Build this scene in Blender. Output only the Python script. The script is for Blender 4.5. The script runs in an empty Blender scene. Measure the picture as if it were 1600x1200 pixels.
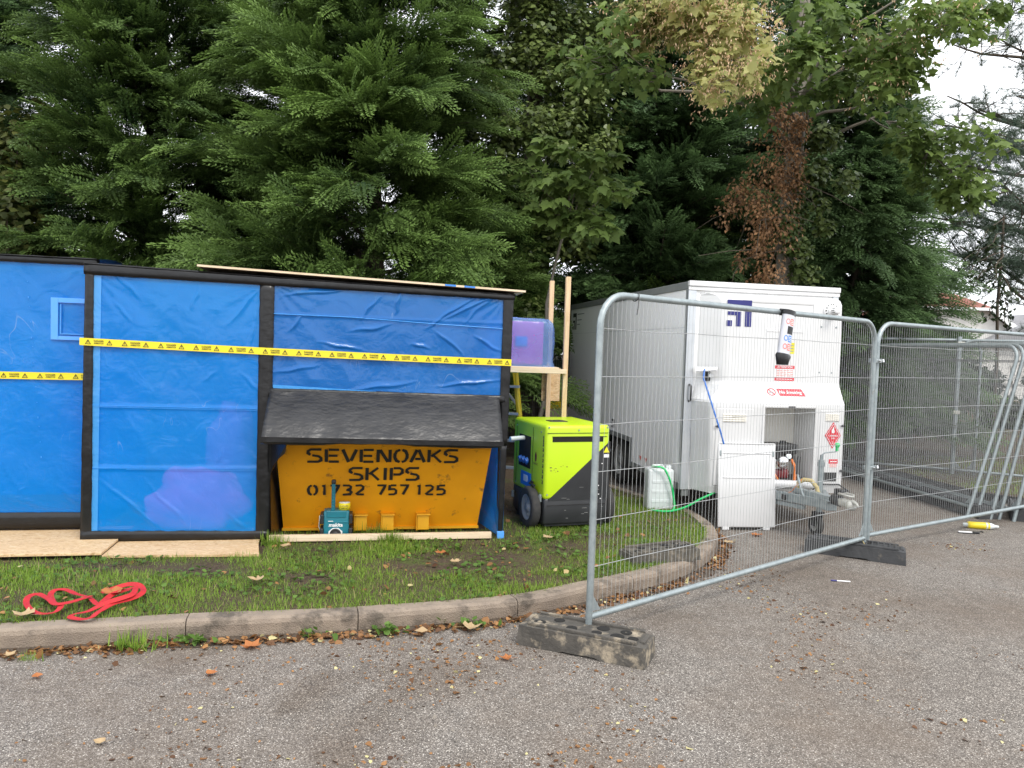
import bpy, bmesh, math, random
import numpy as np
from mathutils import Vector, Matrix, noise as mnoise

random.seed(7)
RNG = np.random.default_rng(7)
rad = math.radians
scene = bpy.context.scene
COL = scene.collection

# ---------------------------------------------------------------- camera
CAM_H, PITCH, ROLL = 1.72, rad(2.65), rad(1.9)
_f = Vector((0, math.cos(PITCH), -math.sin(PITCH)))
_u0 = Vector((0, math.sin(PITCH), math.cos(PITCH)))
_r0 = Vector((1, 0, 0))
_r = _r0 * math.cos(ROLL) + _u0 * math.sin(ROLL)
_u = _u0 * math.cos(ROLL) - _r0 * math.sin(ROLL)
cam_data = bpy.data.cameras.new('camera')
cam_data.sensor_fit = 'HORIZONTAL'
cam_data.sensor_width = 36.0
cam_data.lens = 36.0 * 1190 / 1600
cam_data.clip_start = 0.05
cam_data.clip_end = 500
cam = bpy.data.objects.new('camera', cam_data)
COL.objects.link(cam)
cam.matrix_world = Matrix(((_r.x, _u.x, -_f.x, 0), (_r.y, _u.y, -_f.y, 0), (_r.z, _u.z, -_f.z, CAM_H), (0, 0, 0, 1)))
scene.camera = cam

# ---------------------------------------------------------------- sky, sun, exposure
SUN_EL, SUN_AZ = 52, 150          # degrees; azimuth clockwise from +Y
world = bpy.data.worlds.new('World')
scene.world = world
world.use_nodes = True
wn = world.node_tree
wn.nodes.clear()
w_out = wn.nodes.new('ShaderNodeOutputWorld')
w_bg = wn.nodes.new('ShaderNodeBackground')
w_sky = wn.nodes.new('ShaderNodeTexSky')
w_sky.sky_type = 'NISHITA'
w_sky.sun_disc = False
w_sky.sun_elevation = rad(SUN_EL)
w_sky.sun_rotation = rad(SUN_AZ)
w_bg.inputs['Strength'].default_value = 0.125
w_tc = wn.nodes.new('ShaderNodeTexCoord')
w_no = wn.nodes.new('ShaderNodeTexNoise')
w_no.inputs['Scale'].default_value = 2.2
w_no.inputs['Detail'].default_value = 6
w_rp = wn.nodes.new('ShaderNodeValToRGB')
w_rp.color_ramp.elements[0].position = 0.3
w_rp.color_ramp.elements[0].color = (7.4, 7.7, 8.2, 1)
w_rp.color_ramp.elements[1].position = 0.7
w_rp.color_ramp.elements[1].color = (9.6, 9.6, 9.6, 1)
w_mx = wn.nodes.new('ShaderNodeMix')
w_mx.data_type = 'RGBA'
w_mx.inputs['Factor'].default_value = 0.88       # cloud cover
wn.links.new(w_tc.outputs['Generated'], w_no.inputs['Vector'])
wn.links.new(w_no.outputs['Fac'], w_rp.inputs['Fac'])
wn.links.new(w_sky.outputs['Color'], w_mx.inputs[6])
wn.links.new(w_rp.outputs['Color'], w_mx.inputs[7])
wn.links.new(w_mx.outputs[2], w_bg.inputs['Color'])
wn.links.new(w_bg.outputs['Background'], w_out.inputs['Surface'])

sun_data = bpy.data.lights.new('sun', 'SUN')
sun_data.energy = 1.05
sun_data.angle = rad(16)
sun_data.color = (1.0, 0.95, 0.87)
sun = bpy.data.objects.new('sun', sun_data)
COL.objects.link(sun)
_sd = Vector((math.sin(rad(SUN_AZ)) * math.cos(rad(SUN_EL)), math.cos(rad(SUN_AZ)) * math.cos(rad(SUN_EL)), math.sin(rad(SUN_EL))))
sun.rotation_euler = _sd.to_track_quat('Z', 'Y').to_euler()

scene.view_settings.view_transform = 'Standard'
scene.view_settings.look = 'None'
scene.view_settings.exposure = 1.02
scene.view_settings.gamma = 1.0
scene.view_settings.use_curve_mapping = False
scene.render.engine = 'CYCLES'
scene.cycles.max_bounces = 8
scene.cycles.transparent_max_bounces = 12
scene.cycles.caustics_reflective = False
scene.cycles.caustics_refractive = False

# ---------------------------------------------------------------- pixel helper: photo pixel -> point at distance Y along the view
def at(px, py, Y):
    d = _f + _r * ((px - 800) / 1190) - _u * ((py - 600) / 1190)
    return Vector((0, 0, CAM_H)) + d * (Y / d.y)

# ---------------------------------------------------------------- materials
MATS = {}
def newmat(name):
    m = bpy.data.materials.new(name)
    m.use_nodes = True
    MATS[name] = m
    nt = m.node_tree
    return m, nt, nt.nodes['Principled BSDF']

def node(nt, typ, **kw):
    n = nt.nodes.new(typ)
    for k, v in kw.items():
        setattr(n, k, v)
    return n

def coords(nt, scale=(1, 1, 1), kind='Object', rot=(0, 0, 0)):
    tc = node(nt, 'ShaderNodeTexCoord')
    mp = node(nt, 'ShaderNodeMapping')
    mp.inputs['Scale'].default_value = scale
    mp.inputs['Rotation'].default_value = rot
    nt.links.new(tc.outputs[kind], mp.inputs['Vector'])
    return mp.outputs['Vector']

def noise_tex(nt, vec, scale, detail=4, rough=0.55, dist=0.0):
    n = node(nt, 'ShaderNodeTexNoise')
    n.inputs['Scale'].default_value = scale
    n.inputs['Detail'].default_value = detail
    n.inputs['Roughness'].default_value = rough
    n.inputs['Distortion'].default_value = dist
    nt.links.new(vec, n.inputs['Vector'])
    return n.outputs['Fac']

def ramp(nt, fac, stops):
    r = node(nt, 'ShaderNodeValToRGB')
    cr = r.color_ramp
    while len(cr.elements) < len(stops):
        cr.elements.new(0.5)
    for e, (p, c) in zip(cr.elements, stops):
        e.position = p
        e.color = (c, c, c, 1) if isinstance(c, (int, float)) else (c[0], c[1], c[2], 1)
    nt.links.new(fac, r.inputs['Fac'])
    return r.outputs['Color']

def mixc(nt, fac, a, b, mode='MIX'):
    m = node(nt, 'ShaderNodeMix', data_type='RGBA', blend_type=mode)
    for sock, v in ((m.inputs['Factor'], fac), (m.inputs[6], a), (m.inputs[7], b)):
        if isinstance(v, (int, float)):
            sock.default_value = v
        elif isinstance(v, tuple):
            sock.default_value = (v[0], v[1], v[2], 1)
        else:
            nt.links.new(v, sock)
    return m.outputs[2]

def bump(nt, bsdf, h, strength=0.3, dist=0.01):
    b = node(nt, 'ShaderNodeBump')
    b.inputs['Strength'].default_value = strength
    b.inputs['Distance'].default_value = dist
    nt.links.new(h, b.inputs['Height'])
    nt.links.new(b.outputs['Normal'], bsdf.inputs['Normal'])

def plain(name, c1, c2=None, rough=0.5, metal=0.0, scale=6, bstr=0.0, bscale=60, dirt=None, dirt_amt=0.5, dscale=3, spec=0.5, stretch=(1, 1, 1), coat=0):
    """base colour varied between c1 and c2, optional dirt patches and fine bump"""
    m, nt, b = newmat(name)
    v = coords(nt, stretch)
    c2 = c2 or tuple(x * 0.85 for x in c1)
    col = mixc(nt, ramp(nt, noise_tex(nt, v, scale, 5), [(0.3, 0.0), (0.7, 1.0)]), c1, c2)
    if dirt:
        f = ramp(nt, noise_tex(nt, v, dscale, 8, 0.65), [(dirt_amt, 0.0), (dirt_amt + 0.12, 1.0)])
        col = mixc(nt, f, col, dirt)
    nt.links.new(col, b.inputs['Base Color'])
    b.inputs['Roughness'].default_value = rough
    b.inputs['Metallic'].default_value = metal
    b.inputs['Specular IOR Level'].default_value = spec
    if coat:
        b.inputs['Coat Weight'].default_value = coat
        b.inputs['Coat Roughness'].default_value = 0.15
    if bstr:
        bump(nt, b, noise_tex(nt, v, bscale, 4), bstr)
    return m

def leafmat(name, dark, light, trans=0.3, rough=0.55, spec=0.3, old=None):
    m, nt, b = newmat(name)
    a = node(nt, 'ShaderNodeAttribute', attribute_name='tone')
    col = mixc(nt, a.outputs['Fac'], dark, light)
    if old:
        col = mixc(nt, ramp(nt, a.outputs['Fac'], [(0.90, 0.0), (0.97, 1.0)]), col, old)
    nt.links.new(col, b.inputs['Base Color'])
    b.inputs['Roughness'].default_value = rough
    b.inputs['Specular IOR Level'].default_value = spec
    tr = node(nt, 'ShaderNodeBsdfTranslucent')
    nt.links.new(col, tr.inputs['Color'])
    ms = node(nt, 'ShaderNodeMixShader')
    ms.inputs['Fac'].default_value = trans
    nt.links.new(b.outputs['BSDF'], ms.inputs[1])
    nt.links.new(tr.outputs['BSDF'], ms.inputs[2])
    nt.links.new(ms.outputs['Shader'], nt.nodes['Material Output'].inputs['Surface'])
    return m

# asphalt: pale aggregate in dark binder, brown silt in broad patches
def asphalt():
    m, nt, b = newmat('asphalt')
    v = coords(nt)
    vo = node(nt, 'ShaderNodeTexVoronoi', feature='F1')
    vo.inputs['Scale'].default_value = 215
    nt.links.new(v, vo.inputs['Vector'])
    sep = node(nt, 'ShaderNodeSeparateColor')
    nt.links.new(vo.outputs['Color'], sep.inputs['Color'])
    stones = ramp(nt, sep.outputs[0], [(0.0, (0.078, 0.071, 0.066)), (0.30, (0.150, 0.137, 0.127)), (0.72, (0.240, 0.220, 0.204)), (0.93, (0.38, 0.355, 0.33)), (1.0, (0.70, 0.68, 0.64))])
    edge = ramp(nt, vo.outputs['Distance'], [(0.35, 1.0), (0.75, 0.58)])
    col = mixc(nt, 1.0, stones, edge, 'MULTIPLY')
    big = noise_tex(nt, v, 0.9, 7, 0.6)
    col = mixc(nt, ramp(nt, big, [(0.42, 0.0), (0.66, 0.85)]), col, mixc(nt, 0.55, col, (0.125, 0.094, 0.070)))
    crumb = ramp(nt, noise_tex(nt, v, 26, 4, 0.7), [(0.60, 0.0), (0.66, 1.0)])
    cl = ramp(nt, noise_tex(nt, v, 1.7, 5, 0.6), [(0.52, 0.0), (0.64, 0.7)])
    col = mixc(nt, mixc(nt, 1.0, crumb, cl, 'MULTIPLY'), col, (0.20, 0.125, 0.07))
    sx = node(nt, 'ShaderNodeSeparateXYZ'); nt.links.new(v, sx.inputs[0])
    mr = node(nt, 'ShaderNodeMapRange'); nt.links.new(sx.outputs['X'], mr.inputs['Value'])
    for k_, v_ in (('From Min', -0.8), ('From Max', 1.6), ('To Min', 1.0), ('To Max', 0.35)): mr.inputs[k_].default_value = v_
    damp = ramp(nt, noise_tex(nt, v, 0.55, 6, 0.6, 0.6), [(0.50, 0.0), (0.64, 0.85)])
    damp = mixc(nt, 1.0, damp, mr.outputs['Result'], 'MULTIPLY')
    col = mixc(nt, damp, col, mixc(nt, 1.0, col, (0.58, 0.52, 0.46), 'MULTIPLY'))
    col = mixc(nt, 1.0, col, (0.98, 0.95, 0.905), 'MULTIPLY')
    mid = ramp(nt, noise_tex(nt, v, 9, 5, 0.7), [(0.25, 0.84), (0.75, 1.25)])
    col = mixc(nt, 1.0, col, mid, 'MULTIPLY')
    nt.links.new(col, b.inputs['Base Color'])
    b.inputs['Roughness'].default_value = 0.85
    b.inputs['Specular IOR Level'].default_value = 0.3
    bump(nt, b, noise_tex(nt, v, 110, 3), 0.7, 0.006)
asphalt()

def soil():
    m, nt, b = newmat('lawn_soil')
    v = coords(nt)
    n1 = noise_tex(nt, v, 2.2, 7, 0.65)
    base = ramp(nt, noise_tex(nt, v, 40, 6, 0.7), [(0.3, (0.045, 0.033, 0.022)), (0.7, (0.125, 0.092, 0.064))])
    green = ramp(nt, noise_tex(nt, v, 55, 5, 0.7), [(0.3, (0.050, 0.075, 0.018)), (0.7, (0.125, 0.175, 0.042))])
    col = mixc(nt, ramp(nt, n1, [(0.55, 0.0), (0.70, 1.0)]), base, green)
    nt.links.new(col, b.inputs['Base Color'])
    b.inputs['Roughness'].default_value = 0.95
    b.inputs['Specular IOR Level'].default_value = 0.15
    bump(nt, b, noise_tex(nt, v, 45, 6, 0.7), 0.9, 0.02)
soil()

def osb():
    m, nt, b = newmat('osb')
    v = coords(nt, (1, 2.6, 1.6), rot=(0, 0, 0.4))
    d = node(nt, 'ShaderNodeTexNoise')
    d.inputs['Scale'].default_value = 9
    nt.links.new(v, d.inputs['Vector'])
    vv = mixc(nt, 0.35, v, d.outputs['Color'])
    vo = node(nt, 'ShaderNodeTexVoronoi', feature='F1')
    vo.inputs['Scale'].default_value = 30
    nt.links.new(vv, vo.inputs['Vector'])
    sep = node(nt, 'ShaderNodeSeparateColor')
    nt.links.new(vo.outputs['Color'], sep.inputs['Color'])
    col = ramp(nt, sep.outputs[0], [(0.0, (0.44, 0.27, 0.13)), (0.15, (0.56, 0.37, 0.19)), (0.6, (0.63, 0.44, 0.24)), (1.0, (0.70, 0.52, 0.31))])
    gr = ramp(nt, noise_tex(nt, coords(nt, (3, 40, 10)), 6, 5, 0.6), [(0.3, 0.82), (0.7, 1.05)])
    col = mixc(nt, 1.0, col, gr, 'MULTIPLY')
    nt.links.new(col, b.inputs['Base Color'])
    b.inputs['Roughness'].default_value = 0.7
    bump(nt, b, sep.outputs[1], 0.25, 0.003)
osb()

def timber():
    m, nt, b = newmat('timber')
    v = coords(nt, (6, 6, 0.6))
    g = noise_tex(nt, v, 6, 6, 0.6, 1.5)
    col = ramp(nt, g, [(0.25, (0.50, 0.33, 0.17)), (0.55, (0.66, 0.48, 0.29)), (0.8, (0.72, 0.55, 0.36))])
    nt.links.new(col, b.inputs['Base Color'])
    b.inputs['Roughness'].default_value = 0.7
    return m
timber()
def timber_long():
    m, nt, b = newmat('timber_long')
    v = coords(nt, (0.5, 7, 9))
    g = noise_tex(nt, v, 6, 6, 0.6, 1.2)
    col = ramp(nt, g, [(0.25, (0.56, 0.42, 0.26)), (0.55, (0.72, 0.58, 0.41)), (0.8, (0.78, 0.66, 0.50))])
    kn = ramp(nt, noise_tex(nt, coords(nt, (1, 2, 2)), 5, 2), [(0.70, 0.0), (0.74, 1.0)])
    col = mixc(nt, kn, col, (0.30, 0.17, 0.08))
    nt.links.new(col, b.inputs['Base Color'])
    b.inputs['Roughness'].default_value = 0.7
timber_long()

# polythene film: glossy, part see-through, milky where creased
def film(name, c1, c2, clear, tint, rough=0.18, crease=(0.55, 0.75, 0.95)):
    m, nt, b = newmat(name)
    v = coords(nt)
    col = mixc(nt, ramp(nt, noise_tex(nt, v, 1.3, 4), [(0.3, 0.0), (0.7, 1.0)]), c1, c2)
    n = noise_tex(nt, coords(nt, (1, 1, 0.45), rot=(0, 0.7, 0)), 3.0, 2, 0.5, 1.4)
    ln = node(nt, 'ShaderNodeMath', operation='SUBTRACT')
    nt.links.new(n, ln.inputs[0]); ln.inputs[1].default_value = 0.5
    ab = node(nt, 'ShaderNodeMath', operation='ABSOLUTE')
    nt.links.new(ln.outputs[0], ab.inputs[0])
    thin = ramp(nt, ab.outputs[0], [(0.0, 1.0), (0.0045, 0.0)])
    gate = ramp(nt, noise_tex(nt, v, 2.4, 3), [(0.56, 0.0), (0.68, 0.55)])
    cf = mixc(nt, 1.0, thin, gate, 'MULTIPLY')
    col = mixc(nt, cf, col, crease)
    nt.links.new(col, b.inputs['Base Color'])
    b.inputs['Roughness'].default_value = rough
    b.inputs['Specular IOR Level'].default_value = 0.75
    bump(nt, b, noise_tex(nt, v, 7, 5, 0.55, 0.8), 0.35, 0.02)
    tl = node(nt, 'ShaderNodeBsdfTranslucent')
    nt.links.new(col, tl.inputs['Color'])
    tp = node(nt, 'ShaderNodeBsdfTransparent')
    tp.inputs['Color'].default_value = (*tint, 1)
    m1 = node(nt, 'ShaderNodeMixShader'); m1.inputs['Fac'].default_value = 0.25
    m2 = node(nt, 'ShaderNodeMixShader'); m2.inputs['Fac'].default_value = clear
    nt.links.new(b.outputs['BSDF'], m1.inputs[1]); nt.links.new(tl.outputs['BSDF'], m1.inputs[2])
    nt.links.new(m1.outputs['Shader'], m2.inputs[1]); nt.links.new(tp.outputs['BSDF'], m2.inputs[2])
    nt.links.new(m2.outputs['Shader'], nt.nodes['Material Output'].inputs['Surface'])
film('blue_film', (0.002, 0.300, 0.92), (0.004, 0.345, 0.98), 0.36, (0.74, 0.72, 1.0))
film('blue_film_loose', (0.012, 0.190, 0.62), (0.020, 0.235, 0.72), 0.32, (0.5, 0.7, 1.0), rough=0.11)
film('blue_hem', (0.06, 0.36, 0.80), (0.08, 0.40, 0.85), 0.1, (0.5, 0.7, 1.0))
film('clear_film', (0.16, 0.34, 0.76), (0.30, 0.48, 0.82), 0.60, (0.75, 0.85, 1.0), crease=(0.85, 0.9, 0.95))
plain('vision_white', (0.11, 0.36, 0.84), (0.08, 0.33, 0.82), rough=0.3)
plain('vision_dark', (0.004, 0.17, 0.68), (0.003, 0.19, 0.74), rough=0.3)

plain('black_film', (0.006, 0.006, 0.007), (0.012, 0.012, 0.013), rough=0.30, bstr=0.45, bscale=11, scale=8, spec=0.42, stretch=(1, 1, 1.2))
plain('hood_film', (0.006, 0.006, 0.007), (0.016, 0.016, 0.018), rough=0.36, bstr=0.75, bscale=20, scale=9, spec=0.55, stretch=(0.6, 1, 1), dirt=(0.04, 0.038, 0.035), dirt_amt=0.64, dscale=12)
plain('tape_yellow', (0.80, 0.66, 0.02), (0.74, 0.60, 0.02), rough=0.35)
plain('ink_black', (0.012, 0.012, 0.012), rough=0.6)
plain('skip_yellow', (0.88, 0.375, 0.006), (0.74, 0.30, 0.006), rough=0.45, scale=2.5, dirt=(0.16, 0.07, 0.025), dirt_amt=0.605, dscale=9, bstr=0.18, bscale=9)
plain('skip_bright', (0.78, 0.40, 0.01), (0.70, 0.34, 0.01), rough=0.45, dirt=(0.12, 0.06, 0.02), dirt_amt=0.68, dscale=16)
plain('grp_white', (0.67, 0.67, 0.67), (0.63, 0.63, 0.625), rough=0.25, scale=3, coat=0.3)
plain('panel_white', (0.88, 0.88, 0.875), (0.84, 0.84, 0.835), rough=0.35, scale=1.2)
plain('recess_white', (0.80, 0.77, 0.70), (0.74, 0.71, 0.64), rough=0.5, scale=4)
plain('trim_grey', (0.16, 0.17, 0.165), (0.20, 0.21, 0.205), rough=0.5)
plain('aluminium', (0.62, 0.64, 0.66), (0.52, 0.55, 0.58), rough=0.38, metal=0.75, scale=9)
plain('galvanised', (0.36, 0.405, 0.41), (0.26, 0.30, 0.31), rough=0.48, metal=0.6, scale=22, dirt=(0.26, 0.25, 0.23), dirt_amt=0.62, dscale=14)
plain('wire_grey', (0.48, 0.49, 0.49), (0.36, 0.37, 0.37), rough=0.55, metal=0.5, scale=12)
plain('wire_dull', (0.26, 0.265, 0.265), (0.18, 0.185, 0.185), rough=0.6, metal=0.4, scale=12)
plain('cast_metal', (0.58, 0.57, 0.52), (0.48, 0.47, 0.42), rough=0.45, metal=0.55, scale=20)
plain('chrome', (0.75, 0.75, 0.75), rough=0.18, metal=1.0)
plain('black_plastic', (0.014, 0.014, 0.015), (0.025, 0.025, 0.026), rough=0.45, scale=10, bstr=0.1)
plain('black_paint', (0.016, 0.017, 0.019), (0.028, 0.029, 0.032), rough=0.4, scale=4, dirt=(0.12, 0.11, 0.10), dirt_amt=0.66, dscale=9)
plain('lime_paint', (0.52, 0.72, 0.015), (0.47, 0.66, 0.015), rough=0.35, scale=3, dirt=(0.20, 0.24, 0.05), dirt_amt=0.70, dscale=12)
plain('tyre', (0.022, 0.022, 0.023), (0.045, 0.042, 0.038), rough=0.85, scale=16, bstr=0.3)
plain('rim_grey', (0.36, 0.36, 0.34), (0.26, 0.26, 0.25), rough=0.6, metal=0.15)
plain('rubber_foot', (0.030, 0.031, 0.033), (0.055, 0.056, 0.058), rough=0.7, scale=9, bstr=0.4, bscale=40, dirt=(0.13, 0.115, 0.095), dirt_amt=0.62, dscale=7)
plain('muddy_block', (0.050, 0.046, 0.040), (0.095, 0.085, 0.072), rough=0.85, scale=12, bstr=0.6, bscale=50, dirt=(0.33, 0.275, 0.20), dirt_amt=0.52, dscale=8)
plain('mossy_block', (0.060, 0.055, 0.045), (0.11, 0.098, 0.078), rough=0.9, scale=12, bstr=0.6, bscale=50, dirt=(0.19, 0.16, 0.12), dirt_amt=0.55, dscale=11)
plain('hole_black', (0.012, 0.011, 0.010), rough=0.95)
plain('kerb_concrete', (0.31, 0.248, 0.190), (0.215, 0.172, 0.135), rough=0.9, scale=9, bstr=1.0, bscale=120, dirt=(0.105, 0.085, 0.066), dirt_amt=0.52, dscale=5)
plain('red_label', (0.68, 0.03, 0.05), rough=0.4)
plain('red_faded', (0.80, 0.18, 0.14), rough=0.4)
plain('blue_label', (0.03, 0.22, 0.70), rough=0.4)
plain('navy_ink', (0.018, 0.020, 0.17), rough=0.4)
plain('white_label', (0.82, 0.82, 0.82), rough=0.4)
plain('yellow_label', (0.80, 0.72, 0.02), rough=0.4)
plain('sign_tube', (0.60, 0.61, 0.66), (0.54, 0.55, 0.60), rough=0.3)
plain('grey_text', (0.30, 0.31, 0.33), rough=0.5)
plain('teal_plastic', (0.010, 0.17, 0.22), (0.008, 0.13, 0.18), rough=0.4, scale=8)
plain('hose_green', (0.02, 0.55, 0.15), (0.02, 0.48, 0.13), rough=0.35)
plain('cable_blue', (0.03, 0.16, 0.55), rough=0.4)
plain('cable_orange', (0.75, 0.20, 0.03), rough=0.4)
plain('engine_red', (0.16, 0.012, 0.016), rough=0.4)
plain('hose_tan', (0.50, 0.40, 0.18), rough=0.5)
plain('red_webbing', (0.50, 0.012, 0.015), (0.40, 0.010, 0.013), rough=0.65, scale=20, bstr=0.4, bscale=300)
plain('yellow_plastic', (0.80, 0.62, 0.02), (0.72, 0.55, 0.02), rough=0.35)
plain('hdpe_white', (0.66, 0.70, 0.70), (0.58, 0.62, 0.62), rough=0.4, scale=5)
plain('magenta_case', (0.66, 0.09, 0.42), (0.58, 0.07, 0.36), rough=0.4)
plain('pink_bag', (0.95, 0.18, 0.45), (0.90, 0.10, 0.34), rough=0.35, scale=5)
plain('violet_bag', (0.42, 0.16, 0.42), (0.32, 0.12, 0.34), rough=0.4, scale=3)
plain('house_render', (0.72, 0.70, 0.66), rough=0.8)
plain('roof_red', (0.26, 0.095, 0.065), (0.20, 0.075, 0.055), rough=0.8, scale=3, bstr=0.4, bscale=8)
plain('roof_grey', (0.20, 0.20, 0.21), (0.26, 0.26, 0.27), rough=0.8, scale=3)
plain('glass_dark', (0.02, 0.025, 0.03), rough=0.08)
plain('car_silver', (0.48, 0.50, 0.52), rough=0.3, metal=0.5)
plain('bark', (0.060, 0.046, 0.034), (0.12, 0.095, 0.07), rough=0.95, scale=9, bstr=0.8, bscale=25, stretch=(1, 1, 0.25))
plain('bark_pale', (0.13, 0.115, 0.09), (0.20, 0.18, 0.145), rough=0.95, scale=9, bstr=0.6, bscale=25, stretch=(1, 1, 0.3))
plain('gravel_bits', (0.28, 0.25, 0.21), (0.12, 0.10, 0.08), rough=0.9, scale=30)
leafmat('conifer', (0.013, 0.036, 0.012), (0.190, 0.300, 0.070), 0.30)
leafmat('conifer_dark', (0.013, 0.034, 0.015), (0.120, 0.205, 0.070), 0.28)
leafmat('ivy', (0.028, 0.058, 0.014), (0.230, 0.290, 0.085), 0.28, 0.4, 0.45)
leafmat('sycamore', (0.040, 0.085, 0.020), (0.200, 0.280, 0.070), 0.42)
leafmat('sycamore_gold', (0.17, 0.20, 0.045), (0.64, 0.60, 0.25), 0.42)
leafmat('dead_leaf', (0.095, 0.055, 0.028), (0.43, 0.235, 0.110), 0.35)
leafmat('seed_key', (0.42, 0.24, 0.12), (0.86, 0.64, 0.42), 0.35)
leafmat('pine', (0.045, 0.080, 0.055), (0.190, 0.245, 0.175), 0.25)
leafmat('hedge', (0.012, 0.024, 0.010), (0.050, 0.075, 0.026), 0.25)
leafmat('yellow_bush', (0.040, 0.060, 0.014), (0.18, 0.18, 0.040), 0.3)
leafmat('grass_blade', (0.085, 0.165, 0.020), (0.35, 0.51, 0.075), 0.42, old=(0.50, 0.40, 0.20))
leafmat('weed_leaf', (0.06, 0.12, 0.02), (0.15, 0.26, 0.05), 0.35)
leafmat('litter', (0.070, 0.032, 0.018), (0.46, 0.235, 0.090), 0.2, old=(0.58, 0.52, 0.26))
leafmat('fallen_orange', (0.30, 0.10, 0.035), (0.55, 0.22, 0.07), 0.2)
leafmat('fallen_buff', (0.34, 0.22, 0.12), (0.60, 0.46, 0.26), 0.2)

# ---------------------------------------------------------------- mesh builder
class MB:
    """collects shapes and links them as ONE mesh object"""
    def __init__(self):
        self.v, self.f, self.mi, self.sm = [], [], [], []
        self.M = Matrix.Identity(4)
    def add(self, verts, faces, mat=0, smooth=False, M=None):
        o = len(self.v)
        T = self.M @ M if M is not None else self.M
        self.v.extend((T @ Vector(p)) for p in verts)
        self.f.extend(tuple(i + o for i in f) for f in faces)
        self.mi.extend([mat] * len(faces)); self.sm.extend([smooth] * len(faces))
        return self
    def box(self, c, s, bev=0.0, mat=0, M=None, seg=2):
        bm = bmesh.new()
        bmesh.ops.create_cube(bm, size=1)
        for v in bm.verts:
            v.co = Vector((v.co.x * s[0], v.co.y * s[1], v.co.z * s[2]))
        if bev > 0:
            bmesh.ops.bevel(bm, geom=bm.edges[:], offset=min(bev, min(s) * 0.45), segments=seg, affect='EDGES', profile=0.5)
        self.bm(bm, mat, Matrix.Translation(c) if M is None else M @ Matrix.Translation(c), bev > 0.008)
        return self
    def span(self, a, b, bev=0.0, mat=0, M=None):
        a, b = Vector(a), Vector(b)
        s = b - a
        return self.box((a + b) / 2, (abs(s.x), abs(s.y), abs(s.z)), bev, mat, M)
    def bm(self, bm, mat=0, M=None, smooth=False):
        bm.verts.index_update()
        self.add([v.co.copy() for v in bm.verts], [[v.index for v in f.verts] for f in bm.faces], mat, smooth, M)
        bm.free()
    def tube(self, path, r, n=10, mat=0, M=None, cap=True, smooth=True):
        """r: number or list"""
        path = [Vector(p) for p in path]
        k = len(path)
        rs = r if isinstance(r, (list, tuple)) else [r] * k
        t0 = (path[1] - path[0]).normalized()
        ref = Vector((0, 0, 1)) if abs(t0.z) < 0.9 else Vector((1, 0, 0))
        nx = t0.cross(ref).normalized()
        vs, fs = [], []
        for i, p in enumerate(path):
            t = (path[min(i + 1, k - 1)] - path[max(i - 1, 0)])
            t = t.normalized() if t.length > 1e-9 else t0
            nx = (nx - t * nx.dot(t))
            nx = nx.normalized() if nx.length > 1e-6 else t.orthogonal().normalized()
            ny = t.cross(nx)
            for j in range(n):
                a = 2 * math.pi * j / n
                vs.append(p + (nx * math.cos(a) + ny * math.sin(a)) * rs[i])
        for i in range(k - 1):
            for j in range(n):
                j2 = (j + 1) % n
                fs.append((i * n + j, i * n + j2, (i + 1) * n + j2, (i + 1) * n + j))
        self.add(vs, fs, mat, smooth, M)
        if cap:
            self.add(vs[:n], [tuple(reversed(range(n)))], mat, False, M)
            self.add(vs[-n:], [tuple(range(n))], mat, False, M)
        return self
    def cyl(self, a, b, r, n=16, mat=0, M=None):
        return self.tube([a, b], r, n, mat, M)
    def lathe(self, prof, n=24, mat=0, M=None, smooth=True):
        """prof: (radius, height) pairs round local z"""
        vs, fs = [], []
        for r, z in prof:
            for j in range(n):
                a = 2 * math.pi * j / n
                vs.append((r * math.cos(a), r * math.sin(a), z))
        for i in range(len(prof) - 1):
            for j in range(n):
                j2 = (j + 1) % n
                fs.append((i * n + j, i * n + j2, (i + 1) * n + j2, (i + 1) * n + j))
        return self.add(vs, fs, mat, smooth, M)
    def prism(self, pts, d, mat=0, M=None):
        """polygon pts (x, z) in the local xz-plane, thickness d towards +y from y=0"""
        n = len(pts)
        vs = [(p[0], 0, p[1]) for p in pts] + [(p[0], d, p[1]) for p in pts]
        fs = [tuple(range(n)), tuple(reversed(range(n, 2 * n)))]
        fs += [(i, i + n, (i + 1) % n + n, (i + 1) % n) for i in range(n)]
        return self.add(vs, fs, mat, False, M)
    def text(self, s, size, M, mat=0, sx=1.0, align='CENTER', bold=0.0, shear=0.0):
        vs, fs = text_geo(s, align, bold, shear)
        return self.add([(x * size * sx, y * size, 0) for x, y in vs], fs, mat, False, M)
    def build(self, name, mats, parent=None, recalc=True):
        me = bpy.data.meshes.new(name)
        me.from_pydata([tuple(p) for p in self.v], [], self.f)
        for m in (mats if isinstance(mats, (list, tuple)) else [mats]):
            me.materials.append(MATS[m])
        me.polygons.foreach_set('material_index', self.mi)
        me.polygons.foreach_set('use_smooth', self.sm)
        if recalc:
            bm = bmesh.new(); bm.from_mesh(me)
            bmesh.ops.recalc_face_normals(bm, faces=bm.faces)
            bm.to_mesh(me); bm.free()
        me.update()
        o = bpy.data.objects.new(name, me)
        COL.objects.link(o)
        if parent:
            o.parent = parent
        return o

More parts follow.
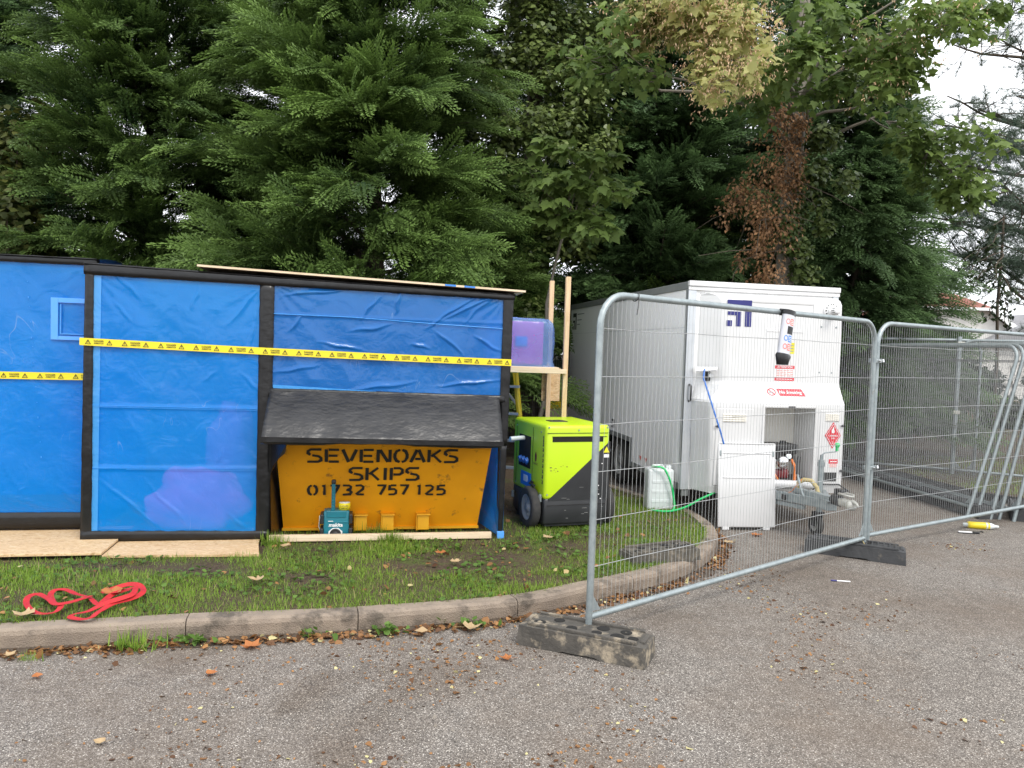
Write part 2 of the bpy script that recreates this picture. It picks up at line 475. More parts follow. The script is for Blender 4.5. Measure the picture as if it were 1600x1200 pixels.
_TXT = {}
def text_geo(s, align='CENTER', bold=0.0, shear=0.0):
    key = (s, align, bold, shear)
    if key not in _TXT:
        cu = bpy.data.curves.new('lettering', 'FONT')
        cu.body = s; cu.align_x = align; cu.align_y = 'CENTER'; cu.size = 1; cu.resolution_u = 2; cu.offset = bold; cu.shear = shear
        ob = bpy.data.objects.new('lettering', cu)
        COL.objects.link(ob)
        dg = bpy.context.evaluated_depsgraph_get()
        ev = ob.evaluated_get(dg)
        me = ev.to_mesh()
        _TXT[key] = ([(v.co.x, v.co.y) for v in me.vertices], [tuple(p.vertices) for p in me.polygons])
        ev.to_mesh_clear()
        bpy.data.objects.remove(ob); bpy.data.curves.remove(cu)
    return _TXT[key]

def face_y(x, y, z):           # text plane facing -y, reading along +x
    return Matrix(((1, 0, 0, x), (0, 0, -1, y), (0, 1, 0, z), (0, 0, 0, 1)))
def face_mx(x, y, z):          # text plane facing -x, reading along -y
    return Matrix(((0, 0, -1, x), (-1, 0, 0, y), (0, 1, 0, z), (0, 0, 0, 1)))

def empty(name, label, cat, loc=(0, 0, 0), rz=0, group=None):
    o = bpy.data.objects.new(name, None)
    o.empty_display_size = 0.2
    COL.objects.link(o)
    o.location = loc; o.rotation_euler = (0, 0, rz)
    tag(o, label, cat, group)
    return o
def tag(o, label=None, cat=None, group=None, kind=None):
    if label: o['label'] = label
    if cat: o['category'] = cat
    if group: o['group'] = group
    if kind: o['kind'] = kind
    return o
def place(o, loc, rz=0):
    o.location = loc; o.rotation_euler = (0, 0, rz)
    return o
def copy_tree(o, parent=None):
    c = o.copy(); COL.objects.link(c); c.parent = parent
    for ch in [x for x in bpy.data.objects if x.parent == o]:
        copy_tree(ch, c)
    return c

def leaf_mesh(name, tv, k, pos, R, scale, tone, mat, parent=None, tonevar=None):
    """many copies of one flat leaf template as ONE mesh. tv: (n,3) vertices, faces of k consecutive vertices each"""
    tv = np.asarray(tv, float)
    n, m = len(tv), len(pos)
    scale = np.asarray(scale, float)
    if scale.ndim == 1:
        scale = scale[:, None]
    V = np.einsum('mij,nj->mni', R, tv) * scale[:, None, :] + pos[:, None, :]
    T = np.repeat(tone[:, None], n, 1)
    if tonevar is not None:
        T = T + tonevar[None, :]
    me = bpy.data.meshes.new(name)
    nf = n // k * m
    me.vertices.add(n * m); me.loops.add(n * m); me.polygons.add(nf)
    me.vertices.foreach_set('co', V.reshape(-1))
    me.loops.foreach_set('vertex_index', np.arange(n * m, dtype=np.int32))
    me.polygons.foreach_set('loop_start', np.arange(0, n * m, k, dtype=np.int32))
    a = me.attributes.new('tone', 'FLOAT', 'POINT')
    a.data.foreach_set('value', np.clip(T, 0, 1).reshape(-1).astype(np.float32))
    me.materials.append(MATS[mat])
    me.update(calc_edges=True)
    o = bpy.data.objects.new(name, me)
    COL.objects.link(o)
    if parent: o.parent = parent
    return o

def frames(y, z):
    """rotation matrices whose local Y is y and local Z is near z"""
    y = y / np.linalg.norm(y, axis=1, keepdims=True)
    x = np.cross(y, z); x /= np.maximum(np.linalg.norm(x, axis=1, keepdims=True), 1e-6)
    z2 = np.cross(x, y)
    return np.stack([x, y, z2], axis=2)

# ================================================================ THE SETTING
kerb_px = [(-2.702, 4.017), (-1.804, 4.245), (-0.868, 4.46), (0.087, 4.787), (0.571, 5.12), (0.965, 5.404), (1.302, 5.70), (1.62, 6.12), (1.85, 6.60), (1.96, 7.14), (1.935, 7.70), (1.78, 8.2), (1.50, 8.7)]
kerb_ctrl = [Vector((-14, 1.15, 0)), Vector((-8, 2.68, 0)), Vector((-5, 3.44, 0))] + [Vector((x, y, 0)) for x, y in kerb_px] + [Vector((1.2, 9.4, 0)), Vector((0.95, 10.4, 0)), Vector((0.9, 11.4, 0))]
def catmull(P, step=0.06):
    out = []
    for i in range(len(P) - 1):
        p0, p1, p2, p3 = P[max(i - 1, 0)], P[i], P[i + 1], P[min(i + 2, len(P) - 1)]
        n = max(2, int((p2 - p1).length / step))
        for j in range(n):
            t = j / n
            out.append(0.5 * ((2 * p1) + (p2 - p0) * t + (2 * p0 - 5 * p1 + 4 * p2 - p3) * t * t + (3 * p1 - p0 - 3 * p2 + p3) * t ** 3))
    out.append(P[-1].copy())
    return out
KERB = catmull(kerb_ctrl)
LAWN_Z = 0.105
def offset_line(line, d):
    out = []
    for i, p in enumerate(line):
        t = (line[min(i + 1, len(line) - 1)] - line[max(i - 1, 0)]).normalized()
        out.append(p + Vector((-t.y, t.x, 0)) * d)
    return out
# road: one sheet to the horizon
b = MB(); b.add([(-120, -60, 0), (120, -60, 0), (120, 14, 0), (-120, 14, 0)], [(0, 1, 2, 3)])
tag(b.build('road', 'asphalt'), kind='structure')
b = MB(); b.add([(-200, -60, -0.03), (200, -60, -0.03), (200, 250, -0.03), (-200, 250, -0.03)], [(0, 1, 2, 3)])
tag(b.build('ground', 'lawn_soil'), kind='structure')

# kerb stones with dark joints, swept along the island edge
def kerb_sweep():
    b = MB()
    prof = [(0.012, -0.02), (0.004, 0.085), (0.012, 0.108), (0.032, 0.120), (0.125, 0.119), (0.125, -0.02)]   # inward distance, height
    arc, joints, L = [0.0], [], 0
    for i in range(1, len(KERB)):
        arc.append(arc[-1] + (KERB[i] - KERB[i - 1]).length)
    # joints seen in the photo are roughly every 0.92 m of kerb
    def near(x, y):
        return min(range(len(KERB)), key=lambda i: (KERB[i] - Vector((x, y, 0))).length)
    js = sorted([near(-1.80, 4.245), near(-0.868, 4.46), near(0.09, 4.79), near(0.93, 5.38), near(1.50, 5.95), near(1.88, 6.70), near(1.93, 7.60), near(1.55, 8.6)] + [near(x, 2.68 + (x + 8) * 0.253) for x in (-2.75, -3.7, -4.6, -5.5, -6.4, -7.3)])
    off = {d: offset_line(KERB, d) for d, _ in prof}
    seg = []
    st = 0
    for j in js + [len(KERB) - 1]:
        if j - st >= 2:
            seg.append((st, j))
        st = j
    n = len(prof)
    for s, e in seg:
        vs, fs = [], []
        for i in range(s, e + 1):
            sh = Vector((0, 0, 0))
            if i == s and i: sh = (KERB[i + 1] - KERB[i]).normalized() * 0.003
            if i == e: sh = (KERB[i - 1] - KERB[i]).normalized() * 0.003
            for d, z in prof:
                p = off[d][i] + sh
                vs.append((p.x, p.y, z + 0.003 * mnoise.noise(p * 3)))
        for i in range(e - s):
            for j in range(n):
                j2 = (j + 1) % n
                fs.append((i * n + j, i * n + j2, (i + 1) * n + j2, (i + 1) * n + j))
        fs += [tuple(range(n)), tuple(reversed(range((e - s) * n, (e - s + 1) * n)))]
        b.add(vs, fs, 0, False)
    return tag(b.build('kerb', 'kerb_concrete'), kind='structure')
kerb_sweep()

lawn_edge = offset_line(KERB, 0.10)
LAWN_POLY = [(p.x, p.y) for p in lawn_edge] + [(2.0, 12.3), (5.6, 12.4), (5.95, 9.6), (6.6, 8.9), (12, 7.6), (60, 2), (60, 60), (-60, 60), (-60, -12)]
b = MB(); b.add([(x, y, LAWN_Z) for x, y in LAWN_POLY], [tuple(range(len(LAWN_POLY)))])
tag(b.build('lawn', 'lawn_soil'), kind='structure')

def in_poly(X, Y, poly):
    P = np.asarray(poly); inside = np.zeros(len(X), bool)
    x1, y1 = P[:, 0], P[:, 1]; x2, y2 = np.roll(x1, -1), np.roll(y1, -1)
    for a, b_, c, d in zip(x1, y1, x2, y2):
        cond = ((b_ > Y) != (d > Y)) & (X < (c - a) * (Y - b_) / (d - b_ + 1e-12) + a)
        inside ^= cond
    return inside

# ================================================================ THE TWO POLYTHENE TENTS
TENT_LOC, TENT_RZ = (-3.248, 5.776, 0), rad(11.477)
TM = Matrix.Translation(TENT_LOC) @ Matrix.Rotation(TENT_RZ, 4, 'Z')
tent = empty('containment_tent', 'larger blue polythene tent with two bays framed in black tape, hooded over the yellow skip', 'tent', TENT_LOC, TENT_RZ)

def wrinkle(x, z, s=0.0):
    p = Vector((x * 2.2 + s, z * 1.1, s))
    h = 0.009 * mnoise.noise(p) + 0.004 * mnoise.noise(p * 3.1)
    q = Vector(((x + z) * 3.0 + s, (x - z) * 0.8, s * 2))
    h += 0.004 * (1 - abs(mnoise.noise(q)) * 2.2)
    return h
def sheet_mb(x0, x1, zb, zt, y, s, nx=44, nz=60, folds=(), corner=True, creases=()):
    """wrinkled sheet between x0..x1; zb, zt give bottom and top height at both ends"""
    b = MB()
    vs, fs = [], []
    for j in range(nz + 1):
        for i in range(nx + 1):
            u, w = i / nx, j / nz
            x = x0 + (x1 - x0) * u
            z0 = zb[0] + (zb[1] - zb[0]) * u; z1 = zt[0] + (zt[1] - zt[0]) * u
            z = z0 + (z1 - z0) * w
            e = min(u, 1 - u, w, 1 - w)
            k = min(1, e * 9)
            h = wrinkle(x, z, s) * k
            if corner:      # pulled creases running into the top corners
                for cx, cz in ((x0, z1), (x1, z1)):
                    dx, dz = x - cx, z - cz
                    d = math.hypot(dx, dz)
                    if 0.03 < d < 0.5:
                        an = math.atan2(dz, dx)
                        h += 0.006 * math.sin(an * 17 + s) * math.exp(-d * 5) * k
            for (ax, az, bx, bz, am, wd) in creases:
                L2 = (bx - ax) ** 2 + (bz - az) ** 2
                t = ((x - ax) * (bx - ax) + (z - az) * (bz - az)) / L2
                if -0.15 < t < 1.15:
                    tc = min(1, max(0, t))
                    ex, ez = x - ax - (bx - ax) * tc, z - az - (bz - az) * tc
                    sd_ = ((bx - ax) * ez - (bz - az) * ex) / math.sqrt(L2) + 0.022 * mnoise.noise(Vector((t * 2.2, ax * 9, az * 9)))
                    env = math.sin(math.pi * min(1, max(0, (t + 0.15) / 1.3)))
                    w_ = wd * (0.35 + 0.9 * env) * (1.0 if sd_ > 0 else 0.55)
                    if abs(sd_) < w_: h += am * env * (1 - abs(sd_) / w_) ** 1.4
            for zf in folds:
                h += 0.004 * math.exp(-((z - zf) / 0.012) ** 2)
            vs.append((x, y - h, z))
    for j in range(nz):
        for i in range(nx):
            a = j * (nx + 1) + i
            fs.append((a, a + 1, a + nx + 2, a + nx + 1))
    b.add(vs, fs, 0, True)
    return b
TOPH = lambda u: 2.264 - (u / 3.3) * 0.087           # top edge of the front wall
def poly_bar(mb, pts, y0, d, n=10, amp=0.003):
    """quad bar with a slightly rumpled front: pts = 4 corners (x,z) counter-clockwise from bottom left"""
    (ax, az), (bx, bz), (cx, cz), (dx, dz) = pts
    L = max(math.hypot(bx - ax, bz - az), math.hypot(dx - ax, dz - az))
    n = max(2, int(L / 0.05)); m = 3
    long_x = math.hypot(bx - ax, bz - az) > math.hypot(dx - ax, dz - az)
    nu, nw = (n, m) if long_x else (m, n)
    vs, fs = [], []
    for j in range(nw + 1):
        for i in range(nu + 1):
            u, w = i / nu, j / nw
            x = (ax * (1 - u) + bx * u) * (1 - w) + (dx * (1 - u) + cx * u) * w
            z = (az * (1 - u) + bz * u) * (1 - w) + (dz * (1 - u) + cz * u) * w
            nn = mnoise.noise(Vector((x * 9, z * 9, y0 * 7)))
            edge = (j in (0, nw)) if long_x else (i in (0, nu))
            if edge:
                e = 0.0035 * mnoise.noise(Vector((x * 14, z * 14, 3.3)))
                if long_x: z += e
                else: x += e
            vs.append((x, y0 - (0 if edge else 0.004) - amp * (1 + nn), z))
    k = len(vs)
    for j in range(nw):
        for i in range(nu):
            a = j * (nu + 1) + i
            fs.append((a, a + 1, a + nu + 2, a + nu + 1))
    ring = [i for i in range(nu + 1)] + [(j + 1) * (nu + 1) - 1 for j in range(1, nw + 1)] + [nw * (nu + 1) + i for i in range(nu - 1, -1, -1)] + [j * (nu + 1) for j in range(nw - 1, 0, -1)]
    back = [(vs[i][0], y0 + d, vs[i][2]) for i in ring]
    r = len(ring)
    allv = vs + back
    for i in range(r):
        i2 = (i + 1) % r
        fs.append((ring[i2], ring[i], k + i, k + i2))
    fs.append(tuple(k + i for i in range(r)))
    mb.add(allv, fs, 0, True)

# frame of lapped black tape and film over timber
b = MB(); poly_bar(b, [(-0.022, 0.14), (0.056, 0.14), (0.060, 2.19), (0.000, 2.25)], 0, 0.07); b.build('frame_post', 'black_film', tent)
b = MB(); poly_bar(b, [(1.262, 0.13), (1.370, 0.13), (1.372, 2.17), (1.262, 2.17)], 0.002, 0.07); b.build('frame_post', 'black_film', tent)
b = MB(); poly_bar(b, [(3.215, 0.90), (3.290, 0.90), (3.305, 2.19), (3.222, 2.17)], 0, 0.07); b.build('frame_post', 'black_film', tent)
b = MB(); poly_bar(b, [(3.235, 0.13), (3.275, 0.13), (3.288, 0.91), (3.225, 0.91)], 0.01, 0.06); b.build('frame_post', 'black_film', tent)
b = MB(); poly_bar(b, [(-0.008, 2.175), (3.312, 2.128), (3.318, 2.178), (-0.008, 2.264)], -0.004, 0.08); b.build('top_rail', 'black_film', tent)
b = MB(); poly_bar(b, [(-0.022, 0.135), (1.37, 0.13), (1.37, 0.196), (-0.015, 0.214)], -0.004, 0.08); b.build('bottom_rail', 'black_film', tent)
b = MB(); poly_bar(b, [(1.34, 1.285), (3.26, 1.262), (3.25, 1.322), (1.35, 1.343)], -0.003, 0.07); b.build('middle_rail', 'black_film', tent)
# blue sheets
def cr_l(a, b_, c, d, am=0.009, w=0.015): return ((a - 142) * 0.0047 + 0.054, 2.18 - (b_ - 428) * 0.0049, (c - 142) * 0.0047 + 0.054, 2.18 - (d - 428) * 0.0049, am, w)
def cr_r(a, b_, c, d, am=0.017, w=0.020): return ((a - 428) * 0.00515 + 1.37, 2.15 - (b_ - 455 - (a - 428) * 0.03) * 0.00526, (c - 428) * 0.00515 + 1.37, 2.15 - (d - 455 - (c - 428) * 0.03) * 0.00526, am, w)
sh = sheet_mb(0.045, 1.275, (0.205, 0.188), (2.19, 2.155), 0.012, 1.7, 110, 150, folds=(1.178, 1.172, 0.695, 0.70), creases=[cr_l(*c) for c in ((172, 425, 212, 462), (300, 440, 292, 480), (392, 446, 345, 500), (398, 452, 378, 548), (160, 752, 248, 830), (228, 756, 292, 828), (352, 806, 388, 832), (372, 575, 402, 606), (172, 470, 200, 500), (330, 575, 312, 590), (345, 700, 335, 720))]).build('blue_sheet', 'blue_film', tent)
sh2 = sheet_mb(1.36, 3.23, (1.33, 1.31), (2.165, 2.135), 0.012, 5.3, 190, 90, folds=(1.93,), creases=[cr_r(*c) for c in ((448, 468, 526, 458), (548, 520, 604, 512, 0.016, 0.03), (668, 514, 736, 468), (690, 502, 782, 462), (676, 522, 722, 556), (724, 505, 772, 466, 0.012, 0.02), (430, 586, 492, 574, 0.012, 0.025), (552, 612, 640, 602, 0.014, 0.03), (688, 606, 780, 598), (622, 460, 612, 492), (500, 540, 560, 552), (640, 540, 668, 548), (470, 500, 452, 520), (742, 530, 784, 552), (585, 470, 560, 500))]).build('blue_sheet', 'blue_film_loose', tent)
b = MB()
b.add([(0.055, 0.006, 0.21), (0.098, 0.006, 0.21), (0.112, 0.006, 2.17), (0.058, 0.006, 2.17)], [(0, 1, 2, 3)])
b.add([(0.10, 0.0055, 0.193), (1.27, 0.0055, 0.185), (1.27, 0.0055, 0.199), (0.10, 0.0055, 0.213)], [(0, 1, 2, 3)])
b.build('sheet_hem', 'blue_hem', tent)
b = MB()
for z, x0, x1 in ((1.184, 0.06, 1.262), (1.172, 0.07, 1.262), (0.702, 0.06, 1.262), (0.690, 0.3, 1.262)):
    b.add([(x0, -0.001, z), (x1, -0.001, z - 0.010), (x1, -0.001, z - 0.0072), (x0, -0.001, z + 0.0028)], [(0, 1, 2, 3)])
b.build('fold_line', 'blue_hem', sh)
b = MB()
b.tube([(1.37, 0.002, 1.935), (2.0, -0.006, 1.930), (2.6, -0.004, 1.905), (3.22, 0.002, 1.885)], 0.0035, 5)
b.add([(1.375, 0.004, 1.338), (2.25, 0.004, 1.325), (2.25, 0.004, 1.333), (1.375, 0.004, 1.372)], [(0, 1, 2, 3)])
b.build('fold_line', 'blue_hem', sh2)
# sides, back, roof
b = MB()
b.add([(3.29, 0.06, 0.13), (3.29, 1.6, 0.13), (3.30, 1.6, 2.14), (3.30, 0.06, 2.16)], [(0, 1, 2, 3)]); b.build('side_sheet', 'blue_film', tent)
b = MB()
b.add([(-0.01, 0.06, 0.13), (-0.01, 1.6, 0.13), (-0.01, 1.6, 2.23), (-0.01, 0.06, 2.24)], [(0, 1, 2, 3)])
b.build('side_sheet', 'blue_film', tent)
b = MB(); b.add([(-0.01, 1.6, 0.13), (3.29, 1.6, 0.13), (3.30, 1.6, 2.15), (-0.01, 1.6, 2.24)], [(0, 1, 2, 3)]); b.build('back_sheet', 'blue_film', tent)
b = MB()
vs, fs = [], []
for j in range(13):
    for i in range(45):
        u, v = -0.04 + 3.38 * i / 44, -0.015 + 1.66 * j / 12
        z = TOPH(u) + 0.004 + (0.010 * mnoise.noise(Vector((u * 5, v * 5, 2))) if 0 < j else -0.012) + 0.012 * min(1, v * 2)
        vs.append((u, v, z))
fs = [(j * 45 + i, j * 45 + i + 1, (j + 1) * 45 + i + 1, (j + 1) * 45 + i) for j in range(12) for i in range(44)]
b.add(vs, fs, 0, True)
b.build('roof_sheet', 'black_film', tent)
for u in (1.32, 3.25):
    b = MB(); b.tube([(u, 0.06, 0.14), (u, 0.06, 2.12)], 0.02, 4); b.build('timber_stud', 'timber', tent)

# hood over the skip: rumpled black film, sloping out from the middle rail
def hood():
    b = MB(); vs, fs = [], []
    prof = [(0.0, 1.335), (-0.02, 1.312), (-0.12, 1.235), (-0.22, 1.145), (-0.30, 1.065), (-0.345, 1.005), (-0.365, 0.985), (-0.36, 0.958), (-0.335, 0.945), (-0.20, 0.935), (0.02, 0.93)]
    n = 60
    for k, (y, z) in enumerate(prof):
        for i in range(n + 1):
            u = i / n
            x = 1.355 + u * 1.85 + (0.0 if k < 2 else (-0.025 + 0.0 * u) * min(1, k / 6))
            dz = -0.012 * u if k < 3 else (-0.022 * u)
            nn = mnoise.noise(Vector((x * 7, y * 9, z * 9))) * 0.008 + mnoise.noise(Vector((x * 22, y * 22, z * 22))) * 0.0035
            if k in (0, len(prof) - 1): nn = 0
            sag = -0.01 * math.sin(u * math.pi * 3 + 0.5) if k in (5, 6, 7, 8) else 0
            vs.append((x, y - nn, z + dz + nn + sag))
    m = n + 1
    fs = [(k * m + i, k * m + i + 1, (k + 1) * m + i + 1, (k + 1) * m + i) for k in range(len(prof) - 1) for i in range(n)]
    fs += [tuple(k * m for k in range(len(prof))), tuple(k * m + n for k in reversed(range(len(prof))))]
    b.add(vs, fs, 0, True)
    return b.build('hood', 'hood_film', tent)
hd = hood()
b = MB()
vs, fs = [], []
for i in range(40):
    u = i / 39
    x = 1.33 + 1.86 * u
    for z in (1.0 - 0.022 * u, 0.962 - 0.022 * u - 0.006 * mnoise.noise(Vector((x * 6, 1, 1)))):
        vs.append((x, -0.376 - 0.004 * mnoise.noise(Vector((x * 9, z * 9, 0))), z))
fs = [(2 * i, 2 * i + 2, 2 * i + 3, 2 * i + 1) for i in range(39)]
b.add(vs, fs, 0, True); b.build('hood_lip', 'black_film', hd)
# torn black flaps at the left and right of the skip opening, blue return sheet at the right
b = MB()
b.add([(1.37, -0.01, 0.95), (1.52, -0.30, 0.95), (1.50, -0.26, 0.86), (1.44, -0.2, 0.80), (1.40, -0.10, 0.74), (1.372, -0.01, 0.66)], [(0, 1, 2, 3, 4, 5)]); b.build('black_flap', 'black_film', tent)
b = MB()
b.add([(1.368, 0.0, 0.66), (1.372, 0.5, 0.7), (1.46, 0.55, 0.13), (1.385, -0.02, 0.13)], [(0, 1, 2, 3)]); b.build('black_flap', 'black_film', tent)
b = MB()
b.add([(3.12, -0.30, 0.945), (3.235, -0.02, 0.945), (3.235, -0.02, 0.86), (3.19, -0.12, 0.90)], [(0, 1, 2, 3)])
b.build('black_flap', 'black_film', tent)
b = MB()
b.add([(3.232, 0.0, 0.13), (3.232, 0.0, 0.92), (3.20, 0.95, 0.92), (3.06, 0.95, 0.13)], [(0, 1, 2, 3)])
b.build('return_sheet', 'blue_film', tent)
b = MB(); b.box((3.255, 0.0, 0.135), (0.06, 0.04, 0.06), 0.004); b.build('foot_wrap', 'vision_white', tent)

# printed barrier tape
def hazard_tape(pts, parent, first=0.0):
    """pts: (x, y, z) along the tape in the parent's frame; 55 mm wide"""
    P = [Vector(p) for p in pts]
    b = MB()
    vs = []
    for p in P:
        vs += [p + Vector((0, 0, -0.028)), p + Vector((0, 0, 0.028))]
    b.add(vs, [(2 * i, 2 * i + 2, 2 * i + 3, 2 * i + 1) for i in range(len(P) - 1)], 0, True)
    L = [0]
    for i in range(1, len(P)): L.append(L[-1] + (P[i] - P[i - 1]).length)
    def pos(s):
        for i in range(1, len(P)):
            if s <= L[i]:
                d = (P[i] - P[i - 1]).normalized()
                return P[i - 1] + d * (s - L[i - 1]), d
        return None
    s = first
    while s < L[-1] - 0.02:
        for kind, ds in (('t', 0.0), ('w', 0.075), ('t', 0.150)):
            r = pos(s + ds)
            if r is None or s + ds < 0.02 or s + ds > L[-1] - 0.03: continue
            p, d = r
            M = Matrix(((d.x, 0, 0, p.x), (d.y, 0, -1, p.y - 0.0025), (d.z, 1, 0, p.z), (0, 0, 0, 1)))
            if kind == 'w':
                if s + ds < 0.05 or s + ds > L[-1] - 0.05: continue
                b.text('DANGER', 0.0185, M @ Matrix.Translation((0, 0.0085, 0)), 1, 0.95, bold=0.02)
                b.text('ASBESTOS', 0.0165, M @ Matrix.Translation((0, -0.0085, 0)), 1, 0.92, bold=0.02)
            else:
                a, w = 0.021, 0.0036
                o = [(-a, -0.017), (a, -0.017), (0, 0.020)]
                i_ = [(-a + 2.0 * w, -0.017 + w), (a - 2.0 * w, -0.017 + w), (0, 0.020 - 2.2 * w)]
                b.add([(x, y, 0) for x, y in o + i_], [(0, 1, 4, 3), (1, 2, 5, 4), (2, 0, 3, 5)], 1, False, M)
                b.add([(-0.0018, -0.004, 0), (0.0018, -0.004, 0), (0.0024, 0.008, 0), (-0.0024, 0.008, 0), (-0.0018, -0.010, 0), (0.0018, -0.010, 0), (0.0018, -0.0065, 0), (-0.0018, -0.0065, 0)], [(0, 1, 2, 3), (4, 5, 6, 7)], 1, False, M)
        s += 0.257
    return b.build('hazard_tape', ['tape_yellow', 'ink_black'], parent, recalc=False)
hazard_tape([(-0.03 + 3.33 * i / 24, -0.018 - 0.003 * math.sin(i * 1.3), 1.668 - 0.066 * i / 24 - 0.006 * math.sin(math.pi * i / 24)) for i in range(25)], tent, 0.06)

# the recessed tent at the left
L_LOC = TM @ Vector((0, 0.31, 0))
ltent = empty('containment_tent', 'blue polythene tent set back at the left edge, with a small vision panel', 'tent', L_LOC, TENT_RZ)
b = MB(); poly_bar(b, [(-2.2, 2.268), (-0.02, 2.268), (-0.02, 2.325), (-2.2, 2.318)], 0, 0.08); b.build('top_rail', 'black_film', ltent)
b = MB(); poly_bar(b, [(-2.2, 0.165), (-0.02, 0.165), (-0.02, 0.292), (-2.2, 0.305)], 0, 0.08); b.build('bottom_rail', 'black_film', ltent)
b = MB(); poly_bar(b, [(-0.075, 0.165), (-0.02, 0.165), (-0.02, 2.30), (-0.075, 2.30)], 0.012, 0.07); b.build('frame_post', 'black_film', ltent)
lsh = sheet_mb(-2.2, -0.04, (0.30, 0.285), (2.285, 2.285), 0.014, 9.1, 120, 120, creases=((-0.30, 0.52, -0.10, 0.33, 0.006, 0.014), (-0.70, 0.45, -0.35, 0.32, 0.006, 0.014), (-0.70, 0.70, -0.52, 0.40, 0.006, 0.014), (-0.66, 2.24, -0.55, 1.9, 0.004, 0.012), (-0.16, 2.26, -0.35, 2.0, 0.005, 0.014))).build('blue_sheet', 'blue_film', ltent)
b = MB()
for k in range(14):
    z = 2.12 - k * 0.105 - 0.02 * math.sin(k * 2.1)
    b.box((-0.515 + 0.008 * k, 0.002, z), (0.007, 0.003, 0.005 + 0.010 * (k % 3 == 1)), 0)
b.build('staple_row', 'blue_hem', lsh)
b = MB()
b.span((-0.345, -0.005, 1.672), (-0.292, 0.010, 2.003), 0.002); b.span((-0.2915, -0.005, 1.965), (-0.074, 0.010, 2.003), 0.002); b.span((-0.2915, -0.005, 1.672), (-0.074, 0.010, 1.702), 0.002)
b.span((-0.278, -0.0065, 1.715), (-0.268, 0.009, 1.952), 0.001, 2); b.span((-0.267, -0.0065, 1.715), (-0.074, 0.009, 1.724), 0.001, 2)
b.build('vision_panel', ['vision_white', 'vision_dark', 'blue_hem'], ltent)
b = MB()
b.add([(-0.02, 0.06, 0.15), (-0.02, 1.5, 0.15), (-0.02, 1.5, 2.3), (-0.02, 0.06, 2.3)], [(0, 1, 2, 3)])
b.add([(-2.2, 0.06, 0.15), (-2.2, 1.5, 0.15), (-2.2, 1.5, 2.3), (-2.2, 0.06, 2.3)], [(0, 1, 2, 3)])
b.add([(-2.2, 1.5, 0.15), (-0.02, 1.5, 0.15), (-0.02, 1.5, 2.3), (-2.2, 1.5, 2.3)], [(0, 1, 2, 3)])
b.build('wall_sheet', 'blue_film', ltent)
b = MB()
vs = []
for j in range(8):
    for i in range(30):
        u, v = -2.22 + 2.28 * i / 29, -0.02 + 1.54 * j / 7
        vs.append((u, v, 2.328 + (0.012 * mnoise.noise(Vector((u * 5, v * 5, 4))) if j else -0.01)))
b.add(vs, [(j * 30 + i, j * 30 + i + 1, (j + 1) * 30 + i + 1, (j + 1) * 30 + i) for j in range(7) for i in range(29)], 0, True)
b.build('roof_sheet', 'black_film', ltent)
hazard_tape([(-1.6 + 1.57 * i / 12, -0.014, 1.389 - 0.003 * i / 12 - 0.004 * math.sin(math.pi * i / 12)) for i in range(13)], ltent, -0.10)

# pinkish waste bags seen dimly through the middle sheet
def bag(c, s, seed, label, mat='pink_bag'):
    bm = bmesh.new(); bmesh.ops.create_icosphere(bm, subdivisions=4, radius=1)
    for v in bm.verts:
        n = mnoise.noise(v.co * 1.6 + Vector((seed, 0, 0))) * 0.28 + mnoise.noise(v.co * 4 + Vector((seed, 5, 0))) * 0.09
        v.co = v.co * (1 + n)
        v.co = Vector((v.co.x * s[0], v.co.y * s[1], v.co.z * s[2]))
        if v.co.z < -s[2] * 0.75: v.co.z = -s[2] * 0.75
    b = MB(); b.bm(bm, 0, Matrix.Identity(4), True)
    o = b.build('waste_bag', mat)
    p = TM @ Vector(c)
    place(o, p, TENT_RZ); tag(o, label, 'bag', 'bags behind the blue sheet')
    return o
bag((0.80, 0.145, 0.18 + 0.75 * 0.30), (0.36, 0.12, 0.30), 2.0, 'low pinkish bundle showing through the foot of the middle blue sheet')
bag((1.02, 0.30, 0.18 + 0.75 * 0.58), (0.22, 0.10, 0.58), 6.0, 'tall faint pinkish shape standing behind the low bundle in the tent', 'violet_bag')

# ================================================================ BOARDS AND BATTEN
b = MB(); b.span((-2.6, -0.405, 0.134), (0.25, 0.42, 0.152), 0.002)
o = b.build('osb_board', 'osb'); place(o, TENT_LOC, TENT_RZ)
tag(o, 'wide pale chipboard floor sheet on the grass under the set-back left tent', 'board')
b = MB(); b.prism([(0.252, -0.40), (1.345, -0.445), (1.30, -0.12), (1.285, 0.35), (0.252, 0.35)], 0.018, 0, Matrix(((1, 0, 0, 0), (0, 0, 1, 0), (0, 1, 0, 0.112), (0, 0, 0, 1))))
o = b.build('osb_board', 'osb'); place(o, TENT_LOC, TENT_RZ)
tag(o, 'narrow pale chipboard strip on the grass under the middle blue bay', 'board')
b = MB()
b.prism([(0.80, 2.274), (3.40, 2.196), (3.40, 2.212), (0.80, 2.290)], 1.25, 0, Matrix.Translation((0, -0.03, 0.0)))
o = b.build('osb_sheet', 'timber_long'); place(o, TENT_LOC, TENT_RZ)
b = MB()
for u in (2.72, 2.93): b.span((u, -0.0325, 2.285 - 0.03 * u), (u + 0.10, -0.0312, 2.297 - 0.03 * u))
for u in (2.72, 2.88):
    b2 = MB(); b2.prism([(u, 2.2755 - 0.03 * (u - 0.8)), (u + 0.09, 2.2755 - 0.03 * (u + 0.09 - 0.8)), (u + 0.09, 2.2895 - 0.03 * (u + 0.09 - 0.8)), (u, 2.2895 - 0.03 * (u - 0.8))], 0.002, 0, Matrix.Translation((0, -0.0325, 0)))
    b2.build('printed_stamp', 'blue_label', o)
tag(o, 'thin pale board lying along the roof of the larger blue tent', 'board')
b = MB(); b.span((1.372, -0.055, 0.118), (3.17, -0.012, 0.168), 0.003)
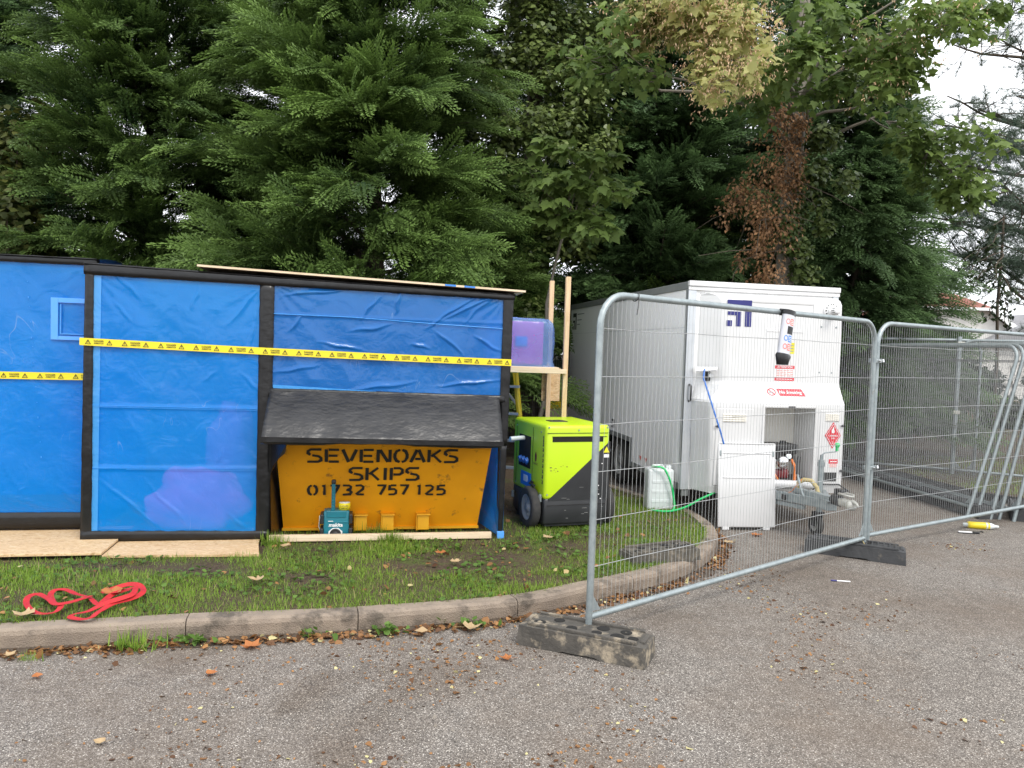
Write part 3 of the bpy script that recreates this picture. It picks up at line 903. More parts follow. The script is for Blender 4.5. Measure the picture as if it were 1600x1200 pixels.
o = b.build('timber_batten', 'timber_long'); place(o, TENT_LOC, TENT_RZ)
tag(o, 'pale sawn batten lying on the grass in front of the yellow skip', 'batten')

# ================================================================ SKIP
skip = empty('skip', 'battered yellow steel skip with black stencilled lettering under the hood', 'skip', TENT_LOC, TENT_RZ)
FT, FB = (1.395, 3.175, 1.00, 0.0), (1.45, 3.10, 0.135, 0.30)      # top edge: x0, x1, z, y ; bottom edge
b = MB()
back = 1.35
V = [(FB[0], FB[3], FB[2]), (FB[1], FB[3], FB[2]), (FT[1], FT[3], FT[2]), (FT[0], FT[3], FT[2]),
     (FB[0], back, FB[2]), (FB[1], back, FB[2]), (FT[1], back, FT[2]), (FT[0], back, FT[2])]
# front panel as a grid with slight dents
nx, nz = 40, 20
vs = []
for j in range(nz + 1):
    for i in range(nx + 1):
        u, w = i / nx, j / nz
        x = (FB[0] + (FB[1] - FB[0]) * u) * (1 - w) + (FT[0] + (FT[1] - FT[0]) * u) * w
        z = FB[2] + (FT[2] - FB[2]) * w; y = FB[3] + (FT[3] - FB[3]) * w
        k = min(1, 8 * min(u, 1 - u, w, 1 - w))
        vs.append((x, y + k * (0.008 * mnoise.noise(Vector((x * 2.4, z * 2.4, 1))) + 0.003 * mnoise.noise(Vector((x * 8, z * 8, 4)))), z))
b.add(vs, [(j * (nx + 1) + i, j * (nx + 1) + i + 1, (j + 1) * (nx + 1) + i + 1, (j + 1) * (nx + 1) + i) for j in range(nz) for i in range(nx)], 0, True)
b.add(V, [(0, 4, 7, 3), (1, 2, 6, 5), (5, 6, 7, 4), (0, 1, 5, 4)])
body = b.build('body', 'skip_yellow', skip)
b = MB(); b.tube([(FT[0], 0, 0.985), (FT[1], 0, 0.985)], 0.02, 8); b.build('rim', 'skip_yellow', skip)
b = MB(); b.prism([(1.44, 0.128), (3.11, 0.128), (3.11, 0.150), (1.44, 0.150)], 0.03, 0, Matrix.Translation((0, 0.275, 0))); b.build('bottom_rail', 'skip_bright', skip)
for u in (1.80, 2.09, 2.315, 2.615):
    b = MB()
    b.box((u, 0.235, 0.205), (0.098, 0.09, 0.13), 0.004)
    b.box((u, 0.228, 0.275), (0.115, 0.12, 0.010), 0.002)
    b.box((u - 0.055, 0.235, 0.205), (0.008, 0.10, 0.14), 0.002); 
    b.build('lug', 'skip_bright', skip)
# stencil letters: strokes in a unit box, with the bridges of a stencil left open
GL = {
 'S': [[(0.98, 0.98), (0.25, 0.98), (0.05, 0.85), (0.05, 0.70), (0.22, 0.56)], [(0.34, 0.53), (0.78, 0.45), (0.95, 0.32), (0.95, 0.14), (0.75, 0.02), (0.0, 0.02)]],
 'E': [[(0.10, 0.0), (0.10, 1.0)], [(0.26, 0.97), (0.98, 0.97)], [(0.26, 0.50), (0.88, 0.50)], [(0.26, 0.03), (0.98, 0.03)]],
 'V': [[(0.02, 1.0), (0.44, 0.0)], [(0.98, 1.0), (0.60, 0.10)]],
 'N': [[(0.08, 0.0), (0.08, 1.0)], [(0.20, 0.98), (0.80, 0.02)], [(0.93, 0.0), (0.93, 1.0)]],
 'O': [[(0.42, 0.99), (0.18, 0.88), (0.06, 0.62), (0.06, 0.38), (0.18, 0.12), (0.42, 0.01)], [(0.58, 0.01), (0.82, 0.12), (0.94, 0.38), (0.94, 0.62), (0.82, 0.88), (0.58, 0.99)]],
 'A': [[(0.0, 0.0), (0.42, 1.0)], [(0.55, 1.0), (1.0, 0.0)], [(0.32, 0.27), (0.72, 0.27)]],
 'K': [[(0.10, 0.0), (0.10, 1.0)], [(0.26, 0.48), (0.92, 1.0)], [(0.42, 0.55), (1.0, 0.0)]],
 'I': [[(0.5, 0.0), (0.5, 1.0)]],
 'P': [[(0.10, 0.0), (0.10, 1.0)], [(0.26, 0.97), (0.74, 0.97), (0.93, 0.85), (0.93, 0.60), (0.74, 0.46), (0.26, 0.46)]],
 '0': [[(0.40, 0.99), (0.17, 0.86), (0.06, 0.60), (0.06, 0.40), (0.17, 0.14), (0.40, 0.01)], [(0.60, 0.01), (0.83, 0.14), (0.94, 0.40), (0.94, 0.60), (0.83, 0.86), (0.60, 0.99)]],
 '1': [[(0.24, 0.90), (0.56, 0.96), (0.56, 0.0)]],
 '2': [[(0.06, 0.94), (0.62, 0.99), (0.90, 0.82), (0.84, 0.58), (0.10, 0.05)], [(0.22, 0.03), (0.98, 0.03)]],
 '3': [[(0.06, 0.97), (0.68, 0.97), (0.90, 0.84), (0.84, 0.62), (0.52, 0.53)], [(0.40, 0.50), (0.78, 0.46), (0.95, 0.28), (0.82, 0.06), (0.04, 0.02)]],
 '5': [[(0.92, 0.97), (0.28, 0.97)], [(0.18, 1.0), (0.14, 0.56), (0.68, 0.58), (0.92, 0.42), (0.90, 0.16), (0.66, 0.02), (0.04, 0.02)]],
 '7': [[(0.04, 0.97), (0.94, 0.97), (0.88, 0.80), (0.40, 0.0)]],
}
def stencil(b, word, x0, z0, x1, h, wr=0.82, wbar=0.021, M=None):
    """word between x0 and x1, base line z0, height h, on the plane M"""
    n = sum(0.5 if c == 'I' else (0.75 if c in '1 ' else 1.0) for c in word)
    pitch = (x1 - x0) / n
    x = x0
    for c in word:
        wc = pitch * (0.5 if c == 'I' else (0.75 if c in '1 ' else 1.0))
        if c != ' ':
            gw = wc * wr
            for st in GL[c]:
                P = [Vector((x + p[0] * gw, z0 + p[1] * h)) for p in st]
                L, R_ = [], []
                for i, p in enumerate(P):
                    t1 = (P[i] - P[i - 1]).normalized() if i else (P[1] - P[0]).normalized()
                    t2 = (P[i + 1] - P[i]).normalized() if i < len(P) - 1 else t1
                    nrm = Vector((-(t1 + t2).y, (t1 + t2).x)).normalized()
                    w = wbar / 2 * (1.3 if abs(t1.y) > abs(t1.x) * 1.2 else 1.0) / max(0.6, nrm.dot(Vector((-t1.y, t1.x))))
                    L.append(p + nrm * w); R_.append(p - nrm * w)
                k = len(P)
                b.add([(p.x, p.y, 0) for p in L + R_], [(i, i + 1, k + i + 1, k + i) for i in range(k - 1)], 0, False, M)
        x += wc
slope = Vector((0, FT[3] - FB[3], FT[2] - FB[2])).normalized()
nrm = Vector((1, 0, 0)).cross(slope)
def on_skip(z):      # plane on the sloping face, local y measured from height z
    t = (z - FB[2]) / (FT[2] - FB[2])
    y = FB[3] + (FT[3] - FB[3]) * t
    return Matrix(((1, slope.x, nrm.x, 0), (0, slope.y, nrm.y, y - 0.014), (0, slope.z, nrm.z, z), (0, 0, 0, 1)))
b = MB()
stencil(b, 'SEVENOAKS', 1.647, 0, 2.905, 0.116, M=on_skip(0.742))
stencil(b, 'SKIPS', 1.985, 0, 2.585, 0.116, M=on_skip(0.582))
stencil(b, '01732', 1.650, 0, 2.135, 0.092, M=on_skip(0.450), wr=0.76, wbar=0.018)
stencil(b, '757', 2.215, 0, 2.50, 0.092, M=on_skip(0.450), wr=0.76, wbar=0.018)
stencil(b, '125', 2.54, 0, 2.82, 0.092, M=on_skip(0.447), wr=0.76, wbar=0.018)
b.build('stencilled_lettering', 'ink_black', body, recalc=False)

# ================================================================ SITE RADIO AND TAPE ROLL
RL = TM @ Vector((1.89, 0.085, LAWN_Z))
radio = empty('site_radio', 'teal and black jobsite radio standing on the grass by the skip', 'radio', RL, TENT_RZ)
b = MB()
b.box((0, 0, 0.125), (0.205, 0.13, 0.235), 0.012)
b.box((0, -0.004, 0.215), (0.16, 0.135, 0.06), 0.008)
b.box((0.03, -0.064, 0.15), (0.14, 0.012, 0.012), 0.003)
b.build('body', 'teal_plastic', radio)
b = MB()
for sx in (-1, 1):
    for z, h in ((0.05, 0.10), (0.175, 0.08)):
        b = MB(); b.box((sx * 0.115, 0, z), (0.03, 0.145, h), 0.008); b.build('bumper', 'black_plastic', radio)
b = MB()
octo = [(0.052 * math.cos(rad(22.5 + 45 * k)) * 1.15, 0.052 * math.sin(rad(22.5 + 45 * k))) for k in range(8)]
b.prism([(x * 1.0, z + 0.055) for x, z in octo], 0.012, 0, Matrix.Translation((-0.005, -0.078, 0)))
sp = b.build('speaker', 'white_label', radio)
b = MB(); b.lathe([(0.0, 0.006), (0.016, 0.008), (0.020, 0.001), (0.036, 0.010), (0.044, 0.014), (0.046, 0.0)], 24, 0, face_y(-0.005, -0.079, 0.055)); b.build('speaker_cone', 'black_plastic', sp)
b = MB()
b.box((-0.028, -0.02, 0.345), (0.032, 0.022, 0.24), 0.008)
for k in range(6): b.box((-0.028, -0.033, 0.27 + k * 0.025), (0.020, 0.006, 0.012), 0.002)
b.build('handle', 'teal_plastic', radio)
b = MB(); b.box((-0.028, -0.02, 0.475), (0.036, 0.026, 0.04), 0.01); b.build('handle_tip', 'black_plastic', radio)
b = MB()
b.text('makita', 0.042, face_y(-0.005, -0.0725, 0.128), 0, 1.0, bold=0.025, shear=0.15)
b.box((-0.045, -0.072, 0.160), (0.04, 0.002, 0.005))
b.build('printed_name', 'white_label', radio, recalc=False)
b = MB(); b.tube([(-0.118, 0.02, 0.03), (-0.14, 0.0, 0.10), (-0.135, 0.0, 0.19), (-0.115, 0.01, 0.20)], 0.004, 6); b.build('cable', 'hdpe_white', radio)
tr = empty('tape_roll', 'small roll of yellow printed tape on top of the teal radio', 'tape roll', RL + Matrix.Rotation(TENT_RZ, 3, 'Z') @ Vector((0.062, -0.01, 0.245)), TENT_RZ)
b = MB(); b.lathe([(0.026, 0), (0.047, 0), (0.047, 0.055), (0.026, 0.055), (0.026, 0)], 28)
b.text('DANGER', 0.018, face_y(0, -0.0485, 0.036), 1, 0.9); b.text('ASBESTOS', 0.016, face_y(0, -0.0485, 0.018), 1, 0.75)
b.build('tape_winding', ['tape_yellow', 'ink_black'], tr, recalc=False)
b = MB(); b.lathe([(0.0, 0.0565), (0.045, 0.0565), (0.044, 0.06), (0.0, 0.06)], 24); b.build('paper_core', 'white_label', tr)

# ================================================================ GENERATOR
GEN_LOC, GEN_RZ = (0.315, 6.70, LAWN_Z), rad(20)
gen = empty('generator', 'lime green and black wheeled generator standing beside the blue tent', 'generator', GEN_LOC, GEN_RZ)
W_, D_ = 0.635, 0.82
b = MB()
b.box((W_ / 2, D_ / 2, 0.615), (W_, D_, 0.67), 0.035, 0, seg=4)
gb = b.build('canopy', 'lime_paint', gen)
b = MB()
b.box((W_ / 2, D_ / 2, 0.175), (W_ - 0.012, D_ - 0.012, 0.24), 0.02)
b.box((W_ / 2, D_ / 2, 0.052), (W_ - 0.05, D_ - 0.05, 0.03), 0.005)
b.prism([(0.045, 0.278), (W_ + 0.003, 0.278), (W_ + 0.003, 0.80), (W_ - 0.005, 0.80), (0.06, 0.298), (0.045, 0.292)], 0.02, 0, Matrix.Translation((0, -0.004, 0)))
b.prism([(W_ - 0.05, 0.278), (W_ + 0.003, 0.278), (W_ + 0.003, 0.80), (W_ - 0.05, 0.76)], D_, 0, Matrix.Translation((0, 0.001, 0)))
b.build('lower_panel', 'black_paint', gen)
b = MB(); b.box((0.315, 0.0, 0.822), (0.50, 0.008, 0.045), 0.003); b.build('air_slot', 'hole_black', gb)
b = MB(); b.box((0.315, -0.004, 0.880), (W_ - 0.03, 0.004, 0.004)); b.box((0.33, -0.004, 0.848), (0.54, 0.006, 0.004)); b.build('panel_seam', 'hole_black', gb)
b = MB(); b.box((0.25, 0.35, 0.953), (0.17, 0.13, 0.008), 0.003); b.box((0.25, 0.35, 0.959), (0.07, 0.02, 0.008), 0.003); b.build('lifting_cover', 'black_plastic', gen)
b = MB(); b.box((-0.001, 0.50, 0.655), (0.008, 0.30, 0.30), 0.012); co = b.build('control_opening', 'hole_black', gen)
b = MB()
for dy, z in ((0.42, 0.58), (0.50, 0.58), (0.58, 0.58)):
    b = MB(); b.cyl((0.01, dy, z), (-0.025, dy, z - 0.015), 0.032, 14); b.build('socket', 'cable_blue', co)
b = MB(); b.tube([(0.0, 0.52, 0.775), (-0.04, 0.50, 0.778), (-0.16, 0.48, 0.772)], 0.022, 12); b.build('exhaust_pipe', 'hdpe_white', gen)
b = MB(); b.box((-0.002, 0.45, 0.40), (0.006, 0.26, 0.13), 0.002); b.box((-0.006, 0.45, 0.405), (0.004, 0.10, 0.06), 0.001, 1); b.build('blue_sticker', ['blue_label', 'white_label'], gen)
b = MB()
b.prism([(-0.012, 0.0), (0.012, 0.0), (0.022, 0.05), (0.010, 0.072), (0.0, 0.085), (-0.010, 0.072), (-0.022, 0.05)], 0.002, 0, face_mx(-0.0035, 0.215, 0.60) @ Matrix.Rotation(rad(-90), 4, 'X'))
b.text('PRAMAC', 0.030, face_mx(-0.0035, 0.215, 0.575), 0)
b.build('maker_badge', 'engine_red', gen, recalc=False)
b = MB(); b.box((-0.012, 0.27, 0.395), (0.02, 0.05, 0.03), 0.006); b.tube([(-0.02, 0.27, 0.395), (-0.04, 0.25, 0.393), (-0.04, 0.14, 0.385)], 0.011, 8); b.build('door_latch', 'black_plastic', gen)
b = MB()
for k in range(9):
    z = 0.82 - k * 0.048
    b.box((-0.002, 0.046, z), (0.003, 0.022 if k % 3 else 0.014, 0.030 if k else 0.06), 0.0)
    b.box((-0.0022, 0.052, z + 0.004), (0.0036, 0.010, 0.012), 0.0, 1)
b.build('worn_lettering', ['black_paint', 'lime_paint'], gen)
b = MB()
for y, z in ((0.06, 0.29), (0.76, 0.20)):
    b = MB(); b.box((-0.010, y, z), (0.018, 0.03, 0.07), 0.004); b.cyl((-0.02, y, z - 0.03), (-0.02, y, z + 0.03), 0.007, 8); b.build('hinge', 'galvanised', gen)
b = MB()
for x, z in ((0.56, 0.60), (0.53, 0.40), (0.535, 0.32), (0.555, 0.28), (0.48, 0.19)): b.box((x, -0.006, z), (0.012, 0.004, 0.009), 0.001)
b.build('chip_mark', 'white_label', gen)
b = MB(); b.prism([(-0.03, 0), (0.03, 0), (0, 0.055)], 0.002, 0, Matrix.Translation((W_ - 0.035, -0.0065, 0.70))); b.box((W_ - 0.035, -0.006, 0.67), (0.05, 0.003, 0.03), 0, 1); b.build('warning_sticker', ['yellow_label', 'white_label'], gen)
b = MB()
for x, z in ((0.03, 0.93), (W_ - 0.03, 0.93), (0.03, 0.33), (0.32, 0.905)): b.cyl((x, 0.002, z), (x, -0.005, z), 0.008, 8)
for y in (0.10, 0.72):
    for z in (0.33, 0.88): b.cyl((0.002, y, z), (-0.005, y, z), 0.008, 8)
b.build('bolt_row', 'galvanised', gen)
b = MB()
b.box((-0.0005, 0.30, 0.62), (0.004, 0.004, 0.56)); b.box((-0.0005, 0.72, 0.62), (0.004, 0.004, 0.56)); b.box((W_ / 2, -0.004, 0.232), (W_ - 0.06, 0.004, 0.004))
b.build('door_seam', 'hole_black', gb)
b = MB()
_rs = random.Random(4)
for k in range(16):
    x, z = _rs.uniform(0.10, 0.58), _rs.uniform(0.08, 0.30 + 0.4 * _rs.random())
    if z > 0.28 + 0.8 * (x - 0.06): continue
    b.box((x, -0.0045 if z > 0.28 else 0.0045, z), (_rs.uniform(0.01, 0.06), 0.003, 0.002), 0, 0, None)
for k in range(9):
    b.box((_rs.uniform(0.05, 0.22), -0.0005, 0.56 + _rs.uniform(-0.03, 0.03)), (_rs.uniform(0.004, 0.02), 0.003, _rs.uniform(0.003, 0.008)), 0, 1)
b.build('scuff_mark', ['rim_grey', 'bark'], gen)
def wheel(parent, c, r, w, axis='X', name='wheel'):
    M = Matrix.Translation(c) @ (Matrix.Rotation(rad(90), 4, 'Y') if axis == 'X' else Matrix.Rotation(rad(90), 4, 'X'))
    b = MB()
    b.lathe([(r * 0.62, -w * 0.42), (r * 0.90, -w / 2), (r * 0.98, -w * 0.34), (r, -w * 0.1), (r, w * 0.1), (r * 0.98, w * 0.34), (r * 0.90, w / 2), (r * 0.62, w * 0.42), (r * 0.62, -w * 0.42)], 36, 0, M)
    wh = b.build(name, 'tyre', parent)
    b = MB()
    b.lathe([(0.0, -w * 0.30), (r * 0.16, -w * 0.40), (r * 0.18, -w * 0.20), (r * 0.50, -w * 0.14), (r * 0.55, -w * 0.36), (r * 0.66, -w * 0.40), (r * 0.66, w * 0.40), (r * 0.55, w * 0.36), (r * 0.5, w * 0.14), (r * 0.18, w * 0.2), (r * 0.16, w * 0.40), (0, w * 0.3)], 28, 0, M)
    for k in range(5):
        a = 2 * math.pi * k / 5
        for s in (-1, 1):
            b.cyl(M @ Vector((r * 0.36 * math.cos(a), r * 0.36 * math.sin(a), s * w * 0.12)), M @ Vector((r * 0.36 * math.cos(a), r * 0.36 * math.sin(a), s * w * 0.24)), r * 0.08, 8)
    b.build('rim', 'rim_grey', wh)
    return wh
wheel(gen, (-0.055, 0.20, 0.185), 0.19, 0.085)
wheel(gen, (W_ + 0.05, 0.20, 0.185), 0.19, 0.085)
b = MB(); b.cyl((-0.08, 0.20, 0.185), (W_ + 0.08, 0.20, 0.185), 0.014, 10); b.build('axle', 'galvanised', gen)
for x in (0.06, W_ - 0.06):
    b = MB(); b.box((x, D_ - 0.10, 0.045), (0.07, 0.09, 0.09), 0.01); b.build('rear_foot', 'black_plastic', gen)

# ================================================================ TIMBER STAND WITH THE WRAPPED MACHINE
STAND_LOC = (0.0, 7.62, LAWN_Z)
stand = empty('timber_stand', 'raw timber stand with tall posts and a shelf behind the generator', 'stand', STAND_LOC, rad(4))
for x, y, h in ((0.53, 0.0, 2.35), (0.44, 0.62, 2.36)):
    b = MB(); b.box((x, y, h / 2), (0.047, 0.075, h), 0.003); b.build('post', 'timber', stand)
for x, y in ((-0.72, 0.0), (-0.72, 0.62)):
    b = MB(); b.box((x, y, 0.72), (0.047, 0.075, 1.43), 0.003); b.build('post', 'timber', stand)
b = MB(); b.box((-0.10, -0.058, 1.405), (1.27, 0.038, 0.045), 0.003); b.box((-0.10, 0.68, 1.405), (1.2, 0.038, 0.045), 0.003); b.build('rail', 'timber_long', stand)
b = MB(); b.box((-0.12, 0.31, 1.436), (1.16, 0.72, 0.014), 0.002); b.build('shelf', 'timber_long', stand)
b = MB(); b.box((0.47, 0.66, 1.24), (0.20, 0.02, 0.36), 0.003); b.build('gusset_board', 'osb', stand)
mach = empty('wrapped_machine', 'magenta machine wrapped in thin blue polythene on the timber shelf', 'machine', (-0.05, 7.68, LAWN_Z + 1.443), rad(4))
b = MB(); b.box((0.05, 0.28, 0.235), (0.62, 0.46, 0.44), 0.02); b.build('case', 'magenta_case', mach)
b = MB(); b.box((0.135, 0.045, 0.25), (0.12, 0.012, 0.10), 0.004); b.box((0.135, 0.04, 0.235), (0.09, 0.012, 0.03), 0.003); b.box((-0.09, 0.045, 0.27), (0.09, 0.012, 0.24), 0.003); b.build('control_panel', 'blue_label', mach)
b = MB()
vs, fs = [], []
ring = [(-0.38, -0.03), (0.40, -0.03), (0.47, 0.05), (0.46, 0.58), (-0.38, 0.58)]
dense = []
for i in range(5):
    a, c = ring[i], ring[(i + 1) % 5]
    m = 16 if i in (0, 2, 3, 4) else 5
    dense += [(a[0] + (c[0] - a[0]) * k / m, a[1] + (c[1] - a[1]) * k / m) for k in range(m)]
n = len(dense)
lev = [(0.0, 1.04), (0.05, 1.0), (0.13, 0.99), (0.25, 0.985), (0.37, 0.975), (0.45, 0.955), (0.49, 0.86), (0.50, 0.4)]
for z, s in lev:
    for k, (x, y) in enumerate(dense):
        nn = 0.035 * mnoise.noise(Vector((x * 7, y * 7, z * 5))) + 0.018 * math.sin(k * 1.7 + z * 12)
        cx, cy = 0.03, 0.27
        vs.append((cx + (x - cx) * s * (1 + nn), cy + (y - cy) * s * (1 + nn), z - 0.05 * max(0, (x - 0.2)) * (z > 0.4) + 0.012 * mnoise.noise(Vector((x * 5, y * 5, z)))* (z > 0.3)))
fs = [(j * n + i, j * n + (i + 1) % n, (j + 1) * n + (i + 1) % n, (j + 1) * n + i) for j in range(len(lev) - 1) for i in range(n)]
fs.append(tuple((len(lev) - 1) * n + i for i in range(n)))
b.add(vs, fs, 0, True)
b.build('film_cover', 'clear_film', mach)
lad = empty('stepladder', 'yellow stepladder leg seen under the timber shelf behind the generator', 'stepladder', (0.10, 8.35, LAWN_Z), rad(-10))
b = MB(); b.tube([(0.02, 0, 0.0), (0.0, 0.02, 0.8), (-0.075, 0.05, 1.35)], 0.032, 4); b.build('stile', 'yellow_plastic', lad)
b = MB(); b.tube([(-0.42, 0, 0.0), (-0.40, 0.02, 0.8), (-0.34, 0.05, 1.35)], 0.032, 4); b.build('stile', 'yellow_plastic', lad)
for z in (0.3, 0.6, 0.9, 1.2):
    b = MB(); b.box((-0.20, 0.03, z), (0.36, 0.07, 0.03), 0.004); b.build('tread', 'aluminium', lad)
b = MB(); b.tube([(0.0, 0.04, 0.95), (-0.25, 0.1, 1.22)], 0.016, 6); b.build('brace', 'aluminium', lad)

# ================================================================ TRAILER
TR_LOC, TR_RZ = (1.770, 7.772, 0.0), rad(10)
trailer = empty('trailer', 'white box trailer with moulded nose and open front hatch parked behind the mesh fence', 'trailer', TR_LOC, TR_RZ)
TRM = Matrix.Translation(TR_LOC) @ Matrix.Rotation(TR_RZ, 4, 'Z')
TW, TL, ZB, ZT = 1.655, 4.82, 0.335, 2.46
HX0, HX1, HZ0, HZ1 = 0.735, 1.285, 0.415, 1.215       # front hatch opening
b = MB()
# side walls with the wheel arch cut out of the left one
AX0, AX1, AZ = 1.62, 2.82, 0.62
prof = [(0.0, ZB), (AX0, ZB), (AX0, AZ), (AX1, AZ), (AX1, ZB), (TL, ZB), (TL, ZT - 0.01), (0.0, ZT - 0.01)]
SY = Matrix(((0, 1, 0, 0.0), (1, 0, 0, 0), (0, 0, 1, 0), (0, 0, 0, 1)))          # prism x -> local y
b.prism(prof, 0.03, 0, SY)
b.prism(prof, 0.03, 0, Matrix.Translation((TW - 0.03, 0, 0)) @ SY)
b.span((0.03, TL - 0.03, ZB), (TW - 0.03, TL, ZT - 0.02))
# front wall in four pieces round the hatch
b.span((0.03, 0.002, ZB), (HX0 - 0.03, 0.03, ZT - 0.02)); b.span((HX1 + 0.03, 0.002, ZB), (TW - 0.03, 0.03, ZT - 0.02))
b.span((HX0 - 0.03, 0.002, HZ1 + 0.03), (HX1 + 0.03, 0.03, ZT - 0.02)); b.span((HX0 - 0.03, 0.002, ZB), (HX1 + 0.03, 0.03, HZ0 - 0.03))
b.span((0.03, 0.03, ZT - 0.05), (TW - 0.03, TL - 0.03, ZT - 0.012))
b.span((0.03, 0.03, ZB), (TW - 0.03, AX0 - 0.02, ZB + 0.03)); b.span((0.03, AX1 + 0.02, ZB), (TW - 0.03, TL - 0.03, ZB + 0.03))
body = b.build('body', 'panel_white', trailer)
b = MB(); b.span((HX0 - 0.05, 0.10, HZ0 - 0.05), (HX1 + 0.05, 0.12, HZ1 + 0.05))
b.span((HX0 - 0.05, 0.032, HZ0 - 0.05), (HX0 - 0.002, 0.10, HZ1 + 0.05)); b.span((HX1 + 0.002, 0.032, HZ0 - 0.05), (HX1 + 0.05, 0.10, HZ1 + 0.05))
b.build('hatch_liner', 'recess_white', trailer)
b = MB()
b.span((-0.012, -0.01, ZT - 0.075), (0.03, TL, ZT + 0.005), 0.006)
b.build('side_trim', 'trim_grey', body)
b = MB(); b.span((-0.014, 0.02, ZB - 0.01), (0.0, AX0, ZB + 0.055), 0.003); b.span((-0.014, AX1, ZB - 0.01), (0.0, TL, ZB + 0.055), 0.003)
b.span((-0.014, AX0 - 0.05, ZB + 0.05), (0.0, AX0, AZ + 0.06), 0.003); b.span((-0.015, AX0, AZ), (0.0, AX1, AZ + 0.06), 0.003); b.span((-0.014, AX1, ZB + 0.055), (0.0, AX1 + 0.05, AZ + 0.06), 0.003)
b.build('skirt_trim', 'trim_grey', body)
b = MB()
b.span((-0.006, -0.012, ZB), (0.075, 0.0, ZT - 0.08), 0.004); b.span((-0.012, -0.012, ZB), (-0.0005, 0.06, ZT - 0.08), 0.004)
b.build('corner_strip', 'aluminium', body)
b = MB(); b.span((TW - 0.06, -0.012, 2.2), (TW + 0.004, 0.0, ZT - 0.08), 0.004)
b.build('corner_strip', 'aluminium', body)
b = MB()
b.span((-0.014, -0.035, ZT - 0.045), (TW + 0.012, 0.02, ZT + 0.01), 0.008); b.span((-0.014, -0.022, ZT - 0.085), (TW + 0.01, 0.0, ZT - 0.047), 0.004)
b.build('front_cornice', 'grp_white', body)
b = MB(); b.span((-0.0015, 0.0, 1.995), (0.0, TL - 0.02, 1.998)); b.build('panel_joint', 'aluminium', body)
def blocks_logo(b, M, w, h, mat=0):
    """angular emblem: a hook over two posts, a square at the foot"""
    def R(x0, z0, x1, z1): b.add([(x0 * w, z0 * h, 0), (x1 * w, z0 * h, 0), (x1 * w, z1 * h, 0), (x0 * w, z1 * h, 0)], [(0, 1, 2, 3)], mat, False, M)
    R(0.0, 0.76, 1.0, 1.0); R(0.74, 0.0, 1.0, 0.76); R(0.02, 0.42, 0.58, 0.56); R(0.38, 0.0, 0.58, 0.42); R(0.0, 0.0, 0.22, 0.22)
b = MB()
blocks_logo(b, face_mx(-0.002, 4.68, 2.06), 0.22, 0.26)
for z, w in ((2.29, 0.40), (2.20, 0.26), (2.13, 0.16)):
    b.add([(0.27, z - 2.06, 0), (0.27 + w, z - 2.06, 0), (0.27 + w, z - 2.045, 0), (0.27, z - 2.045, 0)], [(0, 1, 2, 3)], 1, False, face_mx(-0.002, 4.68, 2.06))
b.build('side_emblem', ['ink_black', 'grey_text'], body, recalc=False)
b = MB()
blocks_logo(b, face_mx(-0.0025, 2.42, 0.72), 0.12, 0.11, 1)
for y in (1.24, 1.06): b.prism([(-0.045, 0), (0.045, 0), (0, -0.055)], 0.002, 0, face_mx(-0.003, y, 0.50) @ Matrix.Rotation(rad(-90), 4, 'X'))
b.build('lower_sticker', ['red_faded', 'ink_black'], body, recalc=False)

# moulded nose, lofted from level sections; the hatch is left open in its front
lv = [  # z, x back-left, x front-left, depth, x front-right, x back-right
    (0.345, 0.090, 0.205, 0.25, 1.640, 1.660), (0.415, 0.088, 0.200, 0.27, 1.638, 1.662), (0.80, 0.078, 0.175, 0.278, 1.630, 1.664), (1.215, 0.066, 0.150, 0.285, 1.622, 1.668), (1.255, 0.066, 0.152, 0.283, 1.622, 1.668),
    (1.275, 0.070, 0.165, 0.276, 1.618, 1.668), (1.43, 0.105, 0.335, 0.185, 1.618, 1.650), (1.47, 0.110, 0.345, 0.170, 1.622, 1.648), (1.90, 0.115, 0.325, 0.165, 1.620, 1.648), (2.28, 0.120, 0.300, 0.160, 1.612, 1.645), (2.325, 0.120, 0.270, 0.135, 1.606, 1.640), (2.35, 0.120, 0.200, 0.085, 1.60, 1.63), (2.362, 0.125, 0.17, 0.0, 1.59, 1.62)]
b = MB()
def lerp(l0, l1, t): return tuple(a + (c - a) * t for a, c in zip(l0, l1))
for k in range(len(lv) - 1):
    z0, bl0, fl0, d0, fr0, br0 = lv[k]; z1, bl1, fl1, d1, fr1, br1 = lv[k + 1]
    # left return with rounded edge, front, right return
    def ringpts(z, bl, fl, d, fr, br):
        r = 0.03 if d > 0.05 else 0.0
        L = [Vector((bl, 0.001, z)), Vector((fl, -d, z))]
        e = (L[1] - L[0]).normalized()
        pts = [L[0], L[1] - e * r, L[1] - e * r * 0.35 + Vector((r * 0.22, 0, 0)) + Vector((0, r * 0.10, 0)), L[1] + Vector((r, 0, 0))]
        Rr = Vector((fr, -d, z)); Rb = Vector((br, 0.001, z)); e2 = (Rb - Rr).normalized()
        pts += [Rr - Vector((r, 0, 0)), Rr - Vector((r * 0.22, 0, 0)) + e2 * r * 0.25, Rr + e2 * r, Rb]
        return pts
    A_, B_ = ringpts(z0, bl0, fl0, d0, fr0, br0), ringpts(z1, bl1, fl1, d1, fr1, br1)
    inhatch = z0 >= HZ0 - 0.001 and z1 <= HZ1 + 0.001
    n = len(A_)
    for i in range(n - 1):
        if i == 3 and inhatch:
            for xa, xb in ((None, HX0), (HX1, None)):
                p = [A_[3] if xa is None else Vector((xa, -d0, z0)), Vector((xb, -d0, z0)) if xb else A_[4], Vector((xb, -d1, z1)) if xb else B_[4], B_[3] if xa is None else Vector((xa, -d1, z1))]
                b.add(p, [(0, 1, 2, 3)], 0, False)
            continue
        b.add([A_[i], A_[i + 1], B_[i + 1], B_[i]], [(0, 1, 2, 3)], 0, i in (1, 2, 4, 5))
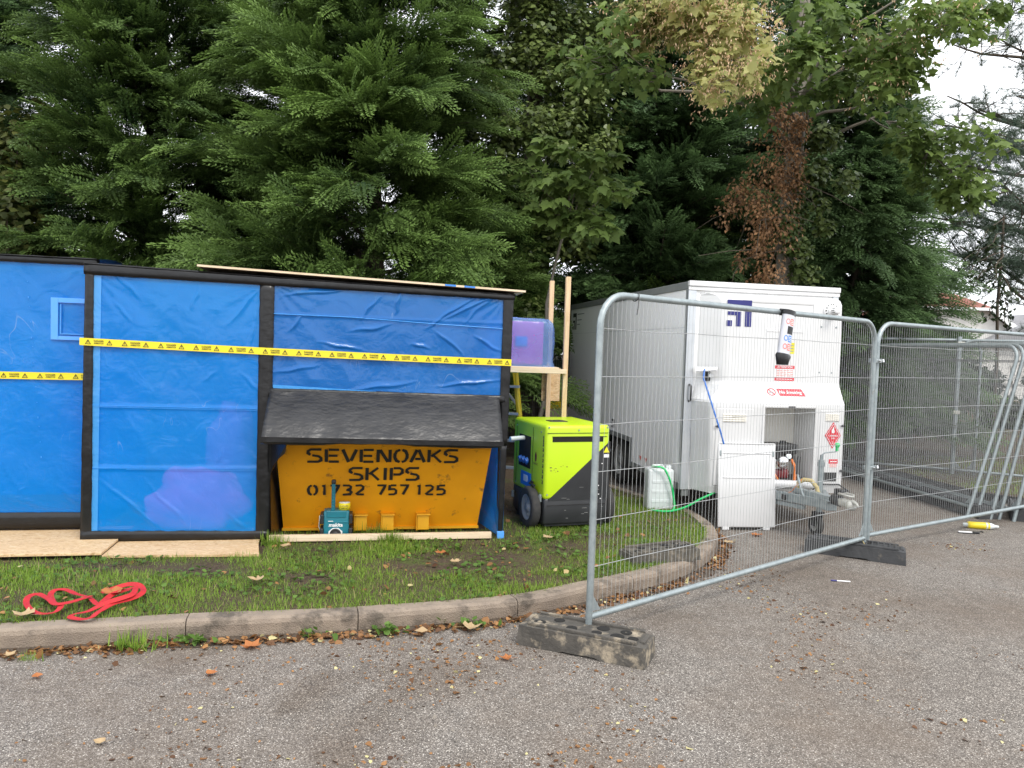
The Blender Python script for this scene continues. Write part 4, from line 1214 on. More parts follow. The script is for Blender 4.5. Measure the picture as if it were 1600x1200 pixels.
z0, bl0, fl0, d0, fr0, br0 = lv[0]
b.add([(bl0, 0, z0), (fl0, -d0, z0), (fr0, -d0, z0), (br0, 0, z0)], [(0, 1, 2, 3)])
# reveal of the hatch
for xa in (HX0, HX1): b.add([(xa, -0.27, HZ0), (xa, 0.105, HZ0), (xa, 0.105, HZ1), (xa, -0.285, HZ1), (xa, -0.278, 0.80)], [(0, 1, 2, 3, 4)])
b.add([(HX0, -0.285, HZ1), (HX1, -0.285, HZ1), (HX1, 0.105, HZ1), (HX0, 0.105, HZ1)], [(0, 1, 2, 3)])
b.add([(HX0, -0.27, HZ0), (HX1, -0.27, HZ0), (HX1, 0.105, HZ0), (HX0, 0.105, HZ0)], [(0, 1, 2, 3)])
nose = b.build('nose', 'grp_white', trailer)
b = MB()
w = 0.022
for a_, c_ in (((HX0 - w, HZ0, ), (HX0, HZ1 + w)), ((HX1, HZ0), (HX1 + w, HZ1 + w))):
    b.prism([(a_[0], a_[1]), (c_[0], a_[1]), (c_[0], c_[1]), (a_[0], c_[1])], 0.02, 0, Matrix.Translation((0, -0.292, 0)))
b.span((HX0, -0.292, HZ1), (HX1, -0.272, HZ1 + w), 0.004)
b.span((0.99, -0.297, HZ1 + 0.006), (1.06, -0.291, HZ1 + 0.02), 0, 1)
b.build('hatch_frame', ['grp_white', 'black_plastic'], nose)
def access_door(x0, x1, z0, z1, vx0, vx1, vz0, vz1, kx):
    """raised moulded door with a louvre panel and a black key latch"""
    b = MB()
    b.box(((x0 + x1) / 2, -0.279, (z0 + z1) / 2), (x1 - x0, 0.018, z1 - z0), 0.008)
    d = b.build('access_door', 'grp_white', nose)
    b = MB(); b.box(((vx0 + vx1) / 2, -0.290, (vz0 + vz1) / 2), (vx1 - vx0, 0.008, vz1 - vz0), 0.003)
    for k in range(4):
        z = vz0 + (vz1 - vz0) * (k + 0.5) / 4
        b.box(((vx0 + vx1) / 2, -0.296, z), (vx1 - vx0 - 0.02, 0.010, 0.006), 0.002)
    b.build('louvre', 'recess_white', d)
    b = MB(); b.cyl((kx, -0.285, vz0 - 0.045), (kx, -0.305, vz0 - 0.045), 0.013, 10); b.box((kx - 0.012, -0.302, vz0 - 0.045), (0.035, 0.012, 0.014), 0.003); b.build('latch', 'black_plastic', d)
access_door(0.215, 0.615, 0.43, 1.20, 0.285, 0.535, 1.065, 1.145, 0.235)
access_door(1.345, 1.615, 0.43, 1.20, 1.40, 1.555, 1.09, 1.17, 1.60)
b = MB(); b.box((1.46, -0.292, 0.52), (0.19, 0.008, 0.09), 0.003); b.cyl((1.60, -0.28, 0.58), (1.60, -0.31, 0.58), 0.013, 10)
b.build('lower_latch', 'black_plastic', nose)
b = MB(); b.box((0.98, -0.166, 1.76), (0.42, 0.006, 0.50), 0.0025); b.box((0.98, -0.17, 1.985), (0.40, 0.006, 0.012), 0.002); b.build('upper_hatch', 'grp_white', nose)
b = MB(); b.box((0.94, -0.150, 2.285), (0.86, 0.03, 0.05), 0.01); b.build('brow_moulding', 'grp_white', nose)
b = MB(); b.box((1.43, -0.160, 2.22), (0.30, 0.016, 0.14), 0.005); b.build('flue_plate', 'grp_white', nose)
b = MB()
M = face_y(1.475, -0.168, 2.215)
b.lathe([(0.0, 0.0), (0.085, 0.0), (0.083, 0.012), (0.068, 0.022), (0.05, 0.024)], 32, 0, M)
b.lathe([(0.050, 0.02), (0.050, 0.05), (0.044, 0.055), (0.036, 0.058), (0.034, 0.12), (0.026, 0.126), (0.0, 0.128)], 24, 0, M)
fl = b.build('flue', 'white_label', nose)
b = MB()
for k in range(14):
    a = 2 * math.pi * k / 14
    b.box((0.066 * math.cos(a), 0.066 * math.sin(a), 0.022), (0.012, 0.012, 0.006), 0, 0, M)
for k in range(10):
    a = 2 * math.pi * k / 10
    b.box((0.034 * math.cos(a), 0.034 * math.sin(a), 0.088), (0.006, 0.006, 0.05), 0, 0, M)
b.build('flue_slot', 'hole_black', fl)
b = MB()
for x, z in ((1.38, 2.05), (1.55, 2.05), (1.38, 1.58), (1.52, 1.58)): b.cyl((x, -0.16, z), (x, -0.170, z), 0.009, 8)
b.build('screw', 'galvanised', nose)
# markings
b = MB(); blocks_logo(b, face_y(0.338, -0.1675, 2.02), 0.265, 0.265)
b.build('front_emblem', 'navy_ink', nose, recalc=False)
b = MB()
x0, z0 = 0.885, 1.485
def rect(b, x0, z0, x1, z1, y, mat): b.add([(x0, y, z0), (x1, y, z0), (x1, y, z1), (x0, y, z1)], [(0, 1, 2, 3)], mat)
rect(b, x0, z0, x0 + 0.215, z0 + 0.155, -0.1700, 1)
rect(b, x0, z0 + 0.122, x0 + 0.215, z0 + 0.155, -0.1712, 0); rect(b, x0, z0, x0 + 0.215, z0 + 0.034, -0.1712, 0)
b.text('ATTENTION', 0.030, face_y(x0 + 0.108, -0.1722, z0 + 0.139), 1, 1.0, bold=0.02)
for k in range(4):
    zz = z0 + 0.048 + k * 0.018
    for m in range(5): rect(b, x0 + 0.02 + m * 0.038, zz, x0 + 0.045 + m * 0.038 + 0.006 * ((k + m) % 2), zz + 0.006, -0.1712, 2)
for m in range(6): rect(b, x0 + 0.02 + m * 0.03, z0 + 0.013, x0 + 0.042 + m * 0.03, z0 + 0.021, -0.1722, 1)
WL = ['red_label', 'white_label', 'red_faded', 'yellow_label', 'grey_text']
b.build('warning_label', WL, nose, recalc=False)
b = MB()
rect(b, 0.99, 1.762, 1.09, 1.875, -0.1700, 3)
for k in range(3): rect(b, 1.005, 1.785 + k * 0.028, 1.075, 1.794 + k * 0.028, -0.1712, 4)
b.build('yellow_label', WL, nose, recalc=False)
b = MB()
def shoulder(x, z):      # point just proud of the sloping shoulder
    t = (z - 1.275) / (1.43 - 1.275)
    return -(0.276 + (0.185 - 0.276) * t) - 0.004
def sh_quad(pts, mat, o=0.0): b.add([(x, shoulder(x, z) - o, z) for x, z in pts], [tuple(range(len(pts)))], mat)
sh_quad([(0.915, 1.335), (1.20, 1.335), (1.165, 1.405), (0.89, 1.405)], 0)
sl = Vector((0, 0.276 - 0.185, 1.43 - 1.275)).normalized(); nn = Vector((1, 0, 0)).cross(sl)
Ms = Matrix(((1, sl.x, nn.x, 1.035), (0, sl.y, nn.y, shoulder(0, 1.37) - 0.002), (0, sl.z, nn.z, 1.37), (0, 0, 0, 1)))
b.text('No Smoking', 0.050, Ms, 1, 0.98, bold=0.02)
for k in range(20):
    a0, a1 = 2 * math.pi * k / 20, 2 * math.pi * (k + 1) / 20
    sh_quad([(0.83 + 0.047 * math.cos(a0), 1.372 + 0.036 * math.sin(a0)), (0.83 + 0.047 * math.cos(a1), 1.372 + 0.036 * math.sin(a1)), (0.83 + 0.038 * math.cos(a1), 1.372 + 0.029 * math.sin(a1)), (0.83 + 0.038 * math.cos(a0), 1.372 + 0.029 * math.sin(a0))], 0)
sh_quad([(0.797, 1.395), (0.803, 1.401), (0.863, 1.349), (0.857, 1.343)], 0)
sh_quad([(0.805, 1.366), (0.852, 1.366), (0.852, 1.374), (0.805, 1.374)], 2, 0.0005)
b.build('no_smoking_label', ['red_label', 'white_label', 'grey_text'], nose, recalc=False)
b = MB()
cx, cz, y = 1.492, 0.945, -0.2925
b.prism([(cx - 0.088, cz), (cx, cz - 0.135), (cx + 0.088, cz), (cx, cz + 0.135)], 0.003, 0, Matrix.Translation((0, y, 0)))
bd = [(cx - 0.078, cz), (cx, cz - 0.120), (cx + 0.078, cz), (cx, cz + 0.120)]; be = [(cx - 0.073, cz), (cx, cz - 0.112), (cx + 0.073, cz), (cx, cz + 0.112)]
b.add([(x, y - 0.0008, z) for x, z in bd + be], [(i, (i + 1) % 4, 4 + (i + 1) % 4, 4 + i) for i in range(4)], 1)
fl_ = [(0, 0.0), (0.016, 0.008), (0.018, 0.026), (0.010, 0.040), (0.012, 0.054), (0.0, 0.070), (-0.006, 0.048), (-0.016, 0.034), (-0.017, 0.012)]
b.add([(cx + x, y - 0.0008, cz + 0.020 + z) for x, z in fl_], [tuple(range(len(fl_)))], 1)
b.text('FLAMMABLE', 0.021, face_y(cx, y - 0.001, cz - 0.004), 1, 0.95, bold=0.02); b.text('GAS', 0.022, face_y(cx, y - 0.001, cz - 0.030), 1, bold=0.02); b.text('2', 0.03, face_y(cx, y - 0.001, cz - 0.075), 1, bold=0.02)
b.build('hazard_diamond', ['red_label', 'white_label'], nose, recalc=False)
b = MB()
rect(b, 1.462, 0.655, 1.562, 0.700, -0.2905, 0); rect(b, 1.475, 0.672, 1.55, 0.682, -0.2912, 1); rect(b, 1.462, 0.615, 1.562, 0.652, -0.2905, 1)
for k in range(3): rect(b, 1.47, 0.620 + k * 0.011, 1.552, 0.625 + k * 0.011, -0.2912, 2)
b.build('red_notice', ['red_label', 'white_label', 'red_faded'], nose, recalc=False)
# power inlet with its lifted flap, grab handle
b = MB(); b.box((0.225, -0.075, 1.525), (0.10, 0.02, 0.13), 0.004, 0, Matrix.Identity(4)); si = b.build('power_inlet', 'black_plastic', nose)
b = MB(); b.add([(0.10, -0.035, 1.60), (0.27, -0.16, 1.605), (0.25, -0.19, 1.575), (0.06, -0.10, 1.555)], [(0, 1, 2, 3)]); b.add([(0.10, -0.035, 1.592), (0.27, -0.16, 1.597), (0.25, -0.19, 1.567), (0.06, -0.10, 1.547)], [(0, 1, 2, 3)]); b.cyl((0.225, -0.085, 1.525), (0.215, -0.14, 1.52), 0.026, 12); b.build('inlet_flap', 'grp_white', si)
b = MB(); b.tube([(0.04, -0.012, 1.245), (0.04, -0.05, 1.26), (0.04, -0.05, 1.40), (0.04, -0.012, 1.415)], 0.012, 8); b.build('grab_handle', 'black_plastic', body)
# engine in the hatch
eng_ = MB()
eng_.box((0.98, -0.12, 0.79), (0.34, 0.22, 0.10), 0.015); eng_.box((0.90, -0.12, 0.76), (0.18, 0.22, 0.16), 0.02); eng_.box((1.10, -0.10, 0.75), (0.10, 0.16, 0.18), 0.02)
eng_.box((0.86, -0.10, 0.62), (0.14, 0.18, 0.14), 0.02); eng_.cyl((1.04, -0.12, 0.84), (1.04, -0.12, 0.865), 0.03, 12)
engine = eng_.build('engine', 'black_plastic', trailer)
b = MB(); b.lathe([(0, 0.05), (0.05, 0.045), (0.066, 0.02), (0.07, -0.02), (0.0, -0.03)], 20, 0, face_y(0.985, -0.225, 0.66)); b.box((0.98, -0.17, 0.64), (0.17, 0.10, 0.13), 0.02); b.cyl((1.06, -0.15, 0.70), (1.06, -0.22, 0.72), 0.03, 12); b.build('crankcase', 'chrome', engine)
b = MB(); b.box((0.985, -0.15, 0.535), (0.16, 0.16, 0.09), 0.015); b.build('sump', 'engine_red', engine)
b = MB(); b.tube([(0.84, -0.22, 0.66), (0.86, -0.26, 0.58), (0.92, -0.29, 0.47)], 0.012, 8); b.tube([(1.11, -0.18, 0.68), (1.135, -0.22, 0.60), (1.12, -0.24, 0.47)], 0.016, 8); b.build('orange_hose', 'cable_orange', engine)
b = MB(); b.span((HX0 + 0.01, -0.24, HZ0 + 0.004), (HX1 - 0.01, 0.08, HZ0 + 0.07), 0.006); b.build('engine_tray', 'black_plastic', engine)
# drawbar, coupling, jockey wheel
b = MB()
b.tube([(0.70, -0.30, 0.455), (1.12, -0.40, 0.452), (1.22, -0.38, 0.45)], 0.045, 14); b.build('gas_pipe', 'grp_white', trailer)
def beam(b, p, q, w, h, mat=0):
    p, q = Vector(p), Vector(q); d = (q - p); L = d.length; d.normalize()
    s = d.cross(Vector((0, 0, 1))).normalized(); u = s.cross(d)
    M = Matrix(((d.x, s.x, u.x, p.x), (d.y, s.y, u.y, p.y), (d.z, s.z, u.z, p.z), (0, 0, 0, 1)))
    b.box((L / 2, 0, 0), (L, w, h), 0.004, mat, M)
b = MB()
beam(b, (0.70, -0.02, 0.345), (1.07, -0.84, 0.36), 0.045, 0.085); beam(b, (1.52, -0.10, 0.335), (1.12, -0.90, 0.355), 0.045, 0.085)
beam(b, (0.80, -0.20, 0.275), (1.0, -0.64, 0.28), 0.05, 0.04)
b.box((1.10, -0.80, 0.405), (0.12, 0.36, 0.012), 0.003); b.box((1.10, -0.86, 0.36), (0.11, 0.16, 0.10), 0.006)
beam(b, (1.0, -0.45, 0.42), (1.09, -0.95, 0.425), 0.07, 0.05)
draw = b.build('drawbar', 'galvanised', trailer)
b = MB(); b.box((0.872, -0.46, 0.35), (0.012, 0.10, 0.05), 0, 0, Matrix.Identity(4)); b.build('maker_plate', 'black_plastic', draw)
b = MB(); b.lathe([(0.0, -0.01)] + [(0.042 + 0.008 * (k % 2), k * 0.013) for k in range(11)] + [(0.0, 0.14)], 18, 0, Matrix.Translation((1.10, -0.95, 0.425)) @ Matrix.Rotation(rad(90), 4, 'X')); b.build('bellows', 'black_plastic', draw)
b = MB()
b.box((1.10, -1.13, 0.425), (0.075, 0.12, 0.07), 0.015); b.lathe([(0.0, 0.045), (0.030, 0.040), (0.048, 0.01), (0.05, -0.03), (0.04, -0.045), (0.0, -0.045)], 20, 0, Matrix.Translation((1.10, -1.22, 0.425)))
b.tube([(1.10, -1.04, 0.48), (1.06, -1.10, 0.505), (1.06, -1.20, 0.505), (1.10, -1.25, 0.50), (1.14, -1.20, 0.505), (1.14, -1.10, 0.505), (1.10, -1.04, 0.48)], 0.011, 8)
b.tube([(1.10, -1.24, 0.46), (1.10, -1.30, 0.45), (1.10, -1.33, 0.43)], [0.02, 0.015, 0.008], 8)
b.build('coupling_head', 'cast_metal', draw)
b = MB()
b.cyl((1.17, -0.62, 0.20), (1.17, -0.62, 0.74), 0.028, 14); b.cyl((1.17, -0.62, 0.74), (1.17, -0.62, 0.79), 0.016, 10)
b.tube([(1.17, -0.62, 0.785), (1.19, -0.63, 0.81), (1.30, -0.66, 0.83)], 0.007, 6); b.cyl((1.17, -0.62, 0.68), (1.17, -0.62, 0.72), 0.034, 14)
jk = b.build('jockey_stand', 'galvanised', trailer)
b = MB(); b.cyl((1.305, -0.66, 0.835), (1.305, -0.66, 0.885), 0.014, 10); b.lathe([(0.0, 0.05), (0.02, 0.045), (0.024, 0.02), (0.012, 0.0)], 12, 0, Matrix.Translation((1.305, -0.66, 0.865))); b.build('crank_knob', 'hose_green', jk)
b = MB(); b.box((1.17, -0.62, 0.225), (0.085, 0.07, 0.02), 0.004)
for sx in (-1, 1): b.box((1.17 + sx * 0.04, -0.60, 0.16), (0.008, 0.06, 0.14), 0.002)
b.build('fork', 'black_plastic', jk)
wheel(jk, (1.17, -0.585, 0.098), 0.098, 0.062, 'X', 'jockey_wheel')
b = MB(); b.tube([(0.95, -0.70, 0.40), (0.93, -0.68, 0.47), (0.92, -0.62, 0.62)], 0.011, 8); hb = b.build('brake_lever', 'galvanised', draw)
b = MB(); b.tube([(0.92, -0.625, 0.60), (0.93, -0.60, 0.68), (0.97, -0.56, 0.76)], 0.018, 8); b.build('lever_grip', 'black_plastic', hb)
b = MB(); b.tube([(1.02, -0.50, 0.44), (1.00, -0.52, 0.50), (1.04, -0.55, 0.535), (1.10, -0.58, 0.53), (1.14, -0.62, 0.47), (1.14, -0.64, 0.42)], 0.022, 10); b.build('tan_hose', 'hose_tan', trailer)
b = MB()
b.tube([(1.20, -0.45, 0.42), (1.22, -0.60, 0.50), (1.28, -0.75, 0.525), (1.32, -0.85, 0.48), (1.33, -0.88, 0.42)], 0.007, 6); b.box((1.34, -0.70, 0.44), (0.07, 0.12, 0.06), 0.01)
b.build('electric_lead', 'black_plastic', trailer)
b = MB(); b.tube([(0.90, -0.44, 0.36), (0.915, -0.55, 0.42), (0.93, -0.62, 0.50), (1.0, -0.58, 0.545)], 0.0035, 5); b.build('thin_red_wire', 'cable_orange', trailer)
# wheels, mudguard shadow box, chassis
for y in (2.22,):
    wheel(trailer, (0.115, y, 0.315), 0.315, 0.17, 'X', 'road_wheel'); wheel(trailer, (TW - 0.115, y, 0.315), 0.315, 0.17, 'X', 'road_wheel')
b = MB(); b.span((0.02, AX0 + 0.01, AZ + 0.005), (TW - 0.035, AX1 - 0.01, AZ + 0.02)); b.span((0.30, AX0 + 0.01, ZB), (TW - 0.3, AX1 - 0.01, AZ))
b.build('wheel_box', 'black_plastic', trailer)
b = MB()
beam(b, (0.36, 0.0, 0.29), (0.36, TL - 0.1, 0.29), 0.05, 0.08); beam(b, (1.30, 0.0, 0.29), (1.30, TL - 0.1, 0.29), 0.05, 0.08); b.cyl((0.1, 2.22, 0.315), (TW - 0.1, 2.22, 0.315), 0.035, 10)
b.build('chassis', 'black_plastic', trailer)
b = MB(); b.box((0.05, 0.03, 0.30), (0.07, 0.05, 0.07), 0.004); b.build('mud_flap', 'trim_grey', trailer)
b = MB()
b.tube([TRM.inverted() @ at(px, py, Y) for px, py, Y in ((1101, 577, 7.66), (1099, 590, 7.60), (1108, 618, 7.52), (1118, 650, 7.44), (1126, 675, 7.42), (1131, 694, 7.42))], 0.0085, 8)
o = b.build('power_cable', 'cable_blue', None); place(o, TR_LOC, TR_RZ); tag(o, 'blue power cable hanging down the front of the white trailer', 'cable')

# hatch cover leaning against the nose
HM = Matrix.Translation(TRM @ Vector((0.245, -0.375, 0.0)))
cover = empty('hatch_cover', 'white moulded panel taken off the trailer, leaning against its nose', 'panel', HM.translation, TR_RZ - rad(4))
T = Matrix.Rotation(rad(-6), 4, 'X')
b = MB(); b.box((0.295, 0.0, 0.445), (0.595, 0.022, 0.83), 0.010, 0, T)
b.box((0.295, -0.012, 0.52), (0.50, 0.012, 0.010), 0.003, 0, T); b.box((0.295, -0.012, 0.76), (0.50, 0.012, 0.008), 0.003, 0, T)
b.box((0.295, -0.010, 0.858), (0.57, 0.016, 0.012), 0.003, 0, T)
b.build('panel', 'grp_white', cover)
for x in (0.08, 0.50):
    b = MB(); b.box((x, 0.0, 0.022), (0.07, 0.02, 0.036), 0.004, 0, T); b.build('foot_lug', 'grp_white', cover)
for x in (0.022, 0.565):
    b = MB(); b.box((x, -0.014, 0.76), (0.018, 0.012, 0.055), 0.004, 0, T); b.build('catch', 'galvanised', cover)

# water container and green hose
can = empty('water_container', 'translucent white plastic water container beside the trailer on the grass', 'container', (1.56, 7.86, LAWN_Z), rad(6))
b = MB()
b.box((0, 0, 0.215), (0.275, 0.17, 0.43), 0.03, 0, seg=4)
for k in range(3): b.box((0, -0.086, 0.10 + 0.10 * k), (0.20, 0.006, 0.03), 0.002)
b.build('body', 'hdpe_white', can)
b = MB(); b.tube([(-0.08, 0, 0.42), (-0.07, 0, 0.455), (0.03, 0, 0.455), (0.05, 0, 0.42)], 0.016, 8); b.build('handle', 'hdpe_white', can)
b = MB(); b.lathe([(0, 0.03), (0.028, 0.03), (0.03, 0.0)], 16, 0, Matrix.Translation((0.095, 0, 0.43))); b.build('cap', 'hdpe_white', can)
def spline(P, per=10): return catmull([Vector(p) for p in P], 0.03)
b = MB()
b.tube(spline([(1.47, 7.80, 0.555), (1.50, 7.74, 0.565), (1.58, 7.73, 0.55), (1.65, 7.73, 0.42), (1.69, 7.74, 0.27), (1.70, 7.72, 0.16), (1.66, 7.66, 0.13), (1.56, 7.66, 0.125), (1.48, 7.70, 0.125)]), 0.011, 8)
b.tube(spline([(1.46, 7.70, 0.125), (1.56, 7.62, 0.13), (1.68, 7.60, 0.15), (1.80, 7.58, 0.20), (1.92, 7.56, 0.28), (2.02, 7.56, 0.33), (2.10, 7.60, 0.36)]), 0.011, 8)
o = b.build('garden_hose', 'hose_green'); tag(o, 'bright green hose looping over the water container to the trailer', 'hose')

# ================================================================ MESH FENCE PANELS
PW, PH = 3.45, 2.0          # width between posts, height above the foot
def fence_parts(root, wire_mat='wire_grey', tube_mat='galvanised', spacing=0.038, rounded=True):
    """panel in its own frame: x along, z up; posts start at z=0 (inside the foot)"""
    r, c = 0.0205, 0.19
    arc0 = [(c - c * math.cos(a), 0, PH - c + c * math.sin(a)) for a in [rad(90 * k / 7) for k in range(8)]]
    arc1 = [(PW - c + c * math.sin(a), 0, PH - c + c * math.cos(a)) for a in [rad(90 * k / 7) for k in range(8)]]
    path = [(0, 0, -0.03)] + arc0 + arc1 + [(PW, 0, -0.03)]
    b = MB(); b.tube(path, r, 12); b.tube([(0, 0, 0.108), (PW, 0, 0.108)], r * 0.95, 12)
    b.build('tube_frame', tube_mat, root)
    for x, s in ((0, 1), (PW, -1)):
        b = MB(); b.prism([(x, 0.14), (x + s * 0.095, 0.135), (x, 0.27)] if s > 0 else [(x - 0.095, 0.135), (x, 0.14), (x, 0.27)], 0.004, 0, Matrix.Translation((0, -0.002, 0))); b.build('gusset', tube_mat, root)
    b = MB()
    def wire(p, q, r):
        b.tube([p, q], r, 4, 0, None, False, False)
    n = int((PW - 0.06) / spacing)
    for k in range(n + 1):
        x = 0.03 + (PW - 0.06) * k / n
        top = PH - 0.012
        if x < c: top = PH - c + math.sqrt(max(0, c * c - (c - x) ** 2))
        if x > PW - c: top = PH - c + math.sqrt(max(0, c * c - (x - PW + c) ** 2))
        j = 0.004 * mnoise.noise(Vector((k * 3.7, root.location.x, 0)))
        wire((x + j, -0.002, 0.125), (x - j, -0.002, top), 0.00135)
    for z in (0.40, 0.68, 0.96, 1.24, 1.52, 1.80):
        b.tube([(0.015 + (PW - 0.03) * k / 8, 0.003, z + 0.008 * mnoise.noise(Vector((k * 2.2, z * 7, root.location.x)))) for k in range(9)], 0.0022, 4, 0, None, False, False)
    b.build('wire_mesh', wire_mat, root)
def ang(p, q): return math.atan2(q[1] - p[1], q[0] - p[0])
F1, F2 = (0.497, 4.405), (3.150, 6.640)
pn1 = empty('mesh_fence', 'galvanised mesh fence panel nearest the camera, standing in two dark blocks across the trailer', 'mesh fence', (F1[0], F1[1], 0.055), ang(F1, F2), 'mesh fence panels')
fence_parts(pn1)
F3, F4 = (3.215, 6.735), (6.10, 8.63)
pn2 = empty('mesh_fence', 'galvanised mesh fence panel running out of the right edge, clipped to the nearest panel', 'mesh fence', (F3[0], F3[1], 0.055), ang(F3, F4), 'mesh fence panels')
for ch in [x for x in bpy.data.objects if x.parent == pn1]: copy_tree(ch, pn2)
for k, z in enumerate((1.72, 0.78)):
    c = empty('fence_clip', 'upper steel clip joining the two nearest mesh fence panels' if k == 0 else 'lower steel clip joining the two nearest mesh fence panels', 'clip', (3.182, 6.688, z), ang(F1, F2), 'fence clips')
    b = MB(); b.box((0, -0.025, 0), (0.13, 0.008, 0.035), 0.003); b.box((0, 0.028, 0), (0.13, 0.008, 0.035), 0.003); b.build('plate', 'galvanised', c)
    b = MB(); b.cyl((0, -0.05, 0), (0, 0.05, 0), 0.006, 8); b.cyl((0, -0.045, 0), (0, -0.030, 0), 0.012, 6); b.cyl((0.07, -0.035, -0.01), (0.07, -0.03, 0.015), 0.012, 6); b.build('bolt', 'chrome', c)

# panels stored leaning one behind another at the right
lean = []
base = empty('mesh_fence', 'foremost of the mesh fence panels stored leaning in a row at the right', 'mesh fence', (5.22, 8.50, 0.012), rad(98), 'leaning mesh fence panels')
LEAN_LAB = ['foremost of the mesh fence panels stored leaning in a row at the right', 'second mesh fence panel from the front of the leaning row', 'third mesh fence panel from the front of the leaning row', 'fourth mesh fence panel of the leaning row, behind three others', 'rearmost mesh fence panel of the leaning row at the right']
fence_parts(base, 'wire_dull')
for k in range(5):
    o = base if k == 0 else copy_tree(base)
    o['label'] = LEAN_LAB[k]
    o.location = (5.17 + 0.105 * k, 8.50 - 0.04 * k + 0.05 * (k % 2), 0.012)
    o.rotation_euler = (rad(15.5 - 1.0 * k), 0, rad(98 - 0.5 * k))
    o.rotation_mode = 'XYZ'
# upright perimeter panels behind
def upright(loc, rz, label, **kw):
    p = empty('mesh_fence', label, 'mesh fence', loc, rz, 'upright mesh fence panels behind')
    for ch in [x for x in bpy.data.objects if x.parent == base]: copy_tree(ch, p)
    return p
upright((6.50, 11.1, 0.06), rad(-32), 'upright mesh fence panel behind the leaning row at the right')
upright((3.55, 12.3, 0.06), rad(-22), 'upright mesh fence panel behind the right rear of the trailer')
upright((-2.42, 12.75, LAWN_Z - 0.03), rad(0), 'upright mesh fence panel behind the timber stand')
p0 = empty('fence_post', 'upright grey steel post with a clip behind the leaning fence panels', 'post', (6.47, 11.08, 0.06), 0)
b = MB(); b.cyl((0, 0, 0), (0, 0, 2.05), 0.03, 12); b.build('tube', 'galvanised', p0)
b = MB(); b.box((0.01, -0.03, 1.95), (0.10, 0.02, 0.05), 0.004); b.box((0.0, -0.03, 0.95), (0.10, 0.02, 0.05), 0.004); b.build('clip', 'cast_metal', p0)

# feet of the fence
def block(name, label, loc, rz, size, mat, cells, holes, group='fence foot blocks', ribs=False, notch=True, tilt=0):
    L, Wd, H = size
    o = empty(name, label, 'foot block', loc, rz, group)
    o.rotation_euler = (0, tilt, rz)
    bm = bmesh.new()
    nx, ny = cells
    bmesh.ops.create_grid(bm, x_segments=nx * 2, y_segments=ny * 2, size=0.5)
    for v in bm.verts:
        v.co = Vector((v.co.x * L, v.co.y * Wd, H))
    bm.faces.ensure_lookup_table()
    geo = bmesh.ops.extrude_face_region(bm, geom=bm.faces[:])
    for v in [g for g in geo['geom'] if isinstance(g, bmesh.types.BMVert)]: v.co.z = 0.0
    bm.normal_update()
    for v in bm.verts:
        e = abs(v.co.x) / (L / 2)
        if v.co.z < 0.01: v.co.y *= 1.04; v.co.x *= 1.01
        else:
            if e > 0.93: v.co.z -= 0.012; v.co.y *= 0.93
            if abs(v.co.y) > Wd * 0.49: v.co.z -= 0.008
        if notch and e < 0.3 and v.co.z < 0.01: v.co.z += 0.012
        v.co += Vector((mnoise.noise(v.co * 9 + Vector(loc)), mnoise.noise(v.co * 9 + Vector((5, 1, 0))), mnoise.noise(v.co * 9 + Vector((1, 7, 3))))) * 0.006
    b = MB(); b.bm(bm, 0, None, False)
    body = b.build('body', mat, o)
    for hx, hy, r in holes:
        b = MB()
        b.lathe([(0.0, H - 0.001 + 0.002), (r, H + 0.004), (r * 1.25, H + 0.002), (r * 1.3, H - 0.01)], 14, 0, Matrix.Translation((hx * L, hy * Wd, 0)))
        b.build('socket_hole', 'hole_black', body)
    b = MB()
    for s in (-1, 1):
        b.box((0, s * Wd * 0.40, H + 0.004), (L * 0.86, Wd * 0.10, 0.022), 0.006)
        b.box((s * L * 0.46, 0, H - 0.002), (0.03, Wd * 0.55, 0.02), 0.006)
    if ribs:
        for k in range(15): b.box((-L * 0.40 + L * 0.80 * k / 14, 0, H + 0.004), (0.012, Wd * 0.72, 0.014), 0.003)
    b.build('top_ridge', mat, body)
    return o
HO = [(-0.36, -0.18, 0.030), (-0.24, 0.18, 0.026), (-0.10, -0.16, 0.026), (0.12, 0.17, 0.030), (0.10, -0.16, 0.024), (0.26, -0.15, 0.032), (0.30, 0.18, 0.028), (0.38, -0.12, 0.024)]
block('foot_block', 'mud-caked fence foot under the near end of the closest mesh panel', (0.475, 4.325, 0.0), rad(-24), (0.75, 0.24, 0.125), 'muddy_block', (8, 3), HO)
block('foot_block', 'black ribbed rubber fence foot where the two nearest mesh panels meet', (3.06, 6.63, 0.0), rad(-27), (0.80, 0.22, 0.12), 'rubber_foot', (8, 3), HO[:4], ribs=True)
block('foot_block', 'weathered spare fence foot lying on the grass inside the mesh fence', (1.20, 5.90, LAWN_Z), rad(22), (0.60, 0.23, 0.10), 'mossy_block', (8, 3), HO, tilt=rad(-2))
RB = ['black rubber foot at the near end of the leaning panels, by the yellow bottle', 'black rubber foot second from the near end of the leaning panels', 'black rubber foot at the middle of the leaning panels', 'black rubber foot third from the far end under the leaning panels', 'black rubber foot second from the far end under the leaning panels', 'black rubber foot at the far end of the leaning panels, beside the trailer']
for k in range(6):
    block('foot_block', RB[k], (5.30 - 0.065 * k, 8.72 + 0.66 * k, 0.0), rad(97), (0.64, 0.22, 0.13), 'rubber_foot', (6, 2), HO[:3], 'feet under the leaning panels', ribs=True)
block('foot_block', 'black rubber foot in the stack at the far right behind the fence', (5.86, 8.62, 0.0), rad(60), (0.7, 0.24, 0.14), 'rubber_foot', (6, 2), HO[:3], 'feet under the leaning panels', ribs=True)

